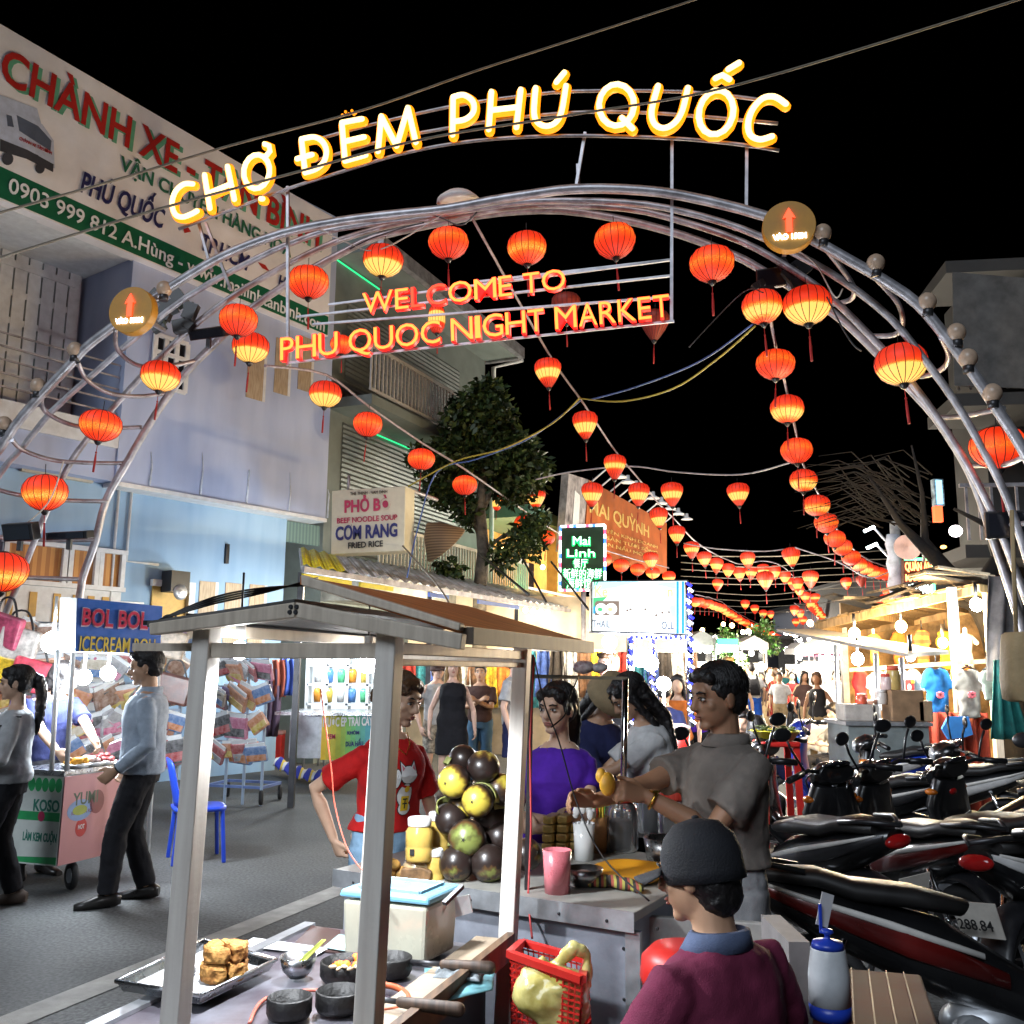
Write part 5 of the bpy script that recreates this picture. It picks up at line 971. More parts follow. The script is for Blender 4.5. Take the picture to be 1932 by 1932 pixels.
for i in range(28):
    x = 1395+(i*14) % 200+random.uniform(-6, 6); d = (30 if i < 14 else 21)+(i*7) % 23
    FARP.append(('far shopper, '+['dark-haired in white', 'in a blue top', 'in a brown top', 'dressed in black', 'in a cream shirt', 'in a rust red top', 'dressed in grey'][i % 7]+', '+['ahead of the backpack man', 'behind the backpack man', 'deep in the crowd', 'past the plaid dress'][i//7], x, d, (random.uniform(-1, 1), random.choice((-1, 1))), 1.56+random.random()*.2, i % 2 == 0, i % 3, 'short' if i % 2 == 0 else 'long', [HB, HBR][i % 3 == 0], dict(m=C_[['white', 'blue', 'brown', 'black', 'cream', 'orange', 'lgrey'][i % 7]]), dict(m=C_[['black', 'jeans', 'khaki'][i % 3]], kind='long'), {}, None))
for lab, x, d, f, h, ml, sk, hr, hmm, tp, bt, ps, ex in FARP: person(lab, x, d, f, h, ml, sk, hr, hmm, tp, bt, SHOE, ps, .02, extra=ex, group='shoppers along the street')
for lab, x, y, d, f, tp, hr in (('black-haired seated diner with bowed head just past the grey shirt collar', 1402, 1331, 9, (-.5, -.8), 'black', 'short'), ('second seated diner with black hair lower beside the grey shirt collar', 1424, 1345, 8.4, (.3, .9), 'navy', 'bob'), ('pale seated woman with tied black hair behind the white cloth table', 1573, 1322, 13, (-.9, -.3), 'cream', 'bun')):
    zt = at(x, y, d).z; person(lab, x, d, f, 1.6, hr == 'short', 0, hr, HB, dict(m=C_[tp]), dict(m=C_['black'], kind='long'), SHOE, dict(pelvis=.5, hpitch=.3, rf=(.14, .42, .075), lf=(-.14, .42, .075), rk=(.1, .6, 1), lk=(-.1, .6, 1), rh=(.2, .35, .7), lh=(-.2, .35, .7)), .014, group='people seated by the motorbikes', z0=zt-1.24)
# ================================================================ WAFFLE CART (front)
u9 = hd(19); w9 = V((u9.y, -u9.x, 0)); RZ9 = R(-19)                      # cart depth and cart width directions
p1, p2, p3 = at(340, 1560, 2.37), at(713, 1560, 2.2), at(967, 1560, 3.17)
ct = thing('waffle_cart', 'wooden waffle cart with pale square posts and a gabled orange-brown roof', 'cart', (p2.x, p2.y, 0))
PW = wood('pale cart post', (.72, .68, .62), (.6, .55, .5), .5, (22, 22, 1.2)); FAS = wood('grey cart board', (.62, .54, .44), (.48, .41, .33), .5)
def post(a, b, d, d2, w_):
    top, bot = at(*a, d), at(*b, d2); v = (bot-top).normalized(); bot = top+v*((top.z)/-v.z); MB().bar(top, bot, w_, w_, u9).build('post', PW, ct, bevel=.003); return top, bot
q1 = post((392, 1180), (330, 1932), 2.37, 2.33, .05); q2 = post((737, 1190), (695, 1932), 2.2, 2.16, .05); q3 = post((986, 1222), (957, 1800), 3.17, 3.13, .05)
q4 = (q1[0]+q3[0]-q2[0], q1[1]+q3[1]-q2[1]); MB().bar(q4[0], q4[1], .05, .05, u9).build('post', PW, ct, bevel=.003)
def tp(q, z): f = (z-q[1].z)/(q[0].z-q[1].z); return q[1].lerp(q[0], f)
zb1 = at(560, 1228, 2.3).z
MB().bar(tp(q1, zb1)+w9*.026, tp(q2, zb1)-w9*.026, .03, .036, Z).build('beam', FAS, ct, bevel=.002)
zb2 = at(860, 1244, 2.65).z
MB().bar(tp(q2, zb2+.02)+u9*.027, tp(q3, zb2+.02)-u9*.027, .03, .028, Z).bar(tp(q2, zb2-.012)+u9*.027, tp(q3, zb2-.012)-u9*.027, .022, .016, Z).build('beam', FAS, ct, bevel=.002)
MB().bar(tp(q4, zb1)+w9*.026, tp(q3, zb1)-w9*.026, .03, .036, Z).bar(tp(q1, zb1+.05)+u9*.027, tp(q4, zb1+.05)-u9*.027, .03, .03).build('beam', FAS, ct, bevel=.002)
a_, b_ = at(256, 1221, 2.5), at(392, 1221, 2.42); MB().bar(a_, b_, .025, .02).build('rail_stub', FAS, ct)
# gable boards: in the vertical front plane of the cart
FO = q2[0]-u9*.07; Pf = lambda x, y, l=0: onp(x, y, FO+u9*l, u9)
MB().slab([Pf(282, 1198), Pf(555, 1165), Pf(555, 1136), Pf(280, 1176)], u9*.03).build('gable_board', FAS, ct, bevel=.003)
MB().slab([Pf(557, 1165), Pf(868, 1226), Pf(872, 1196), Pf(700, 1164), Pf(557, 1136)], u9*.03).build('gable_board', FAS, ct, bevel=.003)
m_ = MB()
for x, y in ((549, 1145), (560, 1145), (547, 1155), (558, 1155)): m_.lathe([(.006, 0), (.005, .004)], Pf(x, y), -u9, 8)
m_.build('screw', DARK, ct)
MB().slab([Pf(568, 1104, .05), Pf(866, 1190, .05), Pf(868, 1176, .05), Pf(567, 1084, .05)], u9*.03).build('barge_board', FAS, ct, bevel=.003)
ORR = wood('orange stained roof', (.55, .2, .05), (.3, .09, .025), .5, (3, 14, 3)); LFT = mat('dusty dark roof sheet', (.1, .095, .09), .7, var=.4, scale=5, bump=.2)
e0, e1 = Pf(871, 1180, .085), Pf(567, 1087, .085); LEN = 1.12
MB().hexa([e0-Z*.02, e0+u9*LEN-Z*.02, e1+u9*LEN-Z*.02, e1-Z*.02], [e0, e0+u9*LEN, e1+u9*LEN, e1]).build('right_roof', ORR, ct)
MB().hexa([e0-Z*.042+w9*.004, e0-Z*.042+u9*LEN+w9*.004, e0-Z*.042+u9*LEN+w9*.03, e0-Z*.042+w9*.03], [e0+w9*.004-Z*.004, e0+u9*LEN+w9*.004-Z*.004, e0+u9*LEN+w9*.03-Z*.004, e0+w9*.03-Z*.004]).build('eave_board', wood('brown eave', (.09, .065, .045), (.05, .035, .025)), ct)
l0, l1 = Pf(278, 1172, .03), Pf(556, 1130, .03)
MB().hexa([l0-Z*.015, l1-Z*.015, l1+u9*LEN-Z*.015, l0+u9*LEN-Z*.015], [l0, l1, l1+u9*LEN, l0+u9*LEN]).build('left_roof', LFT, ct)
m_ = MB()
for k in range(7): x = 270+k*14; p = Pf(x, 1174-k*2.2, .1); m_.box(p+u9*(.05+.1*(k % 3)), (.05, .05, .012), M.Rotation(k, 3, 'Z'))
for k in range(4): m_.tube(slerp([Pf(300, 1170, .2), Pf(400, 1140-k*4, .25), Pf(500, 1118-k*3, .4), Pf(600, 1090+k*5, .6)], 4), .003, 5)
tag(m_.build('cable_bundle', BLACK), 'loose black cables and scraps lying on the dusty half of the waffle cart roof', 'cable')
# counter
ZC = on(575, 1745, .75).z; cA, cB, cC = on(575, 1745, .75), on(955, 1790, .75), on(110, 1960, .75)
cB = cA+w9*((cB-cA).dot(w9)); back = cA; L_ = (cA-cC).dot(u9)
STC = mat('lilac steel counter', (.42, .42, .48), .32, .75, var=.2, scale=5, tone=(.2, .16, .2)); WPL = wood('dark cart rail', (.16, .09, .05), (.06, .035, .02), .6)  # steel tinted lilac, with darker patches from noise
wv = (cB-cA); fr0, fr1 = cA-u9*1.5, cB-u9*1.5
MB().hexa([cA-Z*.03, cB-Z*.03, fr1-Z*.03, fr0-Z*.03], [cA, cB, fr1, fr0]).build('counter', STC, ct, bevel=.003)
MB().hexa([cA-Z*.75+w9*.03-u9*.03, cB-Z*.75-w9*.06-u9*.03, fr1-Z*.75-w9*.06, fr0-Z*.75+w9*.03], [cA-Z*.034+w9*.03-u9*.03, cB-Z*.034-w9*.06-u9*.03, fr1-Z*.034-w9*.06, fr0-Z*.034+w9*.03]).build('body', DARK, ct)
MB().bar(cB+w9*.01+Z*.01, fr1+w9*.01+Z*.01, .025, .07).build('side_rail', WPL, ct); MB().bar(cB-w9*.06+Z*.014, fr1-w9*.06+Z*.014, .09, .02).build('inner_rail', mat('tan rail', (.42, .33, .24), .5), ct)
MB().bar(cA+w9*.02+Z*.006, fr0+w9*.02+Z*.006, .04, .01).build('edge_trim', ALU, ct)
LN = {n: on(x, y, .752) for n, (x, y) in dict(a=(548, 1790), b=(588, 1748), c=(642, 1757), d=(642, 1800)).items()}
MB().slab([LN['a'], LN['d'], LN['c'], LN['b']], Z*.004).build('griddle_plate', mat('brown griddle', (.09, .05, .045), .4, var=.3), ct)
# things on the waffle cart
T = [on(x, y, .765) for x, y in ((217, 1873), (377, 1901), (520, 1831), (383, 1793))]
def inset(q, f): c = sum(q, V((0, 0, 0)))/len(q); return [p.lerp(c, f) for p in q]
m_ = MB(); lo_ = inset(T, .08); hi_ = T
m_.slab([p+Z*.002 for p in lo_], Z*.004)
for i in range(4):
    j = (i+1) % 4; m_.add([lo_[i]+Z*.003, lo_[j]+Z*.003, hi_[j]+Z*.028, hi_[i]+Z*.028], [(0, 1, 2, 3)]); m_.tube([hi_[i]+Z*.028, hi_[j]+Z*.028], .006, 8)
tag(m_.build('baking_tray', STEEL), 'shiny metal tray lined with white paper on the corner of the waffle cart', 'tray')
PAP = mat('white paper', (.8, .8, .8), .7, var=.03)
P_ = [p+Z*.009 for p in inset(T, .13)]
tag(MB().grid(lambda u, v: P_[0].lerp(P_[1], u).lerp(P_[3].lerp(P_[2], u), v)+Z*(.006*math.sin(u*7+v*5)*u*(1-u)*4), 14, 14).build('baking_paper', PAP, solid=.002), 'sheet of white paper lining the metal tray under the waffle stack', 'paper')
WAF = mat('golden waffle', (.5, .22, .045), .75, var=.5, scale=26, bump=.5, bscale=80, tone=(.28, .09, .015), mottle=(.66, .36, .1))
wc = on(422, 1846, .78); wt = thing('waffle_stack', 'stack of golden waffles cut into quarters on the white paper', 'waffles', wc)
for k in range(2):
    for i in range(4):
        a0, a1 = i*math.pi/2+.5+.05+k*.08, (i+1)*math.pi/2+.5-.05+k*.08; n_ = 8
        m_ = MB(); r_ = .062+random.uniform(-.003, .003); dz = .002+k*.047; q = V((random.uniform(-.003, .003), random.uniform(-.003, .003), 0))
        ring = [V((0.004*math.cos((a0+a1)/2), 0.004*math.sin((a0+a1)/2), 0))]+[V((math.cos(a0+(a1-a0)*j/n_), math.sin(a0+(a1-a0)*j/n_), 0))*r_ for j in range(n_+1)]
        m_.slab([wc+p+q+Z*dz for p in ring], Z*(.042+random.uniform(-.004, .004))); o_ = m_.build('waffle_quarter', WAF, wt, bevel=.01)
        dm = o_.modifiers.new('sub', 'SUBSURF'); dm.levels = 2; dm.render_levels = 2; dm.subdivision_type = 'SIMPLE'; dd = o_.modifiers.new('crumb', 'DISPLACE'); dd.texture = HRTX; dd.strength = .012
A_ = [on(x, y, .757) for x, y in ((452, 1785), (600, 1801), (620, 1790), (478, 1770))]
tag(MB().slab(A_, Z*.002).build('paper_sheet', PAP), 'flat printed paper sheet lying behind the baking tray', 'paper')
def bowl(name, c, r, h, m, lab, cat='bowl', inner=None):
    b_ = MB().lathe([(.45*r, 0), (.8*r, h*.35), (r, h), (.97*r, h), (.76*r, h*.38), (.4*r, .006)], c, Z, 28); return tag(b_.build(name, m), lab, cat)
bc = on(561, 1843, .755); bowl('metal_bowl', bc, .052, .055, STEEL, 'small steel bowl with a pandan strip on the waffle cart')
tag(MB().grid(lambda u, v: bc+V((.0, 0, .03))+(at(613, 1772, bc.y)-bc-V((0, 0, .03)))*u+w9*((v-.5)*.026*(1-u*.5))-u9*abs(v-.5)*.01, 8, 4).build('leaf_strip', mat('pale green leaf', (.5, .55, .12), .5), solid=.002), 'pale green leaf strip standing in the small steel bowl', 'leaf')
def pan(cx, cy, r, lab, hx, hy, glow=None):
    c = on(cx, cy, .758); t = thing('waffle_iron', lab, 'waffle iron', c, 0, 'black waffle irons on the cart')
    MB().lathe([(r*.9, 0), (r, .012), (r, .045), (r*.93, .048), (r*.9, .02), (.01, .016)], c, Z, 30).build('pan', mat('soot black iron', (.014, .013, .013), .5, .3, var=.5, bump=.4), t)
    if hx:
        h_ = on(hx, hy, .8); d_ = (h_-c-Z*.03).normalized(); a = c+Z*.035+d_*r; MB().tube([a, a.lerp(h_, .45)], .007, 8).build('stem', DARK, t); MB().tube([a.lerp(h_, .42), h_], [.013, .017], 10, rnd=True).build('handle', wood('charred handle', (.1, .06, .04), (.03, .02, .015)), t)
    return t, c
t_, c_ = pan(655, 1846, .075, 'round charcoal burner pan with glowing coals beside the near cart post', 0, 0)
m_ = MB(); CO = emi('glowing coals', (1, .16, .02), 3)
for k in range(26): a = random.random()*6.28; rr = .062*math.sqrt(random.random()); m_.ell(c_+V((rr*math.cos(a), rr*math.sin(a), .026+random.random()*.012)), .009+random.random()*.006, n=7, k=5, mi=0 if random.random() < .55 else 1)
m_.build('coals', [mat('ash coal', (.1, .09, .085), .9, var=.5), CO], t_)
for k in range(5): tag(MB().ell(on(628+k*11, 1824+(k % 2)*4, .81), (.012, .006, .005), M.Rotation(k*1.3, 3, 'Z'), 8, 6).build('crumb', mat('pale crumb', (.7, .55, .35), .7)), 'pale batter crumb on the rim of the charcoal burner pan', 'crumb', 'crumbs on the burner rim')
pan(735, 1838, .062, 'waffle iron with its handle pointing to the rear cart post', 925, 1826); pan(640, 1905, .06, 'waffle iron close to the corner post with a thick handle across the counter', 865, 1905)
pan(545, 1918, .055, 'waffle iron without a handle beside the pink hose', 0, 0)
GRD = mat('grey rag', (.25, .28, .3), .9, var=.4, scale=30, bump=.5); TEAL_ = mat('teal counter cloth', (.12, .3, .34), .6, var=.3)
def rag(pts, lab, m, h=.02, z=.757):
    q = [on(x, y, z) for x, y in pts]
    tag(MB().grid(lambda u, v: q[0].lerp(q[1], u).lerp(q[3].lerp(q[2], u), v)+Z*(.004+h*(.5+.5*math.sin(u*13+v*4)*math.cos(v*9-u*3))*(u*(1-u)*v*(1-v)*12)**.5), 22, 14).build('rag', m, solid=.003), lab, 'cloth')
rag(((810, 1900), (930, 1870), (935, 1825), (800, 1830)), 'teal cloth spread under the waffle iron handles', TEAL_, .01); rag(((815, 1850), (905, 1855), (910, 1836), (825, 1828)), 'crumpled dark rag by the rear cart post', GRD, .03, .768)
rag(((610, 1790), (668, 1800), (690, 1775), (640, 1765)), 'pale teal sheet beside the batter box', mat('pale teal sheet', (.35, .5, .5), .5), .003)
cable('gas_hose', slerp([on(700, 1912, .77), on(762, 1900, .77), on(770, 1880, .77), on(745, 1862, .77), on(700, 1855, .77)], 5), .008, mat('orange hose', (.5, .1, .03), .5), 'orange gas hose curled under the waffle irons', 'hose')
cable('gas_hose', slerp([on(470, 1932, .76), on(500, 1885, .76), on(590, 1868, .76), on(650, 1880, .76)], 5), .005, mat('pink hose', (.6, .15, .1), .5), 'thin red hose curving round the steel-lidded waffle iron', 'hose')
# batter box with blue lid
bl = on(650, 1812, .757); B4 = [on(x, y, .757) for x, y in ((648, 1802), (800, 1822), (858, 1790))]; B4.append(B4[0]+B4[2]-B4[1]); hB = .16
BXM = mat('clear box with batter', (.62, .6, .48), .25, var=.12, scale=6, coat=.6)
t = thing('batter_box', 'clear plastic box of cream batter with a light blue lid on the waffle cart', 'box', sum(B4, V())/4)
up4 = [p+(p-sum(B4, V())/4)*.06+Z*hB for p in B4]; MB().hexa(B4, up4).build('tub', BXM, t, bevel=.012)
LID = mat('light blue lid', (.2, .5, .68), .3, var=.06)
ld = [p+(p-sum(up4, V())/4)*.07+Z*.006 for p in up4]; lt = [p+Z*.022 for p in inset(ld, .04)]
lo = MB().hexa(ld, lt).build('lid', LID, t, bevel=.008); rr = inset(lt, .3); m_ = MB()
for i in range(4): m_.bar(rr[i]+Z*.004, rr[(i+1) % 4]+Z*.004, .009, .008)
m_.build('lid_ridge', mat('lid ridge', (.4, .65, .8), .3), lo)
MB().slab([up4[1].lerp(up4[2], .75)+w9*.01, up4[1].lerp(up4[2], .98)+w9*.035, up4[1].lerp(up4[2], .95)+w9*.05-Z*.05, up4[1].lerp(up4[2], .7)+w9*.02-Z*.055], u9*.006).build('clip', mat('clear clip', (.7, .7, .7), .2), t)
MB().bar(at(838, 1705, 2.75), at(872, 1672, 2.8), .016, .01).build('ladle_handle', DARK, t)
# lit bulbs of the cart
for k, (x, y, d, w_) in enumerate(((452, 1227, 2.44, 60), (694, 1253, 3.05, 60))):
    c = at(x, y, d); t = thing('led_bulb', ['bright LED bulb peeping out behind the front corner post of the waffle cart', 'glaring white LED bulb hanging at the back of the waffle cart'][k], 'bulb', c)
    MB().ell(c, .024 if k == 0 else .03, n=14, k=10).build('globe', BULBC, t); MB().tube([c+Z*.03, c+Z*.09], .014, 8).build('socket', WHITE, t); cable('bulb_wire', [c+Z*.08, c+Z*.2], .003, BLACK, ['short black wire of the bulb behind the corner post', 'short black wire of the glaring rear bulb'][k]); lamp('cart_lamp', c-Z*.05-u9*.03, w_, (.9, .95, 1), .03, t, spot=165, aim=c-Z)
cable('power_cord', slerp([at(605, 1300, 2.9), at(625, 1450, 2.9), at(632, 1520, 2.9), at(655, 1600, 2.85), at(690, 1650, 2.8)], 6), .0022, mat('red cord', (.6, .1, .06), .5), 'thin red power cord hanging down inside the waffle cart')
# ================================================================ DRINKS AND FRUIT CART (second)
fA, fB = on(817, 1667, .85), on(1197, 1722, .85); wd2 = (fB-fA).normalized(); dp2 = V((-wd2.y, wd2.x, 0)); fL = fA-wd2*.45; W2 = (fB-fL).length; D2 = .95
ct2 = thing('fruit_cart', 'steel-sided fruit and drinks cart with a grey counter behind the waffle cart', 'cart', (fA.x, fA.y, 0))
TOP2 = mat('worn grey counter', (.36, .35, .32), .45, .2, var=.25, scale=4); SIDE2 = mat('galvanised side', (.33, .35, .41), .5, .35, var=.18, scale=7, bump=.08)
MB().hexa([fL-Z*.03, fB-Z*.03, fB+dp2*D2-Z*.03, fL+dp2*D2-Z*.03], [fL, fB, fB+dp2*D2, fL+dp2*D2]).build('counter', TOP2, ct2, bevel=.004)
i_ = .03; MB().hexa([fL+wd2*i_+dp2*i_-Z*.85, fB-wd2*i_+dp2*i_-Z*.85, fB-wd2*i_+dp2*(D2-i_)-Z*.85, fL+wd2*i_+dp2*(D2-i_)-Z*.85], [fL+wd2*i_+dp2*i_-Z*.033, fB-wd2*i_+dp2*i_-Z*.033, fB-wd2*i_+dp2*(D2-i_)-Z*.033, fL+wd2*i_+dp2*(D2-i_)-Z*.033]).build('body', SIDE2, ct2)
MB().hexa([fL-dp2*.006-Z*.06, fB-dp2*.006-Z*.06, fB-dp2*.001-Z*.06, fL-dp2*.001-Z*.06], [fL-dp2*.006+Z*.002, fB-dp2*.006+Z*.002, fB-dp2*.001+Z*.002, fL-dp2*.001+Z*.002]).build('edge_trim', ALU, ct2)
m_ = MB()
for k in range(8): m_.lathe([(.006, 0), (.004, .003)], fL+wd2*(.1+k*.17)-dp2*.007-Z*.035, -dp2, 8)
for k in range(5): m_.lathe([(.006, 0), (.004, .003)], fB-wd2*.05+dp2*.028-Z*(.12+k*.15), -dp2, 8)
m_.build('rivet', DARK, ct2); MB().bar(fB-wd2*.012+dp2*.02-Z*.06, fB-wd2*.012+dp2*.02-Z*.85, .05, .02, dp2).build('corner_angle', ALU, ct2)
a_, b_ = at(1003, 1235, 3.42), at(994, 1690, 3.42); MB().bar(a_, V((b_.x, b_.y, .85)), .018, .018).build('pole', DARK, ct2)
c_, d_ = at(1180, 1280, 4.2), at(1174, 1590, 4.2); MB().tube([c_, V((d_.x, d_.y, .85))], .014, 8).build('pole', CHROME, ct2); MB().bar(at(1003, 1276, 3.44), c_, .02, .014).build('rail', DARK, ct2)
tag(MB().tube([at(1008, 1240, 3.4), at(1000, 1400, 3.4), at(1002, 1560, 3.39), at(996, 1700, 3.36), at(1004, 1770, 3.2)], .004, 6).build('cord', mat('dull red cord', (.35, .03, .03), .6)), 'dull red cord running down the thin dark pole of the fruit cart', 'cord')
cable('hanging_wire', slerp([at(1010, 1250, 3.3), at(1028, 1330, 3.3), at(1055, 1400, 3.3), at(1090, 1520, 3.3), at(1140, 1620, 3.2), at(1225, 1700, 3.1)], 6), .003, BLACK, 'thin dark wire drooping from the pole across the purple top to the counter', 'wire')
cable('hanging_wire', slerp([at(1092, 1275, 3.5), at(1073, 1320, 3.4), at(1065, 1350, 3.35), at(1040, 1372, 3.3)], 5), .003, BLACK, 'short dark wire crossing the face of the woman in purple', 'wire')
# palm fruit heap
def palm_mat(k0, k1, face):
    m = bpy.data.materials.new('palm fruit skin %.2f' % k0); m.use_nodes = True; t = m.node_tree; p = t.nodes['Principled BSDF']; p.inputs['Roughness'].default_value = .34; p.inputs['Coat Weight'].default_value = .15
    tc = t.nodes.new('ShaderNodeTexCoord'); sx = t.nodes.new('ShaderNodeSeparateXYZ'); t.links.new(tc.outputs['Object'], sx.inputs[0])
    nz = t.nodes.new('ShaderNodeTexNoise'); nz.inputs['Scale'].default_value = 28; mp = t.nodes.new('ShaderNodeMapping'); mp.inputs['Scale'].default_value = (1, 1, .18); t.links.new(tc.outputs['Object'], mp.inputs[0]); t.links.new(mp.outputs[0], nz.inputs['Vector'])
    a = t.nodes.new('ShaderNodeMath'); a.operation = 'MULTIPLY_ADD'; a.inputs[1].default_value = .085; t.links.new(nz.outputs['Fac'], a.inputs[0]); t.links.new(sx.outputs[2], a.inputs[2])
    mr = t.nodes.new('ShaderNodeMapRange'); mr.inputs['From Min'].default_value = -.05; mr.inputs['From Max'].default_value = .11; t.links.new(a.outputs[0], mr.inputs['Value'])
    rp = t.nodes.new('ShaderNodeValToRGB'); e = rp.color_ramp.elements; e[0].color = (.022, .014, .012, 1); e[0].position = k0; e[1].color = (*face, 1); e[1].position = k1
    x = e.new(k0*.6+k1*.4); x.color = (.1, .05, .018, 1); x = e.new(k0*.3+k1*.7); x.color = (face[0]*.5, face[1]*.45, face[2]*.5, 1)
    t.links.new(mr.outputs[0], rp.inputs[0]); t.links.new(rp.outputs[0], p.inputs['Base Color']); return m
PALM = [palm_mat(.62, .86, (.55, .44, .06)), palm_mat(.88, 1.0, (.2, .22, .05)), palm_mat(.7, .98, (.2, .24, .06)), palm_mat(.8, .95, (.5, .4, .08))]; FM = (1, 1, 1, 2, 1, 1, 3, 0, 0, 0, 0, 3, 1, 1, 1); CAL = mat('green calyx', (.32, .34, .1), .6, var=.3); KN = mat('dark stalk', (.02, .02, .012), .7)
FRU = [(861, 1640, 30, 0, (-.3, -1, -.9)), (922, 1643, 32, 0, (.05, -1, -1)), (994, 1612, 27, .1, (.6, -.6, .2)), (881, 1583, 33, .02, (-.15, -1, .12)), (945, 1580, 30, .1, (.3, .2, -1)), (851, 1546, 28, .1, (-.2, .5, -1)), (927, 1548, 31, .14, (.2, -.2, -1)), (869, 1524, 24, .13, (-.1, -.8, -.7)), (901, 1511, 28, .03, (-.35, -1, .05)), (945, 1490, 28, .12, (.8, -.3, .5)), (857, 1474, 29, .06, (-.6, -1, -.05)), (912, 1447, 29, .1, (.3, -.2, 1)), (874, 1432, 25, .2, (.5, .2, .8)), (900, 1600, 27, .25, (0, -.5, -1)), (955, 1625, 26, .25, (.3, -.5, -1))]
FL = ['lowest palm fruit on the side of the honey jars', 'big lowest palm fruit at the cart edge with green tip underneath', 'palm fruit peeping out behind the rear cart post', 'large green-faced palm fruit low in the middle of the heap', 'dark palm fruit behind the post, mid-heap', 'dark palm fruit mid-heap above the honey jars', 'broad brown palm fruit with pale calyx mid-heap', 'palm fruit with yellow belly tucked under the central yellow one', 'bright yellow-faced palm fruit in the centre of the heap', 'palm fruit with glaring bright cut side by the rear cart post', 'yellow-faced palm fruit high on the red T-shirt side of the heap', 'topmost palm fruit with a glaring white crown', 'palm fruit at the back of the heap top over a green calyx', 'palm fruit hidden deep in the heap bottom', 'dark palm fruit low behind the rear cart post']
dF = on(890, 1668, .85).y+.05
random.seed(5)
for fm, ((x, y, r_, b_, ax), lab) in zip(FM, zip(FRU, FL)):
    c = at(x, y, dF+b_); rr = r_*c.y/F*1.06; c.z = max(c.z, .85+rr*.9); ax = V(ax).normalized()
    t = thing('palm_fruit', lab, 'fruit', c, 0, 'palm fruits heaped on the cart'); t.rotation_euler = ax.to_track_quat('Z', 'Y').to_euler()
    MB().lathe([(rr*math.sin(math.pi*i/14)*(1 if i else .01)+.0005, rr*.95*math.cos(math.pi*i/14)) for i in range(15)][::-1], (0, 0, 0), Z, 22, cap=False).build('skin', PALM[fm], t, world=False); m_ = MB()
    for i in range(5): a = i*1.257; m_.ell((rr*.05*math.cos(a), rr*.05*math.sin(a), rr*.945), (rr*.085, rr*.028, rr*.03), M.Rotation(a, 3, 'Z'), 8, 5)
    m_.build('stalk', KN, t, world=False)
    if r_ in (25, 31, 28, 24, 30): MB().grid(lambda u, v: V((rr*1.04*math.sin(.5+1.1*(1-u*.5*(2*v-1)**2))*math.cos((v-.5)*2.2+1), rr*1.04*math.sin(.5+1.1)*math.sin((v-.5)*2.2+1), -rr*1.02*math.cos(.35+u*.75))), 5, 8).build('calyx', CAL, t, world=False, solid=.004)
# jars and pots on the counter
def jar(x, y, wpx, hpx, d, lab, body, lid, group='honey jars by the palm fruit'):
    c = at(x, y+hpx/2, d); m = c.y/F; r_ = wpx*m/2; h_ = hpx*m; t = thing('jar', lab, 'jar', c, 0, group)
    MB().lathe([(r_*.9, 0), (r_, h_*.06), (r_, h_*.3), (r_*.96, h_*.33), (r_, h_*.37), (r_, h_*.68), (r_*.8, h_*.78), (r_*.8, h_*.82)], c, Z, 24).build('body', body, t); MB().lathe([(r_*.84, h_*.8), (r_*.86, h_*.82), (r_*.86, h_*.97), (r_*.8, h_)], c, Z, 24).build('lid', lid, t); return t, c, r_, h_
HON = mat('honey jar', (.62, .42, .1), .2, var=.15, scale=8, coat=.5)
dj = on(800, 1660, .85).y
t, c, r_, h_ = jar(790, 1586, 50, 76, dj, 'front upper honey jar with white lid beside the palm fruit', HON, WHITE); MB().box(c+V((-.0*r_-.02, -r_*.98, h_*.25)), (.016, .006, .02)).build('label', FB, t)
jar(826, 1574, 42, 72, dj+.12, 'upper honey jar half behind the front one', HON, WHITE); jar(786, 1646, 52, 62, dj+.02, 'lower honey jar under the front one, cut by the pale wedge', mat('amber jar', (.5, .36, .2), .2, coat=.5), WHITE); jar(818, 1638, 38, 62, dj+.02, 'lower honey jar next to the bottom palm fruit', HON, WHITE); jar(838, 1634, 34, 60, dj+.13, 'rear honey jar in the shade of the palm fruit heap', HON, WHITE)
c = on(737, 1662, .85); tag(MB().ell(c+Z*.025+V((-.02, 0, 0)), (.04, .035, .03), n=12, k=8).ell(c+Z*.022+V((.035, .02, 0)), (.035, .03, .025), n=12, k=8).ell(c+Z*.055, (.035, .03, .022), n=12, k=8).build('snack_bag', mat('fried snack', (.6, .33, .08), .6, var=.4, scale=40, bump=.5)), 'small heap of golden fried snacks by the near cart post', 'snack')
c = on(783, 1664, .85); tag(MB().slab([c+V((-.06, 0, 0)), c+V((.05, .0, 0)), c+V((.06, 0, .035)), c+V((.02, 0, .05)), c+V((-.05, 0, .045))], V((0, .03, 0))).build('palm_wedge', mat('brown sugar block', (.22, .12, .05), .7, var=.4, scale=30), bevel=.006), 'dark brown sugar wedge in front of the lower honey jars', 'sugar')
WFR = mat('wafer bundle', (.8, .56, .18), .4, var=.2, scale=25); k = 0
for ix in range(3):
    for iz in range(4):
        if (ix, iz) == (2, 3): continue
        c = on(1014+ix*27, 1612-ix*1, .85)+dp2*(.12+.004*iz); tag(MB().box(c+Z*(.018+iz*.036), (.047, .12, .032), M.Rotation(-.35, 3, 'Z')).build('wafer_pack', WFR, bevel=.006), ['lowest', 'second', 'third', 'topmost'][iz]+' wafer pack in the '+['column nearest the rear cart post', 'middle column', 'column by the spoon cup'][ix].replace('nearest', 'beside'), 'wafer pack', 'yellow wafer packs on the counter'); k += 1
CLR = mat('clear plastic', (.75, .76, .76), .15, var=.05, coat=.5)
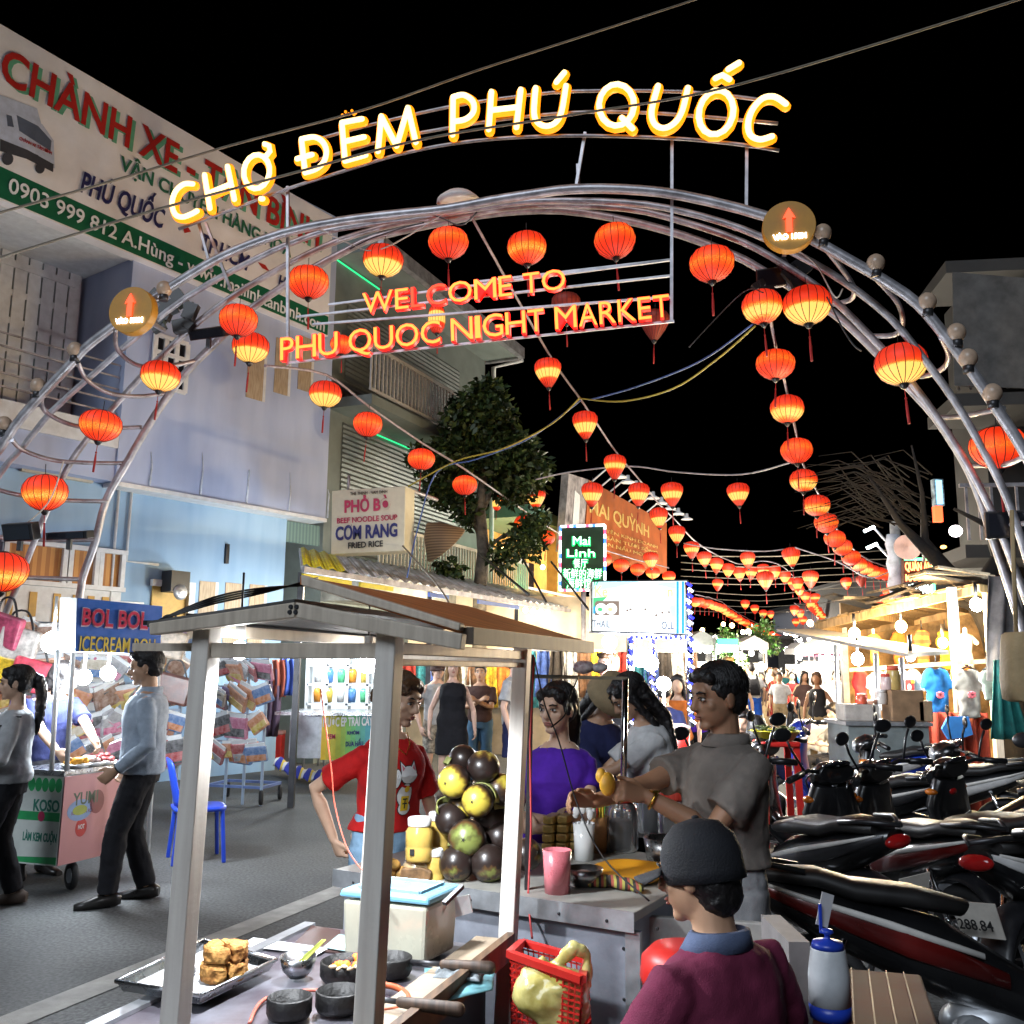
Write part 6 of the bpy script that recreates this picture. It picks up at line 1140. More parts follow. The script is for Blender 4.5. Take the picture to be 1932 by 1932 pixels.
def cup(x, y, wpx, hpx, lab, m, name='cup', dz=0, dd=0, cat='cup'):
    c = on(x, y, .85)+dp2*dd; m_ = c.y/F; r_ = wpx*m_/2; h_ = hpx*m_; tag(MB().lathe([(r_*.86, 0), (r_, h_), (r_*.95, h_), (r_*.82, .006)], c, Z, 24).build(name, m), lab, cat); return c, r_, h_
PNK = mat('pink plastic', (.72, .2, .24), .3, var=.06, trans=.15); cup(1051, 1684, 52, 74, 'tall pink plastic cup on the front of the drinks counter', PNK)
c, r_, h_ = cup(1102, 1622, 40, 64, 'clear cup full of white spoons on the counter', CLR); k = 0
for i in range(7): a = i*.9; b0_ = c+Z*.02+V((math.cos(a)*r_*.3, math.sin(a)*r_*.3, 0)); e_ = c+Z*(h_*1.25)+V((math.cos(a)*r_*.8, math.sin(a)*r_*.8, (i % 3)*.012)); tag(MB().tube([b0_, b0_.lerp(e_, .75)], .004, 6).ell(e_, (.014, .006, .022), n=10, k=6).build('spoon', WHITE), 'white plastic spoon in the clear cup of spoons', 'spoon', 'white spoons in the clear cup')
c, r_, h_ = cup(1125, 1610, 30, 62, 'tumbler packed with coloured straws behind the spoon cup', mat('orange tumbler', (.6, .3, .12), .4), dd=.03)
SC = [mat('straw '+n, q, .4, var=0) for n, q in (('green', (.1, .5, .1)), ('orange', (.8, .25, .02)), ('yellow', (.8, .6, .05)), ('red', (.6, .05, .04)))]
for i in range(12): a = i*2.4; rr = r_*.75*math.sqrt((i+.5)/12); p = c+V((rr*math.cos(a), rr*math.sin(a), .01)); tag(MB().tube([p, p+V((rr*.2*math.cos(a), rr*.2*math.sin(a), h_*1.25+(i % 3)*.01))], .0035, 6).build('straw', SC[i % 4]), ['green', 'orange', 'yellow', 'red'][i % 4]+' drinking straw in the tumbler behind the spoon cup', 'straw', 'coloured straws in the tumbler')
c = on(1102, 1672, .85); bowl('metal_bowl', c, .068, .062, mat('dull steel bowl', (.3, .3, .31), .3, 1, var=.15), 'dull steel bowl of white paste beside the pink cup'); tag(MB().ell(c+Z*.035, (.045, .045, .018), n=16, k=6).build('white_paste', WHITE), 'white paste filling the dull steel bowl', 'food')
def bigjar(x, y, wpx, hpx, dd, lab, lidm, fill):
    c = on(x, y, .85)+dp2*dd; m = c.y/F; r_ = wpx*m/2; h_ = hpx*m; t = thing('storage_jar', lab, 'jar', c, 0, 'big clear jars on the drinks counter')
    MB().lathe([(r_*.92, 0), (r_, h_*.05), (r_, h_*.66), (r_*.9, h_*.76), (r_*.76, h_*.8), (r_*.76, h_*.84)], c, Z, 26).build('glass', CLRJ, t); MB().lathe([(r_*.9, h_*.03), (r_*.95, h_*.1), (r_*.95, h_*.5), (.01, h_*.5)], c, Z, 22).build('filling', fill, t)
    lo = MB().lathe([(r_*.8, h_*.82), (r_*.84, h_*.84), (r_*.84, h_*.95), (r_*.78, h_), (.01, h_)], c, Z, 26).build('lid', lidm, t); m_ = MB()
    for i in range(20): a = i*.314; m_.box(c+V((math.cos(a)*r_*.845, math.sin(a)*r_*.845, h_*.895)), (.006, .01, h_*.1), M.Rotation(a, 3, 'Z'))
    m_.build('lid_rib', lidm, lo)
CLRJ = mat('jar plastic', (.85, .86, .88), .12, var=0, trans=.9); RLID = mat('red lid', (.55, .05, .03), .4, var=.08); BLID = mat('blue lid', (.03, .12, .5), .4, var=.08)
bigjar(1152, 1612, 66, 104, .1, 'big clear jar with a red lid over pinkish filling beside the spoons', RLID, mat('pink filling', (.45, .3, .24), .6)); bigjar(1186, 1590, 60, 100, .3, 'big clear jar with a blue lid behind the first red-lidded one', BLID, mat('pale filling', (.45, .42, .4), .6)); bigjar(1251, 1604, 62, 96, .15, 'big clear jar with a red lid in front of the watch man', RLID, mat('cream filling', (.5, .42, .35), .6))
c = on(1260, 1630, .85); tag(MB().lathe([(.08, 0), (.095, .1), (.09, .1), (.076, .008)], c, Z, 24).build('steel_pot', STEEL), 'steel pot in front of the second red-lidded jar', 'pot')
ORT = mat('orange tray', (.85, .38, .02), .35, var=.06); c = on(1190, 1655, .85)
tag(MB().loft([(c+Z*.002, wd2*.1, dp2*.12), (c+Z*.008, wd2*.125, dp2*.15), (c+Z*.03, wd2*.145, dp2*.175), (c+Z*.03, wd2*.138, dp2*.168), (c+Z*.014, wd2*.118, dp2*.14), (c+Z*.012, wd2*.02, dp2*.02)], 28, p=3.2).build('orange_tray', ORT), 'orange oval plastic tray on the drinks counter', 'tray')
KNIT = stripes('striped knit', (.03, .025, .02), (.3, .06, .04), 38, 0, .9, .35, (.3, .28, .06))
for k, (x, y, a) in enumerate(((1140, 1675, .3), (1178, 1680, -.5))):
    c = on(x, y, .85)+Z*.022; T_ = M.Rotation(a, 3, 'Z'); tag(MB().ell(c, (.055, .026, .022), T_, 14, 8).ell(c+T_ @ V((.05, -.012, -.006)), (.034, .02, .016), T_ @ M.Rotation(-.6, 3, 'Z'), 12, 8).ell(c+T_ @ V((-.045, .01, .002)), (.03, .024, .022), T_, 12, 8).build('knit_sock', KNIT), ['striped knit mitten in front of the dull steel bowl', 'striped knit mitten at the counter edge in front of the orange tray'][k], 'mitten', 'striped mittens on the counter')
for k, (x, y, r_, m_, lab) in enumerate(((1100, 1267, 30, (.65, .1, .12), 'red and white plastic bag bundle on the top rail of the fruit cart'), (1130, 1268, 24, (.7, .66, .66), 'whitish plastic bag bundle on the top rail of the fruit cart'))):
    c = at(x, y-8, 3.9); rr = r_*c.y/F*.62; tag(MB().ell(c, (rr*1.2, rr, rr*.7), n=16, k=10).ell(c+V((rr*.5, 0, rr*.2)), (rr*.7, rr*.6, rr*.5), n=12, k=8).build('bag_bundle', mat('bag '+str(k), m_, .3, var=.5, scale=18, mottle=(.75, .7, .7)), remesh=.012), lab, 'bag')
# red basket with yellow bag, red cooler, box
bk = thing('red_basket', 'red lattice plastic basket hooked on the fruit cart below the pole', 'basket', at(1030, 1932, 2.85)); RED = mat('red plastic', (.5, .02, .015), .4, var=.1)
Bq = [at(x, y, d) for x, y, d in ((965, 1932, 2.75), (1092, 1960, 2.62), (1115, 1935, 2.95), (1000, 1905, 3.05))]; Bt = [at(x, y, d) for x, y, d in ((962, 1800, 2.75), (1098, 1848, 2.62), (1108, 1812, 2.95), (985, 1778, 3.05))]
m_ = MB()
for i in range(4):
    j = (i+1) % 4; a, b, c, d = Bq[i], Bq[j], Bt[j], Bt[i]
    for k in range(13): f = k/12; m_.bar(a.lerp(b, f), d.lerp(c, f), .006, .004)
    for k in range(11): f = k/10; m_.bar(a.lerp(d, f), b.lerp(c, f), .006, .004)
    m_.bar(d, c, .022, .018)
m_.slab(inset(Bq, .01), Z*.006); m_.build('lattice_shell', RED, bk)
BAG = mat('yellow plastic bag', (.62, .5, .08), .25, var=.3, scale=9, coat=.4, mottle=(.75, .68, .3)); c = at(1040, 1858, 2.72); random.seed(9); m_ = MB()
m_.ell(c-Z*.02, (.105, .075, .07), n=20, k=12).ell(c+V((.03, -.01, -.06)), (.085, .06, .05), n=16, k=10).tube([c+V((-.07, 0, .02)), c+V((-.02, 0, .06)), c+V((.0, 0, .03))], [.02, .014, .02], 8).tube([c+V((.0, .01, .03)), c+V((.06, 0, .1)), c+V((.1, 0, .075)), c+V((.1, 0, .0)), c+V((.07, 0, -.02))], [.022, .012, .01, .014, .025], 8)
yb = tag(m_.build('plastic_bag', BAG, remesh=.007, smooth=1), 'tied yellow plastic bag stuffed in the red basket', 'bag'); dm = yb.modifiers.new('creases', 'DISPLACE'); dm.texture = CLTX; dm.strength = .035
a_, b_ = at(1222, 1800, 2.75), at(1222, 1990, 2.7); cl = thing('cooler', 'red cooler jug with a white band standing behind the seated man', 'cooler', (a_.x+.11, a_.y, b_.z)); c = V((a_.x+.11, a_.y+.05, 0)); zt = at(1240, 1795, 2.75).z
MB().lathe([(.1, 0), (.11, .02), (.118, zt-.19), (.11, zt-.1)], c, Z, 26).build('tank', RED, cl); MB().lathe([(.121, zt-.2), (.121, zt-.15)], c, Z, 26).build('white_band', WHITE, cl); MB().lathe([(.12, zt-.1), (.125, zt-.08), (.12, zt-.03), (.09, zt), (.01, zt)], c, Z, 26).build('lid', RED, cl)
MB()
tag(MB().box(at(1245, 1790, 3.2)+V((.1, .1, -.1)), (.5, .03, .34), M.Rotation(-.2, 3, 'Z')).build('pale_panel', mat('pale metal panel', (.4, .38, .36), .5, var=.2), bevel=.004), 'pale metal side panel between the fruit cart and the seated man', 'panel')
a_ = at(1480, 1770, 3.0); tag(MB().box((a_.x, a_.y, .42), (.06, .3, .84)).build('grey_box', mat('grey carton', (.3, .28, .28), .7, var=.15)), 'grey carton edge behind the maroon shoulder of the seated man', 'box')
# ================================================================ TREES
def leaf_mat(n, c): return mat(n, c, .5, var=.5, scale=3, spec=.3)
def tree(name, lab, base, trunk, limbs, clumps, nleaf, lsz, lm, bm):
    t = thing(name, lab, 'tree', base); m_ = MB(); m_.tube(slerp(trunk[0], 4), trunk[1], 9) if len(trunk[1]) == len(slerp(trunk[0], 4)) else m_.tube(trunk[0], trunk[1], 9)
    for pts, rs in limbs: m_.tube(pts, rs, 7)
    m_.build('trunk', bm, t)
    if nleaf:
        m_ = MB(); tot = sum(c[1][0]*c[1][1]*c[1][2] for c in clumps)
        for c, r in clumps:
            for i in range(int(nleaf*r[0]*r[1]*r[2]/tot)):
                q = V((random.gauss(0, 1), random.gauss(0, 1), random.gauss(0, 1))).normalized()*(random.random()**.45)
                p = c+V((q.x*r[0], q.y*r[1], q.z*r[2])); a = V((random.gauss(0, 1), random.gauss(0, 1), random.gauss(-.4, .8))).normalized(); b = a.cross(V((random.gauss(0, 1), random.gauss(0, 1), random.gauss(0, 1)))).normalized(); s = lsz*(.6+random.random()*.8)
                m_.add([p, p+a*s*.5+b*s*.24, p+a*s, p+a*s*.5-b*s*.24], [(0, 1, 2, 3)], 0 if random.random() < .6 else 1)
        m_.build('crown', lm, t)
    return t
LEAF = [leaf_mat('dark leaf', (.02, .04, .01)), leaf_mat('paler leaf', (.06, .085, .02))]; BARK = mat('grey bark', (.12, .1, .075), .9, var=.4, scale=9, bump=.6, bscale=30)  # two leaf greens, mixed at random over the crown
random.seed(21); b0_ = at(905, 1262, 18); b0_.z = 0; A = lambda x, y, d=18: at(x, y, d)
tree('street_tree', 'leafy dark street tree with thin trunk standing behind the market awning', b0_, ([b0_, A(905, 1110), A(912, 1040), A(905, 960), A(915, 880), A(900, 780)], [.16, .13, .12, .11, .08, .03]),
     [([A(911, 1030), A(890, 960), A(860, 900)], [.07, .05, .02]), ([A(910, 960), A(940, 900), A(985, 860)], [.07, .05, .02]), ([A(912, 900), A(880, 840), A(850, 800)], [.05, .03, .02]), ([A(911, 1040), A(950, 1010), A(985, 1000)], [.05, .03, .015])],
     [(A(905, 800), (.75, .8, .7)), (A(950, 860), (.75, .8, .55)), (A(860, 860), (.6, .7, .5)), (A(1000, 890), (.45, .5, .4)), (A(920, 740), (.4, .5, .3)), (A(800, 865), (.35, .4, .35)), (A(845, 925), (.5, .5, .35)), (A(965, 920), (.5, .5, .35)), (A(990, 1020, 17.6), (.4, .4, .4)), (A(1010, 985, 17.6), (.3, .3, .3)), (A(845, 1075, 17.6), (.3, .3, .25)), (A(945, 1050, 17.6), (.3, .3, .3)), (A(880, 960), (.3, .4, .4))], 15000, .15, LEAF, BARK)
b0_ = at(1905, 1262, 13); b0_.z = 0; A = lambda x, y, d=13: at(x, y, d)
lm_ = [([A(1870, 1180), A(1830, 1120), A(1770, 1060), A(1700, 990), A(1640, 900)], [.16, .14, .1, .05, .015]), ([A(1800, 1085), A(1745, 1020), A(1740, 930), A(1720, 840)], [.08, .06, .03, .012]), ([A(1840, 1130), A(1880, 1060), A(1925, 1000), A(1990, 940)], [.14, .1, .08, .05]), ([A(1885, 1060), A(1860, 990), A(1800, 960)], [.08, .05, .02]), ([A(1850, 1150), A(1790, 1130), A(1730, 1140)], [.08, .05, .02])]
for k in range(70):
    x, y = 1700+random.uniform(-60, 60), 960+random.uniform(-70, 40); a = random.uniform(2.2, 3.6); L = random.uniform(70, 190); lm_.append(([A(x, y), A(x+L*.5*math.cos(a), y-L*.5*abs(math.sin(a))-15), A(x+L*math.cos(a), y-L*abs(math.sin(a))*.7+10)], [.01, .007, .003]))
tree('bare_tree', 'dark bare tree with heavy crooked limbs behind the arch leg above the clothes stall', b0_, ([b0_, A(1890, 1230), A(1870, 1180), A(1840, 1130)], [.25, .22, .18, .14]), lm_, [(A(1640, 850), (1.0, .8, .7)), (A(1560, 820), (.7, .7, .4))], 0, .07, [LEAF[0]]*2, mat('dark bark', (.014, .012, .011), .9, var=.4, bump=.5))
for k, (x, y, d, lab) in enumerate(((1335+35, 1215, 30, 'small potted bush lit green beside the green stall sign'), (1440, 1190, 34, 'small dark tree in front of the far low shop roof'))):
    b0_ = at(x, 1262, d); b0_.z = 0; c = at(x, y, d); tree('bush', lab, b0_, ([b0_, V((c.x, c.y, c.z-.3))], [.05, .03]), [], [(c, (.5, .5, .55)), (c+V((.3, 0, -.5)), (.4, .4, .4))], 500, .16, [leaf_mat('bush leaf', (.06, .16, .03)), LEAF[1]], BARK)
# ================================================================ NOODLE SIGN, AWNING, LIGHT SIGNS
q = [at(626, 926, 12.6), at(765, 917, 12.6), at(763, 1039, 12.6), at(624, 1046, 12.6)]
ns = thing('noodle_sign', 'cream hanging light box reading PHO BO and COM RANG in red and navy letters', 'sign', q[3]); SIGNW = mat('cream sign face', (.62, .6, .47), .5, var=.06)
MB().slab(q[::-1], V((.1, .28, 0))).build('box', SIGNW, ns, bevel=.01); MB().tube([q[0]+V((.2, .15, 0)), q[0]+V((.2, .15, .25))], .02).tube([q[1]+V((0, .2, 0)), q[1]+V((.3, 1.6, .1))], .03).build('bracket', GALV, ns)
sx_ = (q[1]-q[0]).normalized(); sy_ = (q[0]-q[3]).normalized(); PINKR = mat('sign crimson', (.45, .03, .1), .5); NV2 = mat('sign dark blue', (.015, .02, .14), .5)
for s_, m_, x, y, w_, h_, of in (('THE THINH - NAM DINH', FB, 661, 935, 71, 6, .0), ('PHỞ BÒ', PINKR, 650, 967, 88, 22, .035), ('BEEF NOODLE SOUP', PINKR, 636, 988, 115, 10, .015), ('CƠM RANG', NV2, 633, 1019, 118, 24, .035), ('FRIED RICE', FB, 657, 1035, 66, 11, .02)):
    p = at(x, y, 12.6)-V((0, .012, 0)); text(s_, m_, 'lettering', ns, p, sx_, sy_, h_*12.6/F, w_*12.6/F, off=of)
AW = thing('market_awning', 'long rusty white corrugated awning running above the shops behind the carts', 'awning', at(575, 1262, 10.8)); AW.location.z = 0
aw0, aw1 = at(572, 1066, 10.8), at(1118, 1168, 19.5); aw1.z = aw0.z+.02; sl_ = V((-.76, 3.2, 0))+Z*.6
WCOR = mat('white corrugated sheet', (.5, .51, .52), .45, .2, var=.4, scale=1.5, tone=(.24, .22, .2)); YCOR = mat('yellow sheet', (.65, .55, .02), .5, var=.3)
L_ = (aw1-aw0).length; ad_ = (aw1-aw0).normalized(); m_ = MB(); N_ = 150
for k in range(N_):
    f0, f1 = k/N_, (k+1)/N_; h0, h1 = .022*math.sin(k*1.57), .022*math.sin((k+1)*1.57); a, b = aw0.lerp(aw1, f0)+Z*h0, aw0.lerp(aw1, f1)+Z*h1; m_.add([a, b, b+sl_, a+sl_], [(0, 1, 2, 3)], 1 if f1 < .09 else 0, True)
m_.build('sheets', [WCOR, YCOR], AW, solid=.004); m_ = MB()
for k in range(7): f = k/6.5; p = aw0+ad_*L_*f; m_.bar(p-Z*.03, p+sl_-Z*.03, .05, .05)
m_.bar(aw0-Z*.05, aw1-Z*.05, .04, .07).bar(aw0+sl_*.5-Z*.06, aw1+sl_*.5-Z*.06, .05, .05); m_.build('frame', GALV, AW)
m_ = MB(); YS = mat('yellow strip', (.7, .6, .03), .5); BLS = mat('blue strip', (.05, .12, .45), .5)
for f0, f1, mi in ((0, .1, 0), (.12, .2, 0), (.3, .36, 1), (.46, .62, 1)): MB().bar(aw0.lerp(aw1, f0)-Z*.13, aw0.lerp(aw1, f1)-Z*.13, .03, .06).build('edge_strip', [YS, BLS][mi], AW)
for k in range(4): p = aw0+ad_*(L_*(.02+.32*k)); MB().bar(V((p.x-.2, p.y+.3, 0)), p-Z*.04+V((-.2, .3, 0)), .07, .07).build('post', DARK, AW)
for k in range(9): f = .68+k*.036; p = aw0.lerp(aw1, f)-Z*.2+sl_*.15; tag(MB().ell(p, .05, n=10, k=6).build('awning_bulb', emi('awning bulb', (1, .8, .5), 28)), ORD[k]+' warm bulb, near to far, in the glaring row under the awning end', 'bulb', 'bulbs under the awning end')
for f in (.2, .45, .7, .9): lamp('awning_lamp', aw0.lerp(aw1, f)-Z*.35+sl_*.5, 60, (1, .85, .6), .15, AW)
bk_ = thing('wicker_cone', 'big upturned conical wicker basket hanging by the lower balcony rail', 'basket', at(850, 1025, 13)); MB().lathe([(.02, .42), (.16, .3), (.34, .02), (.33, 0), (.14, .27)], at(843, 1030, 13), V((-.55, -.25, .6)), 22).build('weave', stripes('wicker', (.2, .13, .07), (.1, .06, .03), 26, 2, .8), bk_)
# green light sign with coloured border
gq = [at(1057, 994, 18), at(1141, 991, 18), at(1141, 1113, 18), at(1056, 1114, 18)]; gs = thing('green_light_sign', 'black sign with glowing green lettering and a coloured light border beside the tree', 'sign', gq[3])
MB().slab(gq[::-1], V((.02, .15, 0))).build('panel', mat('sign black green', (.005, .03, .015), .4), gs)
BC = [emi('border white', (.9, .95, 1), 2.2), emi('border blue', (.06, .25, 1), 1.6), emi('border red', (1, .1, .25), 1.6)]; m_ = MB()
for i in range(4):
    a, b = gq[i]-V((0, .03, 0)), gq[(i+1) % 4]-V((0, .03, 0))
    for k in range(14): m_.bar(a.lerp(b, k/14), a.lerp(b, (k+.95)/14), .045, .045, V((0, 1, 0)), (0, 0, 2, 0, 1, 0)[(k+i) % 6])
m_.build('light_border', BC, gs); GL = emi('green halo letters', (.01, .9, .2), 1.3); GW = emi('white green letters', (.75, 1, .85), 2)
for s_, x, y, w_, h_ in (('Mai', 1081, 1028, 32, 16), ('Linh', 1070, 1050, 52, 14), ('餐厅', 1082, 1070, 26, 13), ('新鲜的海鲜', 1063, 1090, 72, 14), ('海鲜馆', 1069, 1108, 46, 14)):
    p = at(x, y, 17.95); text(s_, GL, 'lettering', gs, p-V((.02, 0, .02)), (1, 0, .01), Z, h_*18/F*1.1, (w_+4)*18/F, off=.03, ext=.004); text(s_, GW, 'lettering', gs, p-V((0, .02, 0)), (1, 0, .01), Z, h_*18/F, w_*18/F, off=.0, ext=.004)
MB().tube([gq[2]-Z*.0+V((-.4, .1, 0)), V((gq[2].x-.4, gq[2].y+.1, 0))], .05).build('pole', GALV, gs)
# ---------------- cream roll stall
d9 = 8.0; sq = [at(1116, 1095, d9), at(1299, 1093, d9), at(1299, 1199, d9), at(1115, 1193, d9)]
cs = thing('cream_roll_stall', 'ice cream roll stall with a lit THAILAND CREAM ROLL sign and blue LED poles', 'stall', at(1245, 1262, 8)); cs.location.z = 0
sxx = (sq[1]-sq[0]).normalized(); syy = (sq[0]-sq[3]).normalized(); IN = inset(sq, .03)
sbx = MB().slab(sq[::-1], V((0, .22, 0))).build('sign_box', DARK, cs, bevel=.01)
def sp_(x, y, l=0): return at(x, y, d9)-V((0, .004+l, 0))
SW_ = emi('lit sign white', (.93, 1, 1), 1.05); SB_ = emi('lit sign blue', (.02, .35, .62), 1.0); SG_ = emi('lit sign green', (.08, .5, .2), 1.0); SY_ = emi('lit sign cream', (.75, .8, .55), 1.0); SP_ = emi('lit sign pale blue', (.45, .75, .9), 1.2); SO_ = emi('lit sign orange', (1, .55, .25), 1.2); SK_ = emi('lit sign brown', (.25, .18, .14), .8)
m_ = MB()
def sl2(pts, mi, l): m_.slab([sp_(x, y, l) for x, y in pts][::-1], V((0, .0015, 0)), mi)
sl2(((1118, 1098), (1296, 1096), (1296, 1196), (1118, 1190)), 0, 0)
for k in range(4): sl2(((1276+k*5, 1097), (1280.5+k*5, 1097), (1280.5+k*5, 1195), (1276+k*5, 1195)), (1, 3, 1, 3)[k], .003)
for k in range(5): sl2(((1120+k*3, 1098), (1150+k*14, 1097), (1128+k*9, 1104+k), (1119, 1112+k)), (2, 4, 2, 4, 1)[k] if k < 3 else 4, .003+.0006*k)
sl2(((1119, 1128), (1146, 1126), (1135, 1136), (1119, 1146)), 2, .003); sl2(((1119, 1146), (1124, 1142), (1124, 1158), (1119, 1158)), 1, .004); sl2(((1262, 1144), (1275, 1140), (1275, 1166), (1266, 1162)), 4, .003); sl2(((1230, 1101), (1275, 1098), (1275, 1112)), 4, .003)
sl2(((1122, 1138), (1126, 1134), (1168, 1134), (1168, 1161), (1122, 1161)), 5, .004)
for cx in (1134, 1153): sl2([(cx+11*math.cos(i*.45), 1149+11*math.sin(i*.45)) for i in range(14)], 0, .006); sl2([(cx-2+5*math.cos(i*.9), 1150+4*math.sin(i*.9)) for i in range(7)], 2 if cx < 1140 else 6, .008)
for x, y in ((1180, 1152), (1186, 1150), (1214, 1150), (1246, 1156), (1258, 1155), (1234, 1161)): sl2(((x, y), (x+5, y-3), (x+6, y+3)), 5, .006)
m_.build('face', [SW_, SB_, SG_, SY_, SP_, SK_, SO_], sbx)
NVL = mat('navy letters', (.01, .03, .12), .5); PBL = emi('glare pale letters', (.6, .82, .9), 1.35)  # middle letters coloured pale to imitate glare washing them out
for s_, mm, x, w_ in (('THAIL', NVL, 1117.5, 33), ('AND CREAM', PBL, 1156, 66), ('R', SP_, 1239, 9), ('OLL', NVL, 1248, 23)): text(s_, mm, 'lettering', sbx, sp_(x, 1184.5+(x-1117)*.02, .006), sxx, syy, 14*d9/F, w_*d9/F, off=.0, ext=.002)
for s_, mm, x, w_ in (('Ke', SO_, 1122, 24), ('m cuộ', SW_, 1150, 90), ('n', SO_, 1259, 10)): text(s_, mm, 'lettering', sbx, sp_(x, 1126, .006), sxx, syy, 20*d9/F, w_*d9/F, off=.02, ext=.002)
LB_ = emi('blue LED', (.03, .04, 1), 2.2); LWH = emi('white LED', (.75, .82, 1), 3)
def ledpole(x, y0, y1, d, w0, nm='led_pole'):
    a, b = at(x, y0, d), at(x, y1, d); m_ = MB().tube([V((a.x, a.y+.05, max(b.z, 0) if y1 < 1500 else 0)), V((a.x, a.y+.05, a.z))], .03, 8)
    n_ = int((a.z-b.z)/.045)
    for k in range(n_): z = a.z-(k+.5)*.045; c = V((a.x+.012*math.sin(k*1.3), a.y, z)); m_.box(c, (.05, .03, .018), M.Rotation(.6, 3, 'Y'), 1 if (k % 2) else 2)
    return m_.build(nm, [CHROME, LWH, LB_], cs)
ledpole(1300, 1098, 1372, 7.9, 1); ledpole(1190, 1203, 1372, 7.9, 1); ledpole(1231, 1205, 1330, 9.3, 1)
for k in range(20): pass
m_ = MB()
for k in range(24): f = k/23; m_.ell(at(1192+f*106, 1203+math.sin(k*2)*1.2, 7.9), .016, n=6, k=4, mi=k % 2)
m_.build('led_string', [LB_, LWH], cs)
for k, (x, y, d, r_, wt) in enumerate(((1208, 1240, 8.35, .085, 90), (1252, 1290, 7.2, .055, 50), (1150, 1212, 8.8, .07, 80), (1228, 1252, 8.6, .07, 60))):
    c = at(x, y, d); t = thing('led_bulb', ['glaring white bulb hanging under the cream roll sign', 'round white bulb on a thin rod in front of the watch man', 'white bulb under the end of the awning beside the cream roll sign', 'second glaring bulb inside the cream roll stall'][k], 'bulb', c); MB().ell(c, r_, n=12, k=8).build('globe', BULBC, t); MB().tube([c, c+Z*(.4 if k != 1 else -.75)], .012, 6).build('rod', WHITE, t); lamp('stall_lamp', c-V((0, .12, .05)), wt, (.92, .95, 1), .08, t)
a_, b_ = on(1185, 1400, .92), on(1330, 1400, .92); a_ = at(1185, 1410, 7.4); b_ = at(1330, 1410, 7.4); zc = .9
MB().box(((a_.x+b_.x)/2, 7.7, zc-.02), (b_.x-a_.x, .8, .04)).build('counter', STEEL, cs); MB().box(((a_.x+b_.x)/2, 7.7, .45), (b_.x-a_.x-.06, .7, .84)).build('body', mat('stall body', (.4, .42, .45), .5), cs)
c = at(1280, 1422, 7.35); c.z = .9; jg = thing('drink_jug', 'red insulated drink jug with a pale rim on the cream roll counter', 'jug', c); MB().lathe([(.075, 0), (.085, .02), (.09, .24)], c, Z, 20).build('tank', RED, jg); MB().lathe([(.094, .24), (.094, .28), (.05, .3), (.01, .3)], c, Z, 20).build('lid', mat('pale pink lid', (.6, .35, .35), .4), jg)
CORN = mat('corn husk', (.62, .5, .18), .6, var=.3, scale=30)
for k in range(7):
    c = at(1246+(k % 4)*11, 1392-(k//4)*9, 7.5); c.z = .93+(k//4)*.045; tag(MB().tube([c+V((-.1, .02*k % .05, 0)), c, c+V((.09, -.02, .01))], [.012, .028, .014], 8, rnd=True).build('corn_cob', CORN), ORD[k]+' pale corn cob of the pile on the cream roll counter', 'corn', 'corn cobs on the stall counter')
# trays of food by the stooping vendor
tt = thing('food_table', 'low steel food table with trays in front of the stooping vendor', 'table', at(1150, 1262, 5.0)); tt.location.z = 0; a_ = at(1150, 1262, 4.95)
MB().box((a_.x, 5.1, .8), (.8, .5, .03)).build('top', STEEL, tt)
for sx in (-1, 1):
    for sy in (-1, 1): MB().bar((a_.x+sx*.37, 5.1+sy*.22, 0), (a_.x+sx*.37, 5.1+sy*.22, .785), .03).build('leg', ALU, tt)
for k, (x, col, lab) in enumerate(((-.25, (.5, .42, .2), 'tray of pale skewered snacks on the low food table'), (.02, (.35, .02, .03), 'tray of dark red sausages on the low food table'), (.27, (.06, .05, .035), 'tray of charred leaves on the low food table'))):
    t = thing('food_tray', lab, 'tray', (a_.x+x, 5.0, .816)); MB().box((0, 0, .012), (.24, .3, .02)).build('tray', STEEL, t, world=False, bevel=.004); m_ = MB()
    for i in range(14): m_.tube([V((random.uniform(-.09, .09), random.uniform(-.11, .11), .035+random.random()*.03)), V((random.uniform(-.09, .09), random.uniform(-.11, .11), .045+random.random()*.03))], .014, 6, rnd=True)
    m_.build('food', mat('food %d' % k, col, .4, var=.3), t, world=False)
t = MB().box((a_.x+.1, 4.78, .9), (.2, .14, .06)); tag(t.build('red_sieve', RED, bevel=.02), 'shallow red plastic sieve at the front of the low food table', 'sieve')
# ================================================================ ICE CREAM CART WITH BLUE SIGN (house side)
ic = thing('ice_cream_cart', 'ice cream cart with a blue BOL BOL sign and pink front panel', 'cart', at(122, 1262, 6.95)); ic.location.z = 0
K0 = at(122, 1455, 6.95); K1 = at(232, 1449, 7.5); K2 = at(20, 1455, 7.1); zt = K0.z
for q in (K0, K1, K2): q.z = zt
zb_ = .2; DK = lambda p, z: V((p.x, p.y, z)); K3 = K1+(K2-K0)
MB().hexa([DK(p, zt-.03) for p in (K0, K1, K3, K2)], [DK(p, zt) for p in (K0, K1, K3, K2)]).build('counter', STEEL, ic)
cK = (K0+K3)/2
MB().hexa([DK(p.lerp(cK, .02), zb_+.02) for p in (K0, K1, K3, K2)], [DK(p.lerp(cK, .02), zt-.033) for p in (K0, K1, K3, K2)]).build('body', mat('cart body', (.3, .3, .3), .6), ic)
PKP = mat('pink banner', (.52, .24, .24), .5, var=.06, scale=2); xk = (K1-K0).normalized(); nk_ = xk.cross(Z); e_ = K0+xk*(K1-K0).length*1.12
pb = MB().slab([DK(K0, zb_)+nk_*.004, DK(e_, zb_)+nk_*.004, DK(e_, zt-.04)+nk_*.004, DK(K0, zt-.04)+nk_*.004], nk_*.006).build('pink_banner', PKP, ic)
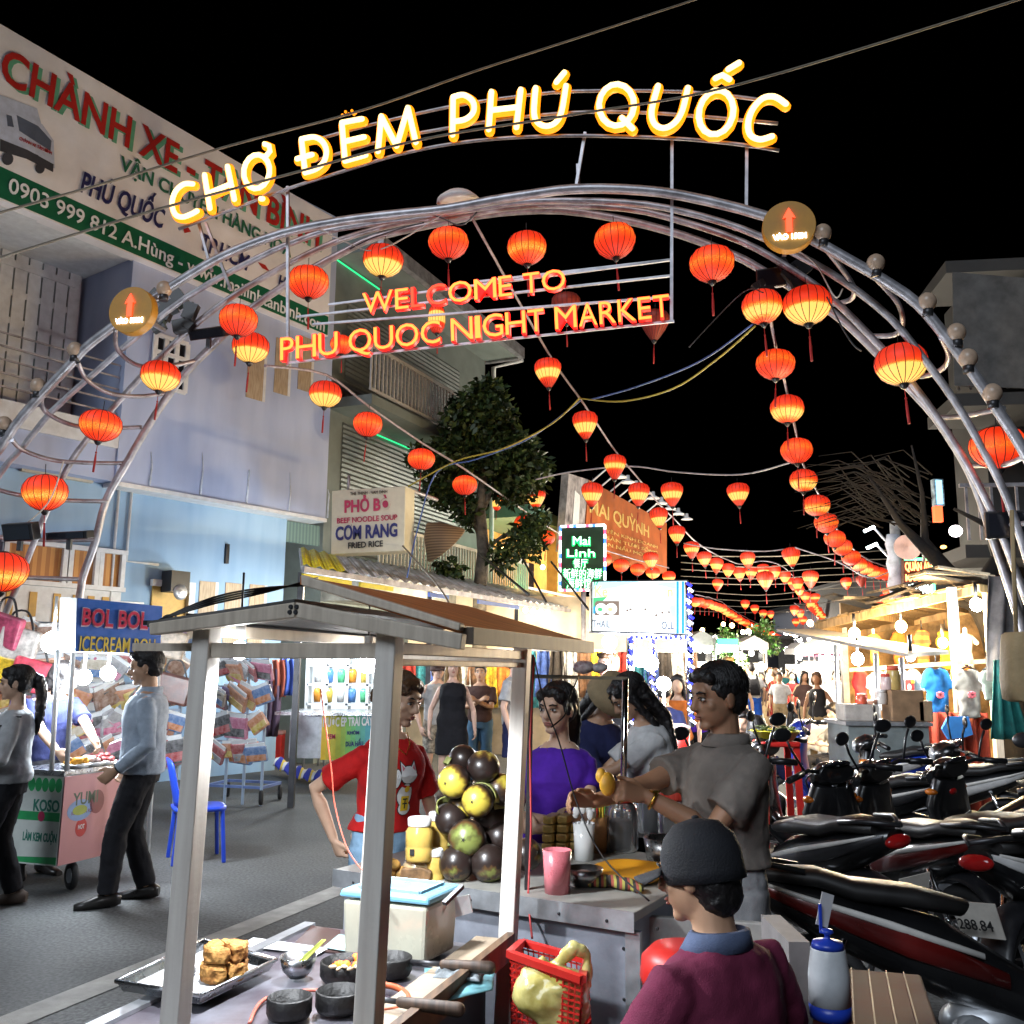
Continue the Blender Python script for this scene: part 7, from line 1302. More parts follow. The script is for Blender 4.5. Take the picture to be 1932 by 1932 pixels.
def kp(f, z): return K0+xk*f*(e_-K0).length+V((0, 0, z-zt))+nk_*.0105
DGR = mat('banner dark green', (.06, .09, .05), .5); DBR = mat('banner brown', (.2, .05, .05), .5)
for s_, mm, f, z, w_, h_ in (('YUMI', DGR, .14, zt-.25, .24, .085), ('ICE CREAM ROLLS', DBR, .13, zt-.315, .24, .025), ('HOT', WHITE, .245, .425, .06, .03)): text(s_, mm, 'lettering', pb, kp(f, z), xk, Z, h_, w_, off=.015, ext=.0015)
def disc(par, c, x, rx, rz, m, l, n): MB().slab([c+x*rx*math.cos(i*.2856)+Z*rz*math.sin(i*.2856)+n*l for i in range(22)], n*.0012).build('printed_disc', m, par)
disc(pb, kp(.25, .56), xk, .12, .075, mat('print blue', (.2, .3, .5), .5), 0, nk_); disc(pb, kp(.25, .56), xk, .07, .035, mat('print lime', (.3, .35, .05), .5), .0015, nk_); disc(pb, kp(.5, .6), xk, .07, .085, DBR, 0, nk_); disc(pb, kp(.29, .435), xk, .055, .065, SRED, -.0012, nk_)
GP = mat('white green banner', (.6, .64, .6), .5, var=.06); xg = (K0-K2).normalized(); ng = xg.cross(Z)
gb = MB().slab([DK(K2, zb_)+ng*.004, DK(K0, zb_)+ng*.004, DK(K0, zt-.04)+ng*.004, DK(K2, zt-.04)+ng*.004], ng*.006).build('green_banner', GP, ic); Lg = (K0-K2).length
def gp(x, z): return K0-xg*x+V((0, 0, z-zt))+ng*.0105
BG = mat('banner green', (.02, .32, .1), .5); BT = mat('banner teal', (.02, .2, .14), .5)
for s_, mm, x, z, w_, h_ in (('KOSO', BT, .24, zt-.28, .23, .075), ('LÀM KEM CUỘN', BT, .31, .36, .3, .055)): text(s_, mm, 'lettering', gb, gp(x, z), xg, Z, h_, w_, off=.03, ext=.0015)
MB().slab([gp(Lg, .5), gp(0, .5), gp(0, .56), gp(Lg, .56)], ng*.0012).build('green_band', BG, gb); MB().slab([gp(Lg, .21), gp(0, .21), gp(0, .26), gp(Lg, .24)], ng*.0012).build('green_band', BG, gb); disc(gb, gp(.16, .53), xg, .03, .035, PINKR, .002, ng); m_ = MB()
for k in range(7): m_.slab([gp(.03+k*.06, zt-.1)+xg*.03*math.cos(i*.5)+Z*.05*math.sin(i*.5) for i in range(13)], ng*.0012)
m_.build('scallop', BG, gb)
Bz = [at(146, 1128, 6.9), at(306, 1144, 7.35), at(301, 1235, 7.35), at(141, 1229, 6.9)]; bx_ = (Bz[1]-Bz[0]); bx_.z = 0; bx_.normalize(); bn = bx_.cross(Z)
MB().slab([Bz[3], Bz[2], Bz[1], Bz[0]], -bn*.3).build('sign_box', WHITE, ic); BSM = mat('bright blue sign', (.02, .2, .8), .4, var=.25, scale=3, mottle=(.16, .25, .65)); bs = MB().slab([p+bn*.003 for p in (Bz[3], Bz[2], Bz[1], Bz[0])], bn*.004).build('blue_sign', BSM, ic)
MB().slab([at(113, 1127, 7.15), at(145, 1128, 6.895), at(141, 1230, 6.895), at(113, 1222, 7.15)][::-1], V((.01, .03, 0))).build('white_side', WHITE, ic)
def bp_(x, y): return onp(x, y, Bz[0]+bn*.009, bn)
LRD = mat('sign rose red', (.6, .03, .08), .5); LOU = mat('letter outline', (.7, .55, .62), .5); LYE = mat('sign yellow', (.75, .55, .08), .5)
for s_, mm, a, b, h_, of, lf in (('BOL BOL', LOU, (152, 1180), (278, 1187), 31, .05, .008), ('BOL BOL', LRD, (153, 1179), (277, 1186), 30, .02, .016), ('ICECREAM ROLL', LYE, (148, 1228), (296, 1233), 27, .01, .012)): textq(s_, mm, 'lettering', bs, a, b, h_, Bz[0]+bn*.009, -bn, lift=lf, off=of, ext=.002)
for x0, y0, x1, y1, d in ((109, 1225, 98, 1447, 7.0), (138, 1232, 127, 1441, 6.95), (301, 1238, 300, 1300, 7.4)): a, b = at(x0, y0, d), at(x1, y1, d); MB().tube([a, V((b.x, b.y, zt if x0 < 300 else .2))], .018, 8).build('pole', WHITE, ic)
for k, q in enumerate((K0.lerp(K1, .15), K0.lerp(K1, .85), K2.lerp(K3, .15))): c = V((q.x, q.y+.1, .1)); w_ = MB().torus(c, bx_, .075, .025, 18, 8).build('wheel', RUBBER, ic); MB().lathe([(.05, -.02), (.05, .02)], c, bx_, 12).build('hub', ALU, w_)
TRY = [('fruit_plate', 'plate of orange mango pieces on the ice cream cart', (.75, .35, .03), .35), ('fruit_plate', 'plate of white and red topping on the ice cream cart', (.6, .45, .42), .6), ('fruit_plate', 'plate of dark berries on the ice cream cart', (.25, .04, .04), .8)]
for (nm, lab, col, f) in TRY:
    c = K0.lerp(K1, f)+(K2-K0)*.2; t = thing(nm, lab, 'plate', c); MB().lathe([(.08, 0), (.11, .03), (.1, .03), (.07, .01)], c, Z, 18).build('plate', WHITE, t); m_ = MB()
    for i in range(10): m_.ell(c+V((random.uniform(-.06, .06), random.uniform(-.06, .06), .04+random.random()*.03)), (.03, .025, .02), n=8, k=5)
    m_.build('food', mat('topping', col, .5, var=.3), t)
for k, (x, y, d, w_) in enumerate(((100, 1212, 7.25, 110), (158, 1278, 7.5, 75), (204, 1270, 7.6, 75))):
    c = at(x, y, d); t = thing('led_bulb', ['large glaring white lamp in front of the white end of the blue sign', 'glaring white bulb under the blue sign, beside its front pole', 'glaring white bulb under the blue sign by the jacket man'][k], 'bulb', c); MB().ell(c, [.085, .06, .06][k], n=14, k=9).build('globe', BULBC, t); MB().tube([c, c+Z*.35], .012, 6).build('rod', WHITE, t); lamp('stall_lamp', c-V((-.12, .15, .05)), w_, (.82, .91, 1), .1, t)
# ================================================================ WALLET RACKS
random.seed(31)
WC = [('red', (.5, .03, .03)), ('yellow', (.7, .5, .05)), ('black', (.02, .02, .025)), ('brown', (.25, .11, .05)), ('grey', (.4, .4, .42)), ('blue', (.06, .2, .5)), ('pink', (.65, .15, .3)), ('cream', (.62, .55, .42)), ('purple', (.25, .15, .4)), ('orange', (.65, .22, .05))]
WM = [mat(n+' wallet in film', c, .18, var=.25, scale=20, coat=.8, mottle=tuple(min(1, x*.6+.3) for x in c)) for n, c in WC]; FILM = mat('clear film', (.75, .78, .8), .1, var=.1, scale=20, coat=1)
WP = []
for (n, c), m in zip(WC, WM):
    o = bpy.data.objects.new('wallet', None); COL.objects.link(o); b_ = MB().box((0, 0, -.075), (.17, .03, .13)).build('body', m, o, world=False, bevel=.008); f_ = MB().box((0, -.017, -.1), (.15, .006, .05)).build('flap', WM[(WC.index((n, c))*3+4) % 10], o, world=False); g_ = MB().box((0, 0, 0), (.15, .012, .03)).build('film_top', FILM, o, world=False)
    for q in (o, b_, f_, g_): COL.objects.unlink(q)
    WP.append((n, o))
def rack(name, lab, a, b, zs, grp, where, n, dz=0):
    t = thing(name, lab, 'rack', a); m_ = MB(); dr = (b-a).normalized()
    for z in zs: m_.bar(V((a.x, a.y, z)), V((b.x, b.y, z)), .02, .02)
    for k in range(4): p = a.lerp(b, k/3); m_.bar(V((p.x, p.y, 0)), V((p.x, p.y, max(zs)+.1)), .03)
    m_.build('frame', mat('blue grey frame', (.25, .32, .42), .5), t); nn = dr.cross(Z); rows = ['top', 'second', 'third', 'fourth', 'bottom']
    for r_, z in enumerate(zs):
        cnt = {}
        for k in range(n):
            i = random.randrange(10); nm, pr = WP[i]; cnt[nm] = cnt.get(nm, 0)+1; p = a.lerp(b, (k+.5)/n+random.uniform(-.15, .15)/n)+nn*(.06+random.random()*.08)
            o = dup(pr, loc=(p.x, p.y, z-.02+random.uniform(-.03, .03)), scale=random.uniform(1.3, 1.95)); o.rotation_euler = (random.uniform(.1, .6), random.uniform(-.6, .6), math.atan2(dr.y, dr.x)+random.uniform(-.35, .35))
            o['label'] = '%s %s wallet, counted from the house end, on the %s row of the %s' % (ORD[cnt[nm]-1], nm, rows[r_], where); o['category'] = 'wallet'; o['group'] = grp
    return t
a_, b_ = at(-30, 1262, 8.9), at(345, 1262, 10.2); a_.z = b_.z = 0
rack('wallet_rack', 'wide display rack of wallets behind the ice cream cart', a_, b_, (2.0, 1.7, 1.42, 1.14, .86), 'wallets on the wide rack', 'wide rack', 17)
a_, b_ = at(405, 1262, 11.6), at(505, 1262, 11.4); a_.z = b_.z = 0
rk = rack('wallet_rack', 'wheeled blue-grey wallet rack standing in the street before the juice stall', a_, b_, (1.68, 1.36, 1.04, .72), 'wallets on the wheeled rack', 'wheeled rack', 6)
for k, p in enumerate((a_, b_, a_+V((.1, .5, 0)), b_+V((.1, .5, 0)))): w_ = MB().torus(p+Z*.09, V((1, .3, 0)), .065, .025, 16, 8).build('wheel', RUBBER, rk); MB().lathe([(.04, -.02), (.04, .02)], p+Z*.09, V((1, .3, 0)), 10).build('hub', ALU, w_)
MB().bar(a_+Z*.2, a_+V((.1, .5, .2)), .03).bar(b_+Z*.2, b_+V((.1, .5, .2)), .03).bar(a_+Z*.2, b_+Z*.2, .03).bar(a_+V((.1, .5, .2)), b_+V((.1, .5, .2)), .03).build('base_frame', mat('blue frame', (.12, .18, .4), .5), rk)
for k, (x, y, c_, lab) in enumerate(((10, 1190, (.5, .08, .15), 'pink patterned bag hanging at the end of the wide rack'), (35, 1215, (.55, .5, .46), 'white and brown bag hanging on top of the wide rack'), (15, 1270, (.7, .45, .03), 'golden bag hanging under the patterned pink bag'), (60, 1275, (.5, .05, .08), 'red bag hanging beside the golden bag'), (318, 1215, (.5, .4, .3), 'tan bag hanging between the blue sign and the corner post'), (328, 1300, (.12, .05, .04), 'dark bag hanging below the tan bag by the corner post'))):
    c = at(x, y, 8.2 if x < 100 else 9.5); t = thing('hand_bag', lab, 'bag', c, random.uniform(-.3, .3), 'bags hung round the racks'); MB().box((0, 0, 0), (.34, .08, .28), M.Rotation(.25, 3, 'Y')).build('body', mat('bag cloth %d' % k, c_, .4, var=.4, scale=14, coat=.4), t, world=False, bevel=.025); MB().tube(slerp([(-.1, 0, .13), (-.06, 0, .27), (.06, 0, .27), (.12, 0, .1)], 4), .01, 6).build('strap', BLACK, t, world=False)
# ================================================================ BLUE CHAIR, STOOLS
PB = mat('blue plastic', (.015, .05, .42), .35, var=.08); PLG = mat('lime plastic', (.4, .65, .03), .4)
g = on(395, 1632, 0); ch = thing('plastic_chair', 'blue moulded plastic chair behind the corner post of the waffle cart', 'chair', (g.x-.18, g.y+.2, 0), R(115))
for sx in (-1, 1):
    for sy in (-1, 1): MB().bar((sx*.2, sy*.2, 0), (sx*.17, sy*.17, .42), .045, .03, V((0, 1, 0))).build('leg', PB, ch, world=False, bevel=.006)
MB().loft([(V((0, 0, .41)), V((.21, 0, 0)), V((0, .21, 0))), (V((0, 0, .44)), V((.215, 0, 0)), V((0, .215, 0))), (V((0, 0, .445)), V((.19, 0, 0)), V((0, .19, 0)))], 24, p=5).build('seat', PB, ch, world=False)
MB().grid(lambda u, v: V(((u-.5)*.4*(1-.12*v), .19+.09*v+.05*(2*u-1)**2*-.8, .44+v*.4*(1-.12*(2*u-1)**4))), 10, 8).build('backrest', PB, ch, world=False, solid=.012)
def stool(lab, c, m, h=.45, w_=.28):
    t = thing('plastic_stool', lab, 'stool', c)
    for sx in (-1, 1):
        for sy in (-1, 1): MB().bar((sx*w_*.5, sy*w_*.5, 0), (sx*w_*.4, sy*w_*.4, h-.02), .05, .02, V((0, 1, 0))).build('leg', m, t, world=False)
    MB().box((0, 0, h-.02), (w_, w_, .04)).build('seat', m, t, world=False, bevel=.012); return t
g = on(540, 1428); stool('lime green plastic stool beside the red cooler box near the juice stall', g, PLG, .55, .3); g = on(552, 1430); stool('blue plastic stool behind the lime green stool', g+V((.1, .5, 0)), PB, .45)
c = on(498, 1440); t = thing('cooler', 'red cooler box with white trim beside the lime green stool', 'cooler', c); MB().box((0, .2, .24), (.55, .36, .46)).build('tank', RED, t, world=False, bevel=.02); MB().box((0, .2, .5), (.57, .38, .06)).build('lid', mat('pinkish lid', (.6, .3, .28), .4), t, world=False, bevel=.01)
a_, b_ = on(522, 1462), on(642, 1492); m_ = MB(); HAM = stripes('blue yellow white stripes', (.02, .03, .3), (.65, .45, .05), 5, 0, .8, .55, (.6, .6, .6))
m_.grid(lambda u, v: a_.lerp(b_, u)+V((0, (v-.5)*.5, .16+.1*math.sin(v*3.14)-.09*math.sin(u*3.14)+.02*math.sin(u*40+v*9))), 40, 8); tag(m_.build('striped_hammock', HAM, solid=.02), 'rolled hammock cloth striped in blue, yellow and white lying on the road', 'cloth')
# ================================================================ JUICE STALL
js = thing('juice_stall', 'brightly lit fruit juice stall with a yellow-to-blue banner', 'stall', at(640, 1262, 13)); js.location.z = 0
x0, x1 = at(606, 1400, 12.8).x, at(716, 1400, 12.8).x; z1, z0 = at(650, 1350, 12.8).z, at(650, 1434, 12.8).z
m_ = MB(); n_ = 12
for k in range(n_): m_.box((x0+(x1-x0)*(k+.5)/n_, 12.8, (z0+z1)/2), ((x1-x0)/n_, .02, z1-z0), None, k)
def grad(f): 
    a, b, c = V((.8, .55, .02)), V((.15, .5, .12)), V((.03, .25, .55)); return tuple(a.lerp(b, f*2) if f < .5 else b.lerp(c, f*2-1))
jb = m_.build('banner', [mat('banner %d' % k, grad(k/11), .45, var=.1) for k in range(n_)], js)
for s_, mm, x, y, w_, h_, sl in (('NƯỚC ÉP TRÁI CÂY', WHITE, 609, 1371, 92, 15, 0), ('KHÓM', NV2, 655, 1386, 22, 6, 0), ('DƯA HẤU', NV2, 652, 1408, 32, 8, 0), ('KEM', PINKR, 616, 1394, 16, 8, 0)): text(s_, mm, 'lettering', jb, at(x, y, 12.78), V((1, 0, .04)), Z, h_*12.8/F, w_*12.8/F, off=.03, ext=.002)
xs0 = at(545, 1400, 13).x; MB().box(((xs0+x0)/2-.01, 13, (z0+z1)/2), (x0-xs0-.03, .02, z1-z0)).build('steel_front', ALU, js); MB().box(((xs0+x1)/2, 13.3, z1+.02), (x1-xs0+.3, 1.1, .04)).build('counter', STEEL, js)
sh_ = mat('shop shelf white', (.72, .74, .75), .5, var=.05); X0, X1 = at(585, 1300, 14.2).x, at(735, 1300, 14.2).x; zt_ = at(650, 1240, 14.2).z
MB().box(((X0+X1)/2, 14.3, (zt_+z1)/2), (X1-X0, .05, zt_-z1)).build('back_panel', emi('lit back panel', (.85, .95, 1), 1.1), js); m_ = MB()
for k in range(4): m_.box(((X0+X1)/2, 14.1, z1+.1+k*.28), (X1-X0, .3, .03))
for k in range(5): m_.box((X0+(X1-X0)*k/4, 14.1, (zt_+z1)/2), (.04, .3, zt_-z1))
m_.build('shelf', sh_, js)
for k in range(14):
    i = k % 7; c = V((X0+.15+i*.17, 14.0, z1+.13+(k//7)*.28)); cc = [('orange', (.75, .3, .04)), ('white', (.7, .7, .68)), ('green', (.12, .5, .25)), ('yellow', (.7, .5, .1)), ('blue', (.1, .25, .6))][k*3 % 5]
    tag(MB().lathe([(.05, 0), (.06, .14), (.05, .18), (.03, .2)], c, Z, 12).build('juice_cup', mat('juice '+cc[0], cc[1], .3)), ORD[i]+' cup, '+cc[0]+', from the house end on the '+['lower', 'upper'][k//7]+' juice shelf', 'cup', 'cups on the juice shelves')
c = at(690, 1262, 13.4); lamp('stall_lamp', c+V((-.3, -.3, .5)), 130, (.82, .92, 1), .15, js); lamp('stall_lamp', c+V((-1, .4, .4)), 60, (.82, .92, 1), .1, js)
for sx, sy in ((570, 1452), (612, 1462), (600, 1445)): p = on(sx, sy); q = at(588 if sx < 600 else 607, 1345, p.y); MB().tube([p, q], .018, 6).build('stand_leg', ALU, js)
for k, (x, y0, y1, col, lab) in enumerate(((527, 1245, 1315, (.4, .1, .06), 'rust red cloth hanging beside the juice stall shelves'), (545, 1243, 1312, (.05, .1, .4), 'blue cloth hanging beside the juice stall shelves'), (515, 1262, 1390, (.1, .06, .1), 'dark cloth hanging on the rail behind the wheeled rack'))):
    a_, b_ = at(x, y0, 13.5), at(x, y1, 13.5); tag(MB().grid(lambda u, v: V((a_.x+(u-.5)*.2+.03*math.sin(v*3), a_.y+.03*math.sin(u*14), a_.z+(b_.z-a_.z)*v)), 14, 6).build('hanging_cloth', mat('hung cloth %d' % k, col, .8), solid=.006), lab, 'cloth')
# ================================================================ SHOPS BEHIND, SEEN THROUGH THE CART
bs_ = thing('clothes_shop', 'open lit clothes shop with shelves and hanging garments seen through the waffle cart', 'shop', at(880, 1262, 18)); bs_.location.z = 0
X0, X1 = at(765, 1262, 18).x, at(1312, 1262, 18).x; MB().box(((X0+X1)/2, 18.4, 1.5), (X1-X0, .1, 3)).build('back_wall', mat('shop cream wall', (.6, .5, .36), .7, var=.2, scale=2), bs_); m_ = MB()
for k in range(4): m_.box((X0+1.2, 18.2, .9+k*.35), (2.3, .3, .04))
m_.build('shelf', sh_, bs_); MB().bar((X0, 17.6, 1.95), (X1, 17.6, 1.95), .04).build('hanger_rail', GALV, bs_)
GC = [('red', (.45, .04, .03)), ('patterned black', (.05, .04, .035)), ('yellow', (.75, .42, .03)), ('teal', (.03, .2, .25)), ('white', (.65, .63, .6)), ('orange', (.6, .2, .03)), ('blue', (.06, .12, .4)), ('brown', (.2, .1, .05))]
for k in range(22):
    f = (k+.4)/22; x = X0+(X1-X0)*f; n_, c_ = GC[(k*3) % 8]; z0_ = .9+.2*(k % 3); tag(MB().grid(lambda u, v: V((x+(u-.5)*(.22+.12*v), 17.6+.04*math.sin(u*12+k), 1.93-(1.93-z0_)*v)), 10, 5).build('garment', mat('garment %d' % k, c_, .85, var=.5, scale=14), solid=.01), n_+' garment, '+ORD[k]+' on the shop rail counted from the house side', 'garment', 'garments on the shop rail')
for f in (.12, .38, .65, .9): p = V((X0+(X1-X0)*f, 17.2, 2.35)); MB().ell(p, .07, n=10, k=6).build('bulb', emi('shop bulb', (1, .85, .6), 30), bs_); lamp('shop_lamp', p-V((0, .2, .1)), 90, (1, .86, .62), .1, bs_)
c = on(955, 1408); tag(MB().loft([(c+Z*.0, V((.32, 0, 0)), V((0, .3, 0))), (c+Z*.5, V((.36, 0, 0)), V((0, .3, 0))), (c+Z*.62, V((.3, .0, 0)), V((0, .26, 0)))], 20, p=4).build('grey_bin', mat('grey tub', (.3, .31, .32), .6)), 'grey tub standing on the road behind the palm fruits', 'tub')
# far stall lights along the street
random.seed(77); FLM = emi('far lamp glow', (1, .95, .85), 26); k = 0
for x, y, d, r_ in ((1312, 1222, 30, .12), (1335, 1222, 32, .2), (1352, 1224, 33, .2), (1440, 1225, 36, .15), (1437, 1258, 40, .2), (1485, 1226, 40, .14), (1520, 1232, 44, .16), (1555, 1240, 40, .14), (1577, 1241, 40, .14), (1590, 1241, 40, .14), (1420, 1262, 44, .16), (1392, 1240, 42, .14), (1462, 1246, 52, .14)):
    tag(MB().ell(at(x, y, d), r_, n=10, k=6).build('far_lamp', FLM), ORD[k]+' small white lamp along the far end of the market street', 'lamp', 'lamps of the far market'); k += 1
random.seed(123)
for i in range(26):
    x, d = random.uniform(1310, 1600), random.uniform(28, 60); tag(MB().ell(at(x, 1262-(2.5+random.random()*.9-1.6)/d*F, d), random.uniform(.07, .13), n=8, k=5).build('far_lamp', FLM if i % 3 else BULBW), 'tiny lamp glowing over the crowd at the street end', 'lamp', 'tiny lamps of the street end')
for k, (x, y, d, w_) in enumerate(((1400, 1225, 30, 1600), (1500, 1225, 36, 2000), (1560, 1205, 24, 850), (1320, 1215, 24, 850), (1450, 1215, 18, 500), (1480, 1230, 50, 3200))): lamp('far_fill_lamp', at(x, y, d), w_, (1, .9, .75), .3)  # lights without fixtures, raised to brighten the far street
GS = thing('green_stall', 'far stall with a glowing green roof sign over a white light panel', 'stall', at(1375, 1262, 27)); GS.location.z = 0
a_, b_ = at(1353, 1205, 27), at(1392, 1217, 27); MB().box(((a_.x+b_.x)/2, 27, (a_.z+b_.z)/2), (b_.x-a_.x, .1, a_.z-b_.z)).build('green_sign', emi('green stall sign', (.02, .5, .2), 1.5), GS); a_, b_ = at(1353, 1217, 27), at(1392, 1230, 27); MB().box(((a_.x+b_.x)/2, 27, (a_.z+b_.z)/2), (b_.x-a_.x, .1, a_.z-b_.z)).build('light_panel', emi('green white panel', (.5, 1, .75), 7), GS)
for sx in (1351, 1394): p = at(sx, 1230, 27); MB().tube([V((p.x, 27.1, 0)), V((p.x, 27.1, at(1350, 1200, 27).z))], .04, 6).build('pole', GALV, GS)
lamp('green_lamp', at(1375, 1238, 26.4), 90, (.2, 1, .5), .2, GS)
for k, (x0, x1, y0, d, c_, lab) in enumerate(((1300, 1350, 1210, 30, (.3, .32, .34), 'far stall with a grey sheet roof left of the green stall'.replace('left of', 'beside')), (1398, 1450, 1218, 33, (.35, .33, .3), 'far stall with pale roof past the green stall'), (1500, 1530, 1228, 38, (.3, .3, .3), 'far white tent stall in the middle of the street end'), (1535, 1600, 1230, 30, (.45, .15, .25), 'far stall with a pink fascia near the street end'), (1545, 1600, 1222, 25, (.6, .6, .55), 'stall with a rounded white lit top behind the awning poles'))):
    a_, b_ = at(x0, y0, d), at(x1, y0, d); t = thing('far_stall', lab, 'stall', (a_.x, d, 0), 0, 'stalls at the far end'); wdt = b_.x-a_.x
    MB().slab([(0, 0, a_.z-.12), (wdt, 0, a_.z-.12), (wdt, 0, a_.z+.1), (wdt/2, 0, a_.z+.35), (0, 0, a_.z+.1)], V((0, 1.5, 0))).build('roof', mat('far roof %d' % k, c_, .6), t, world=False); MB().box((wdt/2, .6, .45), (wdt, .9, .9)).build('counter', mat('far counter', (.4, .4, .38), .6), t, world=False); MB().box((wdt/2, 1.4, 1.4), (wdt, .05, 1.0)).build('back_cloth', mat('far cloth %d' % k, (.5, .48, .42), .8, var=.5, scale=5), t, world=False)
    MB().ell((wdt/2, .5, a_.z-.25), .1, n=10, k=6).build('bulb', FLM, t, world=False); lamp('far_fill_lamp', V((a_.x+wdt/2, d+.3, a_.z-.4)), 260, (1, .9, .72), .15, t)  # bulb and lamp added in each stall to brighten the far street
    for sx in (.05, wdt-.05): MB().tube([(sx, .1, 0), (sx, .1, a_.z-.1)], .03, 6).build('pole', GALV, t, world=False)
# ================================================================ MOTORBIKES
def bike(paint, trim, lab):
    t = thing('motorbike', lab, 'motorbike', group='motorbikes parked in rows'); B = lambda m_, n, mm, par=None, **k: m_.build(n, mm, par or t, world=False, **k)
    Y = V((0, 1, 0)); X = V((1, 0, 0))
    for x in (-.6, .63):
        w_ = B(MB().torus((x, 0, .28), Y, .235, .042, 32, 10), 'wheel', RUBBER); m_ = MB().lathe([(.2, -.02), (.205, -.012), (.205, .012), (.2, .02)], (x, 0, .28), Y, 30, cap=False).lathe([(.05, -.05), (.06, 0), (.05, .05)], (x, 0, .28), Y, 12)
        for i in range(10): a = i*.628; m_.bar((x, 0, .28), (x+.2*math.cos(a), 0, .28+.2*math.sin(a)), .012, .008)
        B(m_, 'rim', ALU, w_)
    B(MB().tube([(.63, .07, .28), (.55, .07, .62)], .02).tube([(.63, -.07, .28), (.55, -.07, .62)], .02).tube([(.55, 0, .6), (.47, 0, .98)], .03), 'fork', ALU)
    B(MB().grid(lambda u, v: V((.63+.3*math.cos(.5+u*2.1), (v-.5)*.12, .28+.3*math.sin(.5+u*2.1)-.03*(2*v-1)**2)), 14, 6), 'front_fender', paint, solid=.006)
    B(MB().grid(lambda u, v: V((-.6+.31*math.cos(1.3+u*1.7), (v-.5)*.16, .3+.31*math.sin(1.3+u*1.7)-.03*(2*v-1)**2)), 12, 6), 'rear_fender', BLACK, solid=.006)
    # leg shield, body, tail
    B(MB().loft([(V((.36, 0, .3)), V((0, .1, 0)), V((.05, 0, .02))), (V((.5, 0, .5)), V((0, .19, 0)), V((.06, 0, .03))), (V((.53, 0, .75)), V((0, .2, 0)), V((.06, 0, .03))), (V((.5, 0, .93)), V((0, .13, 0)), V((.06, 0, .02)))], 18, p=2.6), 'leg_shield', paint, bevel=.004)
    B(MB().loft([(V((.5, 0, .38)), V((0, .09, 0)), V((0, 0, .09))), (V((.2, 0, .42)), V((0, .11, 0)), V((0, 0, .1))), (V((-.1, 0, .55)), V((0, .13, 0)), V((0, 0, .15))), (V((-.5, 0, .68)), V((0, .13, 0)), V((0, 0, .11))), (V((-.86, 0, .8)), V((0, .06, 0)), V((0, 0, .045)))], 18, p=2.4), 'body', paint)
    for s in (-1, 1):
        B(MB().loft([(V((.1, s*.118, .5)), V((0, .012, 0)), V((0, 0, .03))), (V((-.25, s*.138, .62)), V((0, .014, 0)), V((0, 0, .055))), (V((-.6, s*.118, .73)), V((0, .014, 0)), V((0, 0, .035))), (V((-.84, s*.06, .81)), V((0, .008, 0)), V((0, 0, .012)))], 12), 'side_panel', trim)
        B(MB().loft([(V((.02, s*.128, .585)), V((0, .006, 0)), V((.0, 0, .012))), (V((-.3, s*.146, .68)), V((0, .007, 0)), V((0, 0, .016))), (V((-.62, s*.128, .765)), V((0, .007, 0)), V((0, 0, .011))), (V((-.8, s*.075, .815)), V((0, .006, 0)), V((0, 0, .005)))], 8), 'decal_stripe', DEC)
        B(MB().box((.16, s*.2, .3), (.1, .12, .02)).box((-.3, s*.17, .31), (.07, .1, .018)), 'foot_peg', RUBBER); B(MB().tube([(.38, s*.3, 1.03), (.44, s*.33, 1.0), (.4, s*.4, .97)], .006, 5), 'lever', CHROME)
        B(MB().tube(slerp([(.46, s*.1, 1.02), (.56, s*.14, .95), (.54, s*.08, .8)], 4), .006, 5), 'cable', BLACK)
        B(MB().tube([(-.6, s*.12, .3), (-.47, s*.13, .62)], .014).tube([(-.585+.011*math.sin(i*1.6)+i*.0042, s*.12+.02*math.cos(i*1.6), .36+i*.0085) for i in range(28)], .007, 5), 'shock', CHROME)
        B(MB().tube([(.47, s*.03, 1.0), (.43, s*.2, 1.03), (.36, s*.34, 1.01)], .014).tube([(.4, s*.26, 1.02), (.33, s*.4, 1.0)], .021, 8), 'handlebar', BLACK)
        B(MB().tube([(.42, s*.23, 1.03), (.43, s*.3, 1.16), (.42, s*.33, 1.22)], .008).ell((.42, s*.36, 1.26), (.014, .065, .042), None, 14, 8), 'mirror', BLACK)
        B(MB().ell((.53, s*.15, .84), (.05, .035, .025), None, 10, 6), 'indicator', AMB)
    B(MB().loft([(V((-.02, 0, .74)), V((.0, .1, 0)), V((.02, 0, .03))), (V((-.2, 0, .775)), V((0, .13, 0)), V((0, 0, .045))), (V((-.42, 0, .79)), V((0, .125, 0)), V((0, 0, .045))), (V((-.55, 0, .83)), V((0, .125, 0)), V((0, 0, .04))), (V((-.78, 0, .84)), V((0, .08, 0)), V((0, 0, .03)))], 18, p=2.6), 'seat', SEAT)
    B(MB().loft([(V((.42, 0, 1.0)), V((0, .12, 0)), V((0, 0, .06))), (V((.52, 0, .98)), V((0, .13, 0)), V((0, 0, .085))), (V((.6, 0, .96)), V((0, .1, 0)), V((0, 0, .065)))], 18), 'handlebar_cowl', paint)
    B(MB().ell((.6, 0, .96), (.03, .085, .055), None, 16, 9), 'headlight', LENS); B(MB().ell((.43, 0, 1.045), (.06, .1, .02), M.Rotation(.5, 3, 'Y'), 16, 8), 'gauge_cluster', PANE)
    B(MB().ell((-.87, 0, .79), (.03, .08, .035), None, 14, 8), 'taillight', TAIL); B(MB().tube([(-.9, 0, .87), (-.75, .1, .88), (-.6, .12, .86)], .012).tube([(-.9, 0, .87), (-.75, -.1, .88), (-.6, -.12, .86)], .012), 'grab_rail', DARK)
    pl = B(MB().box((-.93, 0, .58), (.006, .19, .14), M.Rotation(-.25, 3, 'Y')), 'number_plate', PLATE)
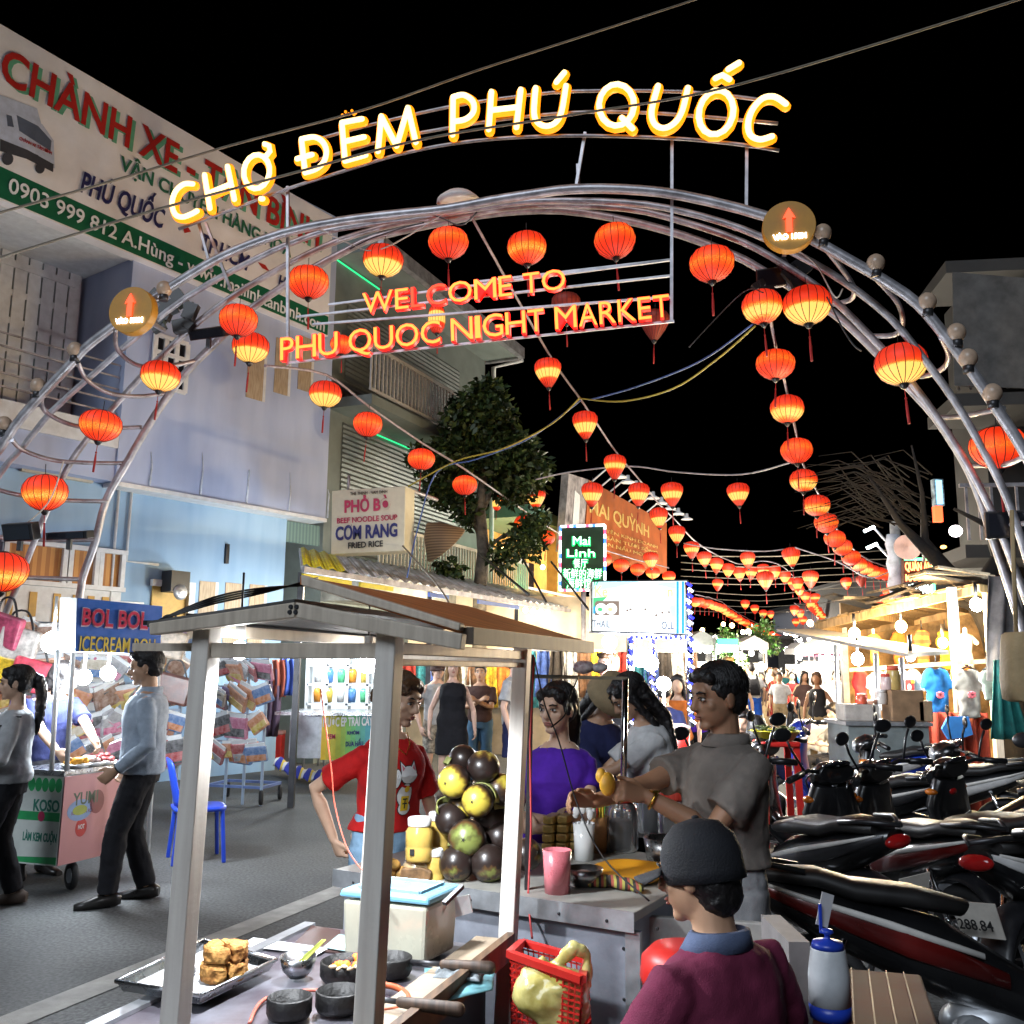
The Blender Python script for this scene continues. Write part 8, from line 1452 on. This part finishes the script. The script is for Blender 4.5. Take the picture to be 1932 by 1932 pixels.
    for k, s_ in enumerate(('68-K1', '288.84')): text(s_, FB, 'lettering', pl, V((-.947+.008*0-(.0 if k else -.014)-.004, .075, .6-.055*k)), -Y, (M.Rotation(-.25, 3, 'Y') @ Z), .04, .15, ext=.001, off=.01)
    B(MB().ell((.05, 0, .33), (.17, .11, .1), None, 14, 8).lathe([(.07, -.13), (.075, 0), (.07, .13)], (-.03, 0, .3), Y, 16).tube([(.2, 0, .36), (.3, 0, .36)], .06, 12), 'engine', ALU)
    B(MB().tube([(.15, -.1, .25), (-.1, -.14, .22), (-.25, -.15, .25)], .018).tube([(-.25, -.15, .26), (-.35, -.16, .28), (-.72, -.17, .37), (-.8, -.17, .385)], [.03, .05, .055, .04], 14), 'exhaust', CHROME)
    B(MB().bar((.0, .1, .28), (-.12, .3, .0), .02).bar((.25, .25, .26), (.25, -.25, .26), .022), 'stand', DARK)
    return t
DEC = mat('decal white', (.6, .58, .55), .35); AMB = mat('amber lens', (.5, .13, .01), .2); SEAT = mat('black seat vinyl', (.014, .013, .013), .5, var=.2); LENS = mat('clear lens', (.5, .52, .55), .05, .4, var=.05); TAIL = mat('red lens', (.35, .01, .01), .15); PLATE = mat('number plate', (.6, .56, .5), .5)
def paint(n, c): return mat('paint '+n, c, .3, .1, var=.35, scale=3, coat=.6)
PBK = paint('black', (.008, .008, .009)); PRD = paint('dark red', (.1, .006, .005)); PBL_ = paint('blue', (.01, .04, .35)); PSV = paint('silver', (.32, .31, .31))
pr = {k: bike(*v, 'x') for k, v in dict(red=(PBK, PRD), white=(PBK, mat('white stripe', (.55, .54, .53), .3)), blue=(PBL_, PSV), black=(PBK, DARK)).items()}
BK = [('red', 1800, 3.75, -10, 'black motorbike with a dark red side panel behind the small table'), ('white', 2040, 4.6, 35, 'black motorbike with a white side panel and a pale number plate'), ('red', 1672, 5.6, 106, 'black motorbike with round gauge and tall mirrors facing away from the carts'),
      ('black', 1490, 5.6, 112, 'black motorbike half hidden behind the man with the gold watch'), ('blue', 1605, 9.6, 150, 'blue motorbike with a big headlight in front of the white cloth table'), ('white', 1740, 8.6, 160, 'motorbike with silver panel and bare handlebar in front of the clothes stall'),
      ('black', 1900, 7.6, 165, 'black motorbike with upturned levers below the teal cloth'), ('red', 1915, 6.3, 118, 'dark red motorbike below the beige canvas bag'), ('black', 1560, 7.3, 140, 'black motorbike slanted between the watch man and the blue motorbike'), ('white', 1790, 5.9, 124, 'black and white motorbike between the gauge one and the upturned levers')]
seen = set()
for k, x, d, a, lab in BK:
    p = at(x, 1262, d); o = pr[k] if k not in seen else dup(pr[k]); seen.add(k); o.location = (p.x, p.y, 0); o.rotation_euler = (R(-4-(len(lab) % 4)), 0, R(a)); o.scale = (1, 1, .97+(len(lab) % 5)*.02); o['label'] = lab
# ================================================================ SMALL TABLE WITH TISSUE HOLDER
TQ = [on(x, y, .72) for x, y in ((1528, 1975), (1785, 1975), (1738, 1838), (1542, 1822))]
tb = thing('small_table', 'small brown slatted plastic table in front of the motorbikes', 'table', sum(TQ, V())/4); tb.location.z = 0; BRN = mat('brown plastic', (.06, .012, .009), .65, var=.15, scale=5, spec=.15)
MB().slab([p-Z*.03 for p in TQ], Z*.03).build('top', BRN, tb, bevel=.008); m_ = MB()
for k in range(1, 6): f = k/6; m_.bar(TQ[0].lerp(TQ[1], f)+Z*.001, TQ[3].lerp(TQ[2], f)+Z*.001, .004, .004)
m_.build('groove', mat('groove line', (.1, .035, .03), .5), tb)
for p in inset(TQ, .12): MB().bar(p-Z*.032, V((p.x, p.y, 0)), .04).build('leg', BRN, tb)
c = on(1567, 1918, .722); th = thing('tissue_holder', 'white and blue tissue dispenser with a knob lid on the small brown table', 'dispenser', c); s_ = c.y/F
MB().lathe([(36*s_, 0), (36*s_, 22*s_)], c, Z, 28).build('base', PB, th); MB().lathe([(36*s_, 22.2*s_), (35.5*s_, 70*s_), (30*s_, 112*s_), (29*s_, 114*s_)], c, Z, 28).build('tank', mat('dispenser white', (.6, .63, .66), .35), th); MB().lathe([(29*s_, 114.2*s_), (26*s_, 124*s_), (9*s_, 128*s_), (5*s_, 130*s_), (5*s_, 136*s_), (12*s_, 140*s_), (9*s_, 145*s_), (1*s_, 146*s_)], c, Z, 24).build('lid', PB, th)
m_ = MB(); m_.bar(c+Z*140*s_+V((.005, .06, 0)), c+Z*195*s_+V((.03, .07, 0)), 22*s_, .006, V((0, 1, 0))); tag(m_.build('plate_card', mat('smoky plastic', (.4, .4, .42), .2)), 'translucent card standing behind the tissue dispenser', 'card'); tag(MB().bar(c+Z*130*s_+V((.0, .05, 0)), c+Z*180*s_+V((0, .05, 0)), .007).build('blue_straw', PB), 'blue straw standing behind the tissue dispenser knob', 'straw')
# ================================================================ CLOTHES STALL WITH PLANK ROOF
kd_ = thing('clothes_stall', 'clothes stall with a rough plank roof lit warmly from below', 'stall', at(1750, 1262, 12)); kd_.location.z = 0; PLK = wood('rough plank', (.5, .34, .17), (.25, .16, .07), .7, (2, 14, 2)); random.seed(4)
r0a, r0b, r1a, r1b = at(1540, 1172, 13.4), at(1842, 1100, 11.2), at(1612, 1190, 15.2), at(1960, 1120, 14); m_ = MB(); N_ = 13
for k in range(N_):
    f0, f1 = k/N_, (k+.93)/N_; j = Z*random.uniform(-.03, .03); a, b, c, d = r0a.lerp(r0b, f0)+j, r0a.lerp(r0b, f1)+j, r1a.lerp(r1b, f1)+j, r1a.lerp(r1b, f0)+j; m_.hexa([a, b, c, d], [p+Z*.025 for p in (a, b, c, d)])
m_.build('roof', PLK, kd_); m_ = MB()
for f in (0, .33, .66, 1): m_.bar(r0a.lerp(r0b, f)-Z*.06, r1a.lerp(r1b, f)-Z*.06, .06, .09)
m_.bar(r0a-Z*.08, r0b-Z*.08, .05, .1).bar(r1a-Z*.05, r1b-Z*.05, .05, .1); m_.build('rafter', PLK, kd_)
m_ = MB()
for k in range(9): p = r0a.lerp(r0b, .3+random.random()*.7)+Z*(.1+random.random()*.1); m_.box(p+V((0, .6*random.random(), 0)), (.7*random.random()+.2, .5, .03), M.Rotation(random.uniform(-.4, .4), 3, 'Y'))
tag(m_.build('roof_debris', mat('dark scrap', (.1, .08, .06), .8, var=.4)), 'dark scraps and sheets lying on the plank roof of the clothes stall', 'debris')
MB().box((at(1800, 1262, 15).x, 15, 1.35), (3.4, .08, 2.7), M.Rotation(-.1, 3, 'Z')).build('back_wall', mat('stall back cloth', (.5, .3, .12), .8, var=.5, scale=4), kd_)
for x, y0, d in ((1590, 1180, 14.5), (1795, 1108, 11.4), (1862, 1110, 11.8)): a = at(x, y0, d); MB().bar(V((a.x, a.y, 0)), a, .09).build('post', WOODP if x > 1600 else GALV, kd_)
aw_ = thing('front_awning', 'thin grey sheet awning on bare poles in front of the clothes stall', 'awning', at(1600, 1262, 10.5)); aw_.location.z = 0; q = [at(1465, 1192, 12.5), at(1712, 1240, 9.8), at(1712, 1233, 9.8), at(1465, 1187, 12.5)]; b_ = V((.8, .8, .05))
MB().hexa([q[0], q[1], q[1]+b_, q[0]+b_], [q[3], q[2], q[2]+b_, q[3]+b_]).build('sheet', mat('grey sheet', (.35, .33, .31), .6, var=.2), aw_)
for x, y, d in ((1576, 1216, 11.2), (1652, 1232, 10.3), (1700, 1240, 9.9)): a = at(x, y, d); MB().tube([V((a.x, a.y, 0)), a], .025, 7).build('pole', ALU, aw_)
ra, rb2 = at(1604, 1264, 11.9), at(1866, 1247, 10.9); MB().bar(ra, rb2, .05).build('hanger_rail', PLK, kd_)
def shirt_hang(x0, x1, y0, y1, d, m_, lab, sleeves=1, emb=None):
    a, b = at(x0, y0, d), at(x1, y1, d); w_ = b.x-a.x; h_ = a.z-b.z; c = V(((a.x+b.x)/2, d, b.z)); t = thing('hanging_shirt', lab, 'shirt', c, 0, 'shirts hung on the stall rail')
    P_ = [(-.36, 0), (.36, 0), (.37, .72), (.5, .55), (.56, .6), (.42, .93), (.13, 1.0), (.07, .965), (-.07, .965), (-.13, 1.0), (-.42, .93), (-.56, .6), (-.5, .55), (-.37, .72)]
    me = MB().slab([V((x*w_, -.03+.01*math.sin(x*20), z*h_)) for x, z in P_], V((0, .06, 0))).build('shirt', m_, t, world=False, remesh=.02, smooth=2); dm = me.modifiers.new('folds', 'DISPLACE'); dm.texture = CLTX; dm.strength = .05
    MB().tube([(-.3*w_, 0, .95*h_), (0, 0, 1.03*h_), (.3*w_, 0, .95*h_)], .012, 5).tube([(0, 0, 1.03*h_), (0, 0, 1.03*h_+.12)], .008, 5).build('hanger', DARK, t, world=False)
    if emb: emb(t, w_, h_)
    return t
def square_print(t, w_, h_):
    MB().box((-.02, -.062, h_*.68), (w_*.3, .006, h_*.24)).build('red_print', SRED, t, world=False); MB().ell((-.02, -.067, h_*.655), (w_*.07, .004, h_*.06), None, 14, 8).build('pale_face', mat('print pale', (.6, .55, .5), .6), t, world=False)
    st = [(math.cos(math.pi/2+i*math.pi/5)*(.03 if i % 2 == 0 else .013), math.sin(math.pi/2+i*math.pi/5)*(.03 if i % 2 == 0 else .013)) for i in range(10)]; MB().slab([V((w_*.06+x, -.066, h_*.76+z)) for x, z in st], V((0, -.003, 0))).build('star', FY, t, world=False)
def badge(t, w_, h_): MB().torus((0, -.064, h_*.46), (0, 1, 0), w_*.085, .014, 18, 6).bar((-.04, -.068, h_*.43), (.04, -.068, h_*.5), .02).bar((.04, -.068, h_*.43), (-.04, -.068, h_*.5), .02).build('pink_emblem', mat('pink emblem', (.6, .12, .16), .6), t, world=False)
shirt_hang(1634, 1684, 1268, 1340, 11.8, C_['lgrey'], 'grey shirt with dark shoulders on the stall rail behind the jars'); shirt_hang(1684, 1748, 1262, 1362, 11.5, mat('white tee', (.65, .64, .63), .85), 'white T-shirt with a red square print and pale face on the stall rail', 1, square_print)
shirt_hang(1738, 1800, 1258, 1357, 11.3, mat('blue tee', (.01, .16, .5), .85, var=.2), 'bright blue T-shirt with a pink emblem on the stall rail', 1, badge); shirt_hang(1797, 1860, 1260, 1354, 11.1, mat('grey tee', (.3, .28, .26), .85, var=.2), 'grey T-shirt with a pink emblem on the stall rail', 1, badge); shirt_hang(1792, 1848, 1255, 1330, 11.5, C_['orange'], 'orange shirt hanging behind the grey T-shirt'); shirt_hang(1608, 1640, 1264, 1340, 12.2, C_['red'], 'dark red garment hanging at the street end of the stall rail')
shirt_hang(1680, 1712, 1192, 1254, 13.6, C_['orange'], 'orange dress hung high inside the clothes stall'); shirt_hang(1723, 1758, 1188, 1252, 13.4, stripes('batik', (.5, .22, .05), (.25, .1, .04), 9, 2, .8), 'brown banded batik dress hung high in the clothes stall'); shirt_hang(1766, 1804, 1188, 1262, 13.2, mat('yellow black cloth', (.55, .35, .02), .8, var=.95, scale=14), 'yellow and black patterned dress hung high in the clothes stall'); shirt_hang(1848, 1880, 1262, 1320, 10.6, mat('mint cloth', (.5, .62, .55), .8), 'pale mint blouse hanging beside the teal cloth')
for x0, x1, y0, y1, d, m_, lab in ((1800, 1846, 1187, 1262, 12.6, mat('white floral', (.78, .72, .66), .6, var=.1), 'white mannequin torso in a floral blouse above the stall rail'), (1634, 1664, 1188, 1252, 12.8, mat('yellow floral', (.55, .25, .03), .7, var=.9, scale=20), 'small mannequin in a yellow floral dress by the glaring bulbs')):
    a, b = at(x0, y0, d), at(x1, y1, d); w_ = (b.x-a.x)/2; h_ = a.z-b.z; c = V(((a.x+b.x)/2, d, b.z)); t = thing('mannequin', lab, 'mannequin', c)
    MB().loft([(V((0, 0, h_*z)), V((w_*r_, 0, 0)), V((0, w_*r_*.6, 0))) for z, r_ in ((0, .66), (.25, .62), (.42, .5), (.6, .58), (.74, .72), (.84, .6), (.9, .25))], 18).tube([(-w_*.5, 0, h_*.8), (-w_, 0, h_*.66)], w_*.24, 10, rnd=True).tube([(w_*.5, 0, h_*.8), (w_, 0, h_*.66)], w_*.24, 10, rnd=True).build('torso', m_, t, world=False); MB().tube([(0, 0, h_*.88), (0, 0, h_)], w_*.2, 10, rnd=True).build('neck', WHITE, t, world=False)
    MB().tube([(0, 0, 0), (0, 0, -b.z)], .025, 6).build('stand', DARK, t, world=False)
a_, b_ = at(1745, 1352, 11.2), at(1865, 1430, 11.2); tag(MB().grid(lambda u, v: V((a_.x+(b_.x-a_.x)*u, 11.2+.06*math.sin(u*30), a_.z*(1-v)+.05)), 40, 4).build('red_cloth', mat('deep red cloth', (.3, .03, .01), .85, var=.3), solid=.01), 'deep red cloth draped below the shirts of the clothes stall', 'cloth')
tag(MB().slab([at(x, y, 10.9) for x, y in ((1790, 1352), (1828, 1352), (1836, 1386), (1818, 1392), (1790, 1395), (1778, 1375))], V((0, .04, 0))).build('folded_shirt', mat('folded blue', (.02, .15, .45), .8)), 'folded blue shirt lying over the deep red cloth', 'shirt')
a_, b_ = at(1885, 1245, 9.8), at(1880, 1395, 9.8); tag(MB().grid(lambda u, v: V((a_.x+(u-.5)*(.08+.3*v)+.05*v, 9.8+.05*math.sin(u*18), a_.z+(b_.z-a_.z)*v)), 24, 8).build('teal_cloth', mat('teal cloth', (.01, .16, .15), .8, var=.3), solid=.01), 'long teal cloth hanging at the end of the clothes stall', 'cloth')
tag(MB().grid(lambda u, v: at(1866+u*75, 1085+v*200+u*10, 10.3)+V((0, .06*math.sin(u*14+v*2), 0)), 24, 8).build('grey_tarp', mat('grey tarp', (.2, .195, .2), .7, var=.35, scale=4), solid=.01), 'dull grey tarpaulin hanging behind the arch leg at the clothes stall', 'tarp')
c = at(1922, 1258, 3.6); tag(MB().loft([(c+V((0, 0, z)), V((rx, 0, 0)), V((0, .06, 0))) for z, rx in ((-.13, .03), (-.12, .055), (-.05, .06), (.06, .05), (.12, .04), (.13, .02))], 20, p=3.5).tube([c+V((0, 0, .12)), c+V((.02, 0, .6))], .008, 6).build('padded_bag', mat('beige canvas', (.5, .36, .19), .7, var=.1, bump=.3)), 'beige rounded canvas bag hanging over the motorbikes', 'bag')
# front cabinet with boxes and jars
cb = thing('metal_cabinet', 'grey metal cabinet counter in front of the clothes stall', 'cabinet', at(1690, 1262, 9.3)); cb.location.z = 0; a_, b_ = at(1600, 1365, 9.3), at(1752, 1372, 9.3); CBM = mat('grey green metal', (.2, .23, .23), .5, .2, var=.15)
MB().box(((a_.x+b_.x)/2, 9.6, (a_.z-.02)/2), (b_.x-a_.x, .6, a_.z-.02)).build('body', CBM, cb); MB().box(((a_.x+b_.x)/2, 9.6, a_.z), (b_.x-a_.x+.06, .66, .035)).build('top', ALU, cb); zc = a_.z+.019
for x, w_, h_, c_, lab in ((1705, .32, .3, (.25, .15, .08), 'brown carton with a dark mark on the metal cabinet'), (1738, .14, .2, (.32, .22, .13), 'second smaller brown carton on the metal cabinet'), (1618, .34, .16, (.4, .36, .32), 'pale tub under the motorbike mirror on the metal cabinet')): c = at(x, 1365, 9.5); tag(MB().box((c.x, c.y, zc+h_/2), (w_, .26, h_)).build('carton', mat('carton %d' % x, c_, .8, var=.2), bevel=.01), lab, 'box', 'boxes on the metal cabinet')
for x, r_, h_, c_, c2, lab, z in ((1645, .07, .2, (.08, .12, .35), (.6, .3, .2), 'blue jar with pinkish lid on the metal cabinet', 0), (1676, .06, .16, (.6, .45, .42), (.6, .08, .05), 'pale jar with a red lid stacked on the brown carton', .3), (1690, .07, .24, (.5, .35, .12), (.55, .1, .05), 'tall amber jar with a red lid stacked on the brown carton', .3), (1664, .06, .14, (.6, .55, .5), (.75, .72, .7), 'white jar beside the pale red-lidded jar', .16), (1628, .05, .1, (.6, .1, .05), (.7, .2, .1), 'squat red jar at the end of the metal cabinet', .16)):
    c = at(x, 1365, 9.5); c.z = zc+z; t = thing('spice_jar', lab, 'jar', c, 0, 'jars on the metal cabinet'); MB().lathe([(r_*.9, 0), (r_, .01), (r_, h_*.75), (r_*.8, h_*.82)], c, Z, 16).build('glass', mat('jar %d' % x, c_, .2, coat=.6), t); MB().lathe([(r_*.86, h_*.8), (r_*.86, h_), (.005, h_)], c, Z, 16).build('lid', mat('jar lid %d' % x, c2, .4), t)
# white table, basin on red stool
wt_ = thing('cloth_table', 'table under a white cloth in the street beyond the blue motorbike', 'table', at(1530, 1262, 12)); wt_.location.z = 0; q = [on(x, y, .74) for x, y in ((1490, 1375), (1565, 1375), (1572, 1357), (1500, 1357))]; WCL = mat('white tablecloth', (.72, .72, .72), .8, var=.05); m_ = MB().slab([p-Z*.01 for p in q], Z*.012)
m_.grid(lambda u, v: (q[0].lerp(q[1], u)-Z*(v*(.3+.1*abs(2*u-1)))+V((0, -.04*v*(1+math.sin(u*22)), 0))), 30, 5).grid(lambda u, v: (q[3].lerp(q[0], u)-Z*(v*(.3+.1*abs(2*u-1)))+V((-.04*v*(1+math.sin(u*22)), 0, 0))), 20, 5); m_.build('cloth', WCL, wt_, solid=.004)
for p in inset(q, .1): MB().bar(p-Z*.02, V((p.x, p.y, 0)), .03).build('leg', ALU, wt_)
c = at(1464, 1396, 7.6); stool('tall red plastic stool under the yellow basin of greens', V((c.x, c.y, 0)), RED, c.z-.005, .3); tag(MB().lathe([(.13, 0), (.19, .07), (.205, .07), (.19, .075), (.17, .06), (.12, .01)], c, Z, 26).build('yellow_basin', mat('yellow plastic', (.6, .55, .02), .4)), 'yellow plastic basin on the tall red stool', 'basin'); m_ = MB()
for k in range(40): m_.ell(c+V((random.uniform(-.13, .13), random.uniform(-.13, .13), .07+random.random()*.035)), (.03, .012, .008), M.Rotation(random.random()*6, 3, 'Z'), 6, 4)
tag(m_.build('greens', LEAF[1]), 'fresh greens heaped in the yellow basin', 'vegetables')
# stall bulbs
for k, (x, y, d, r_, wt, cc, lab) in enumerate(((1612, 1196, 11.6, .07, 420, (1, .68, .32), 'glaring warm bulb at the street end of the plank roof'), (1700, 1182, 12.2, .07, 420, (1, .68, .32), 'glaring warm bulb in the middle of the plank roof'), (1779, 1213, 11.9, .06, 300, (1, .68, .3), 'warm bulb hanging before the yellow and black dress'), (1618, 1243, 11.3, .07, 240, (1, .95, .85), 'glaring white bulb over the dark red garment'), (1718, 1238, 10.2, .05, 30, (1, .95, .85), 'small white bulb at the tip of the grey sheet awning'), (1842, 1141, 10.9, .07, 150, (.95, 1, .92), 'cool white bulb by the posts under the plank roof'))):
    c = at(x, y, d); t = thing('bulb', lab, 'bulb', c, 0, 'bulbs of the clothes stall'); MB().ell(c, (r_, r_, r_*1.15), n=14, k=9).build('globe', emi('stall bulb %d' % k, cc, 40), t); MB().tube([c+Z*r_, c+Z*(r_+.18)], .02, 6).build('socket', BLACK, t); lamp('bulb_light', c-V((0, .15, .05)), wt, cc, .1, t)
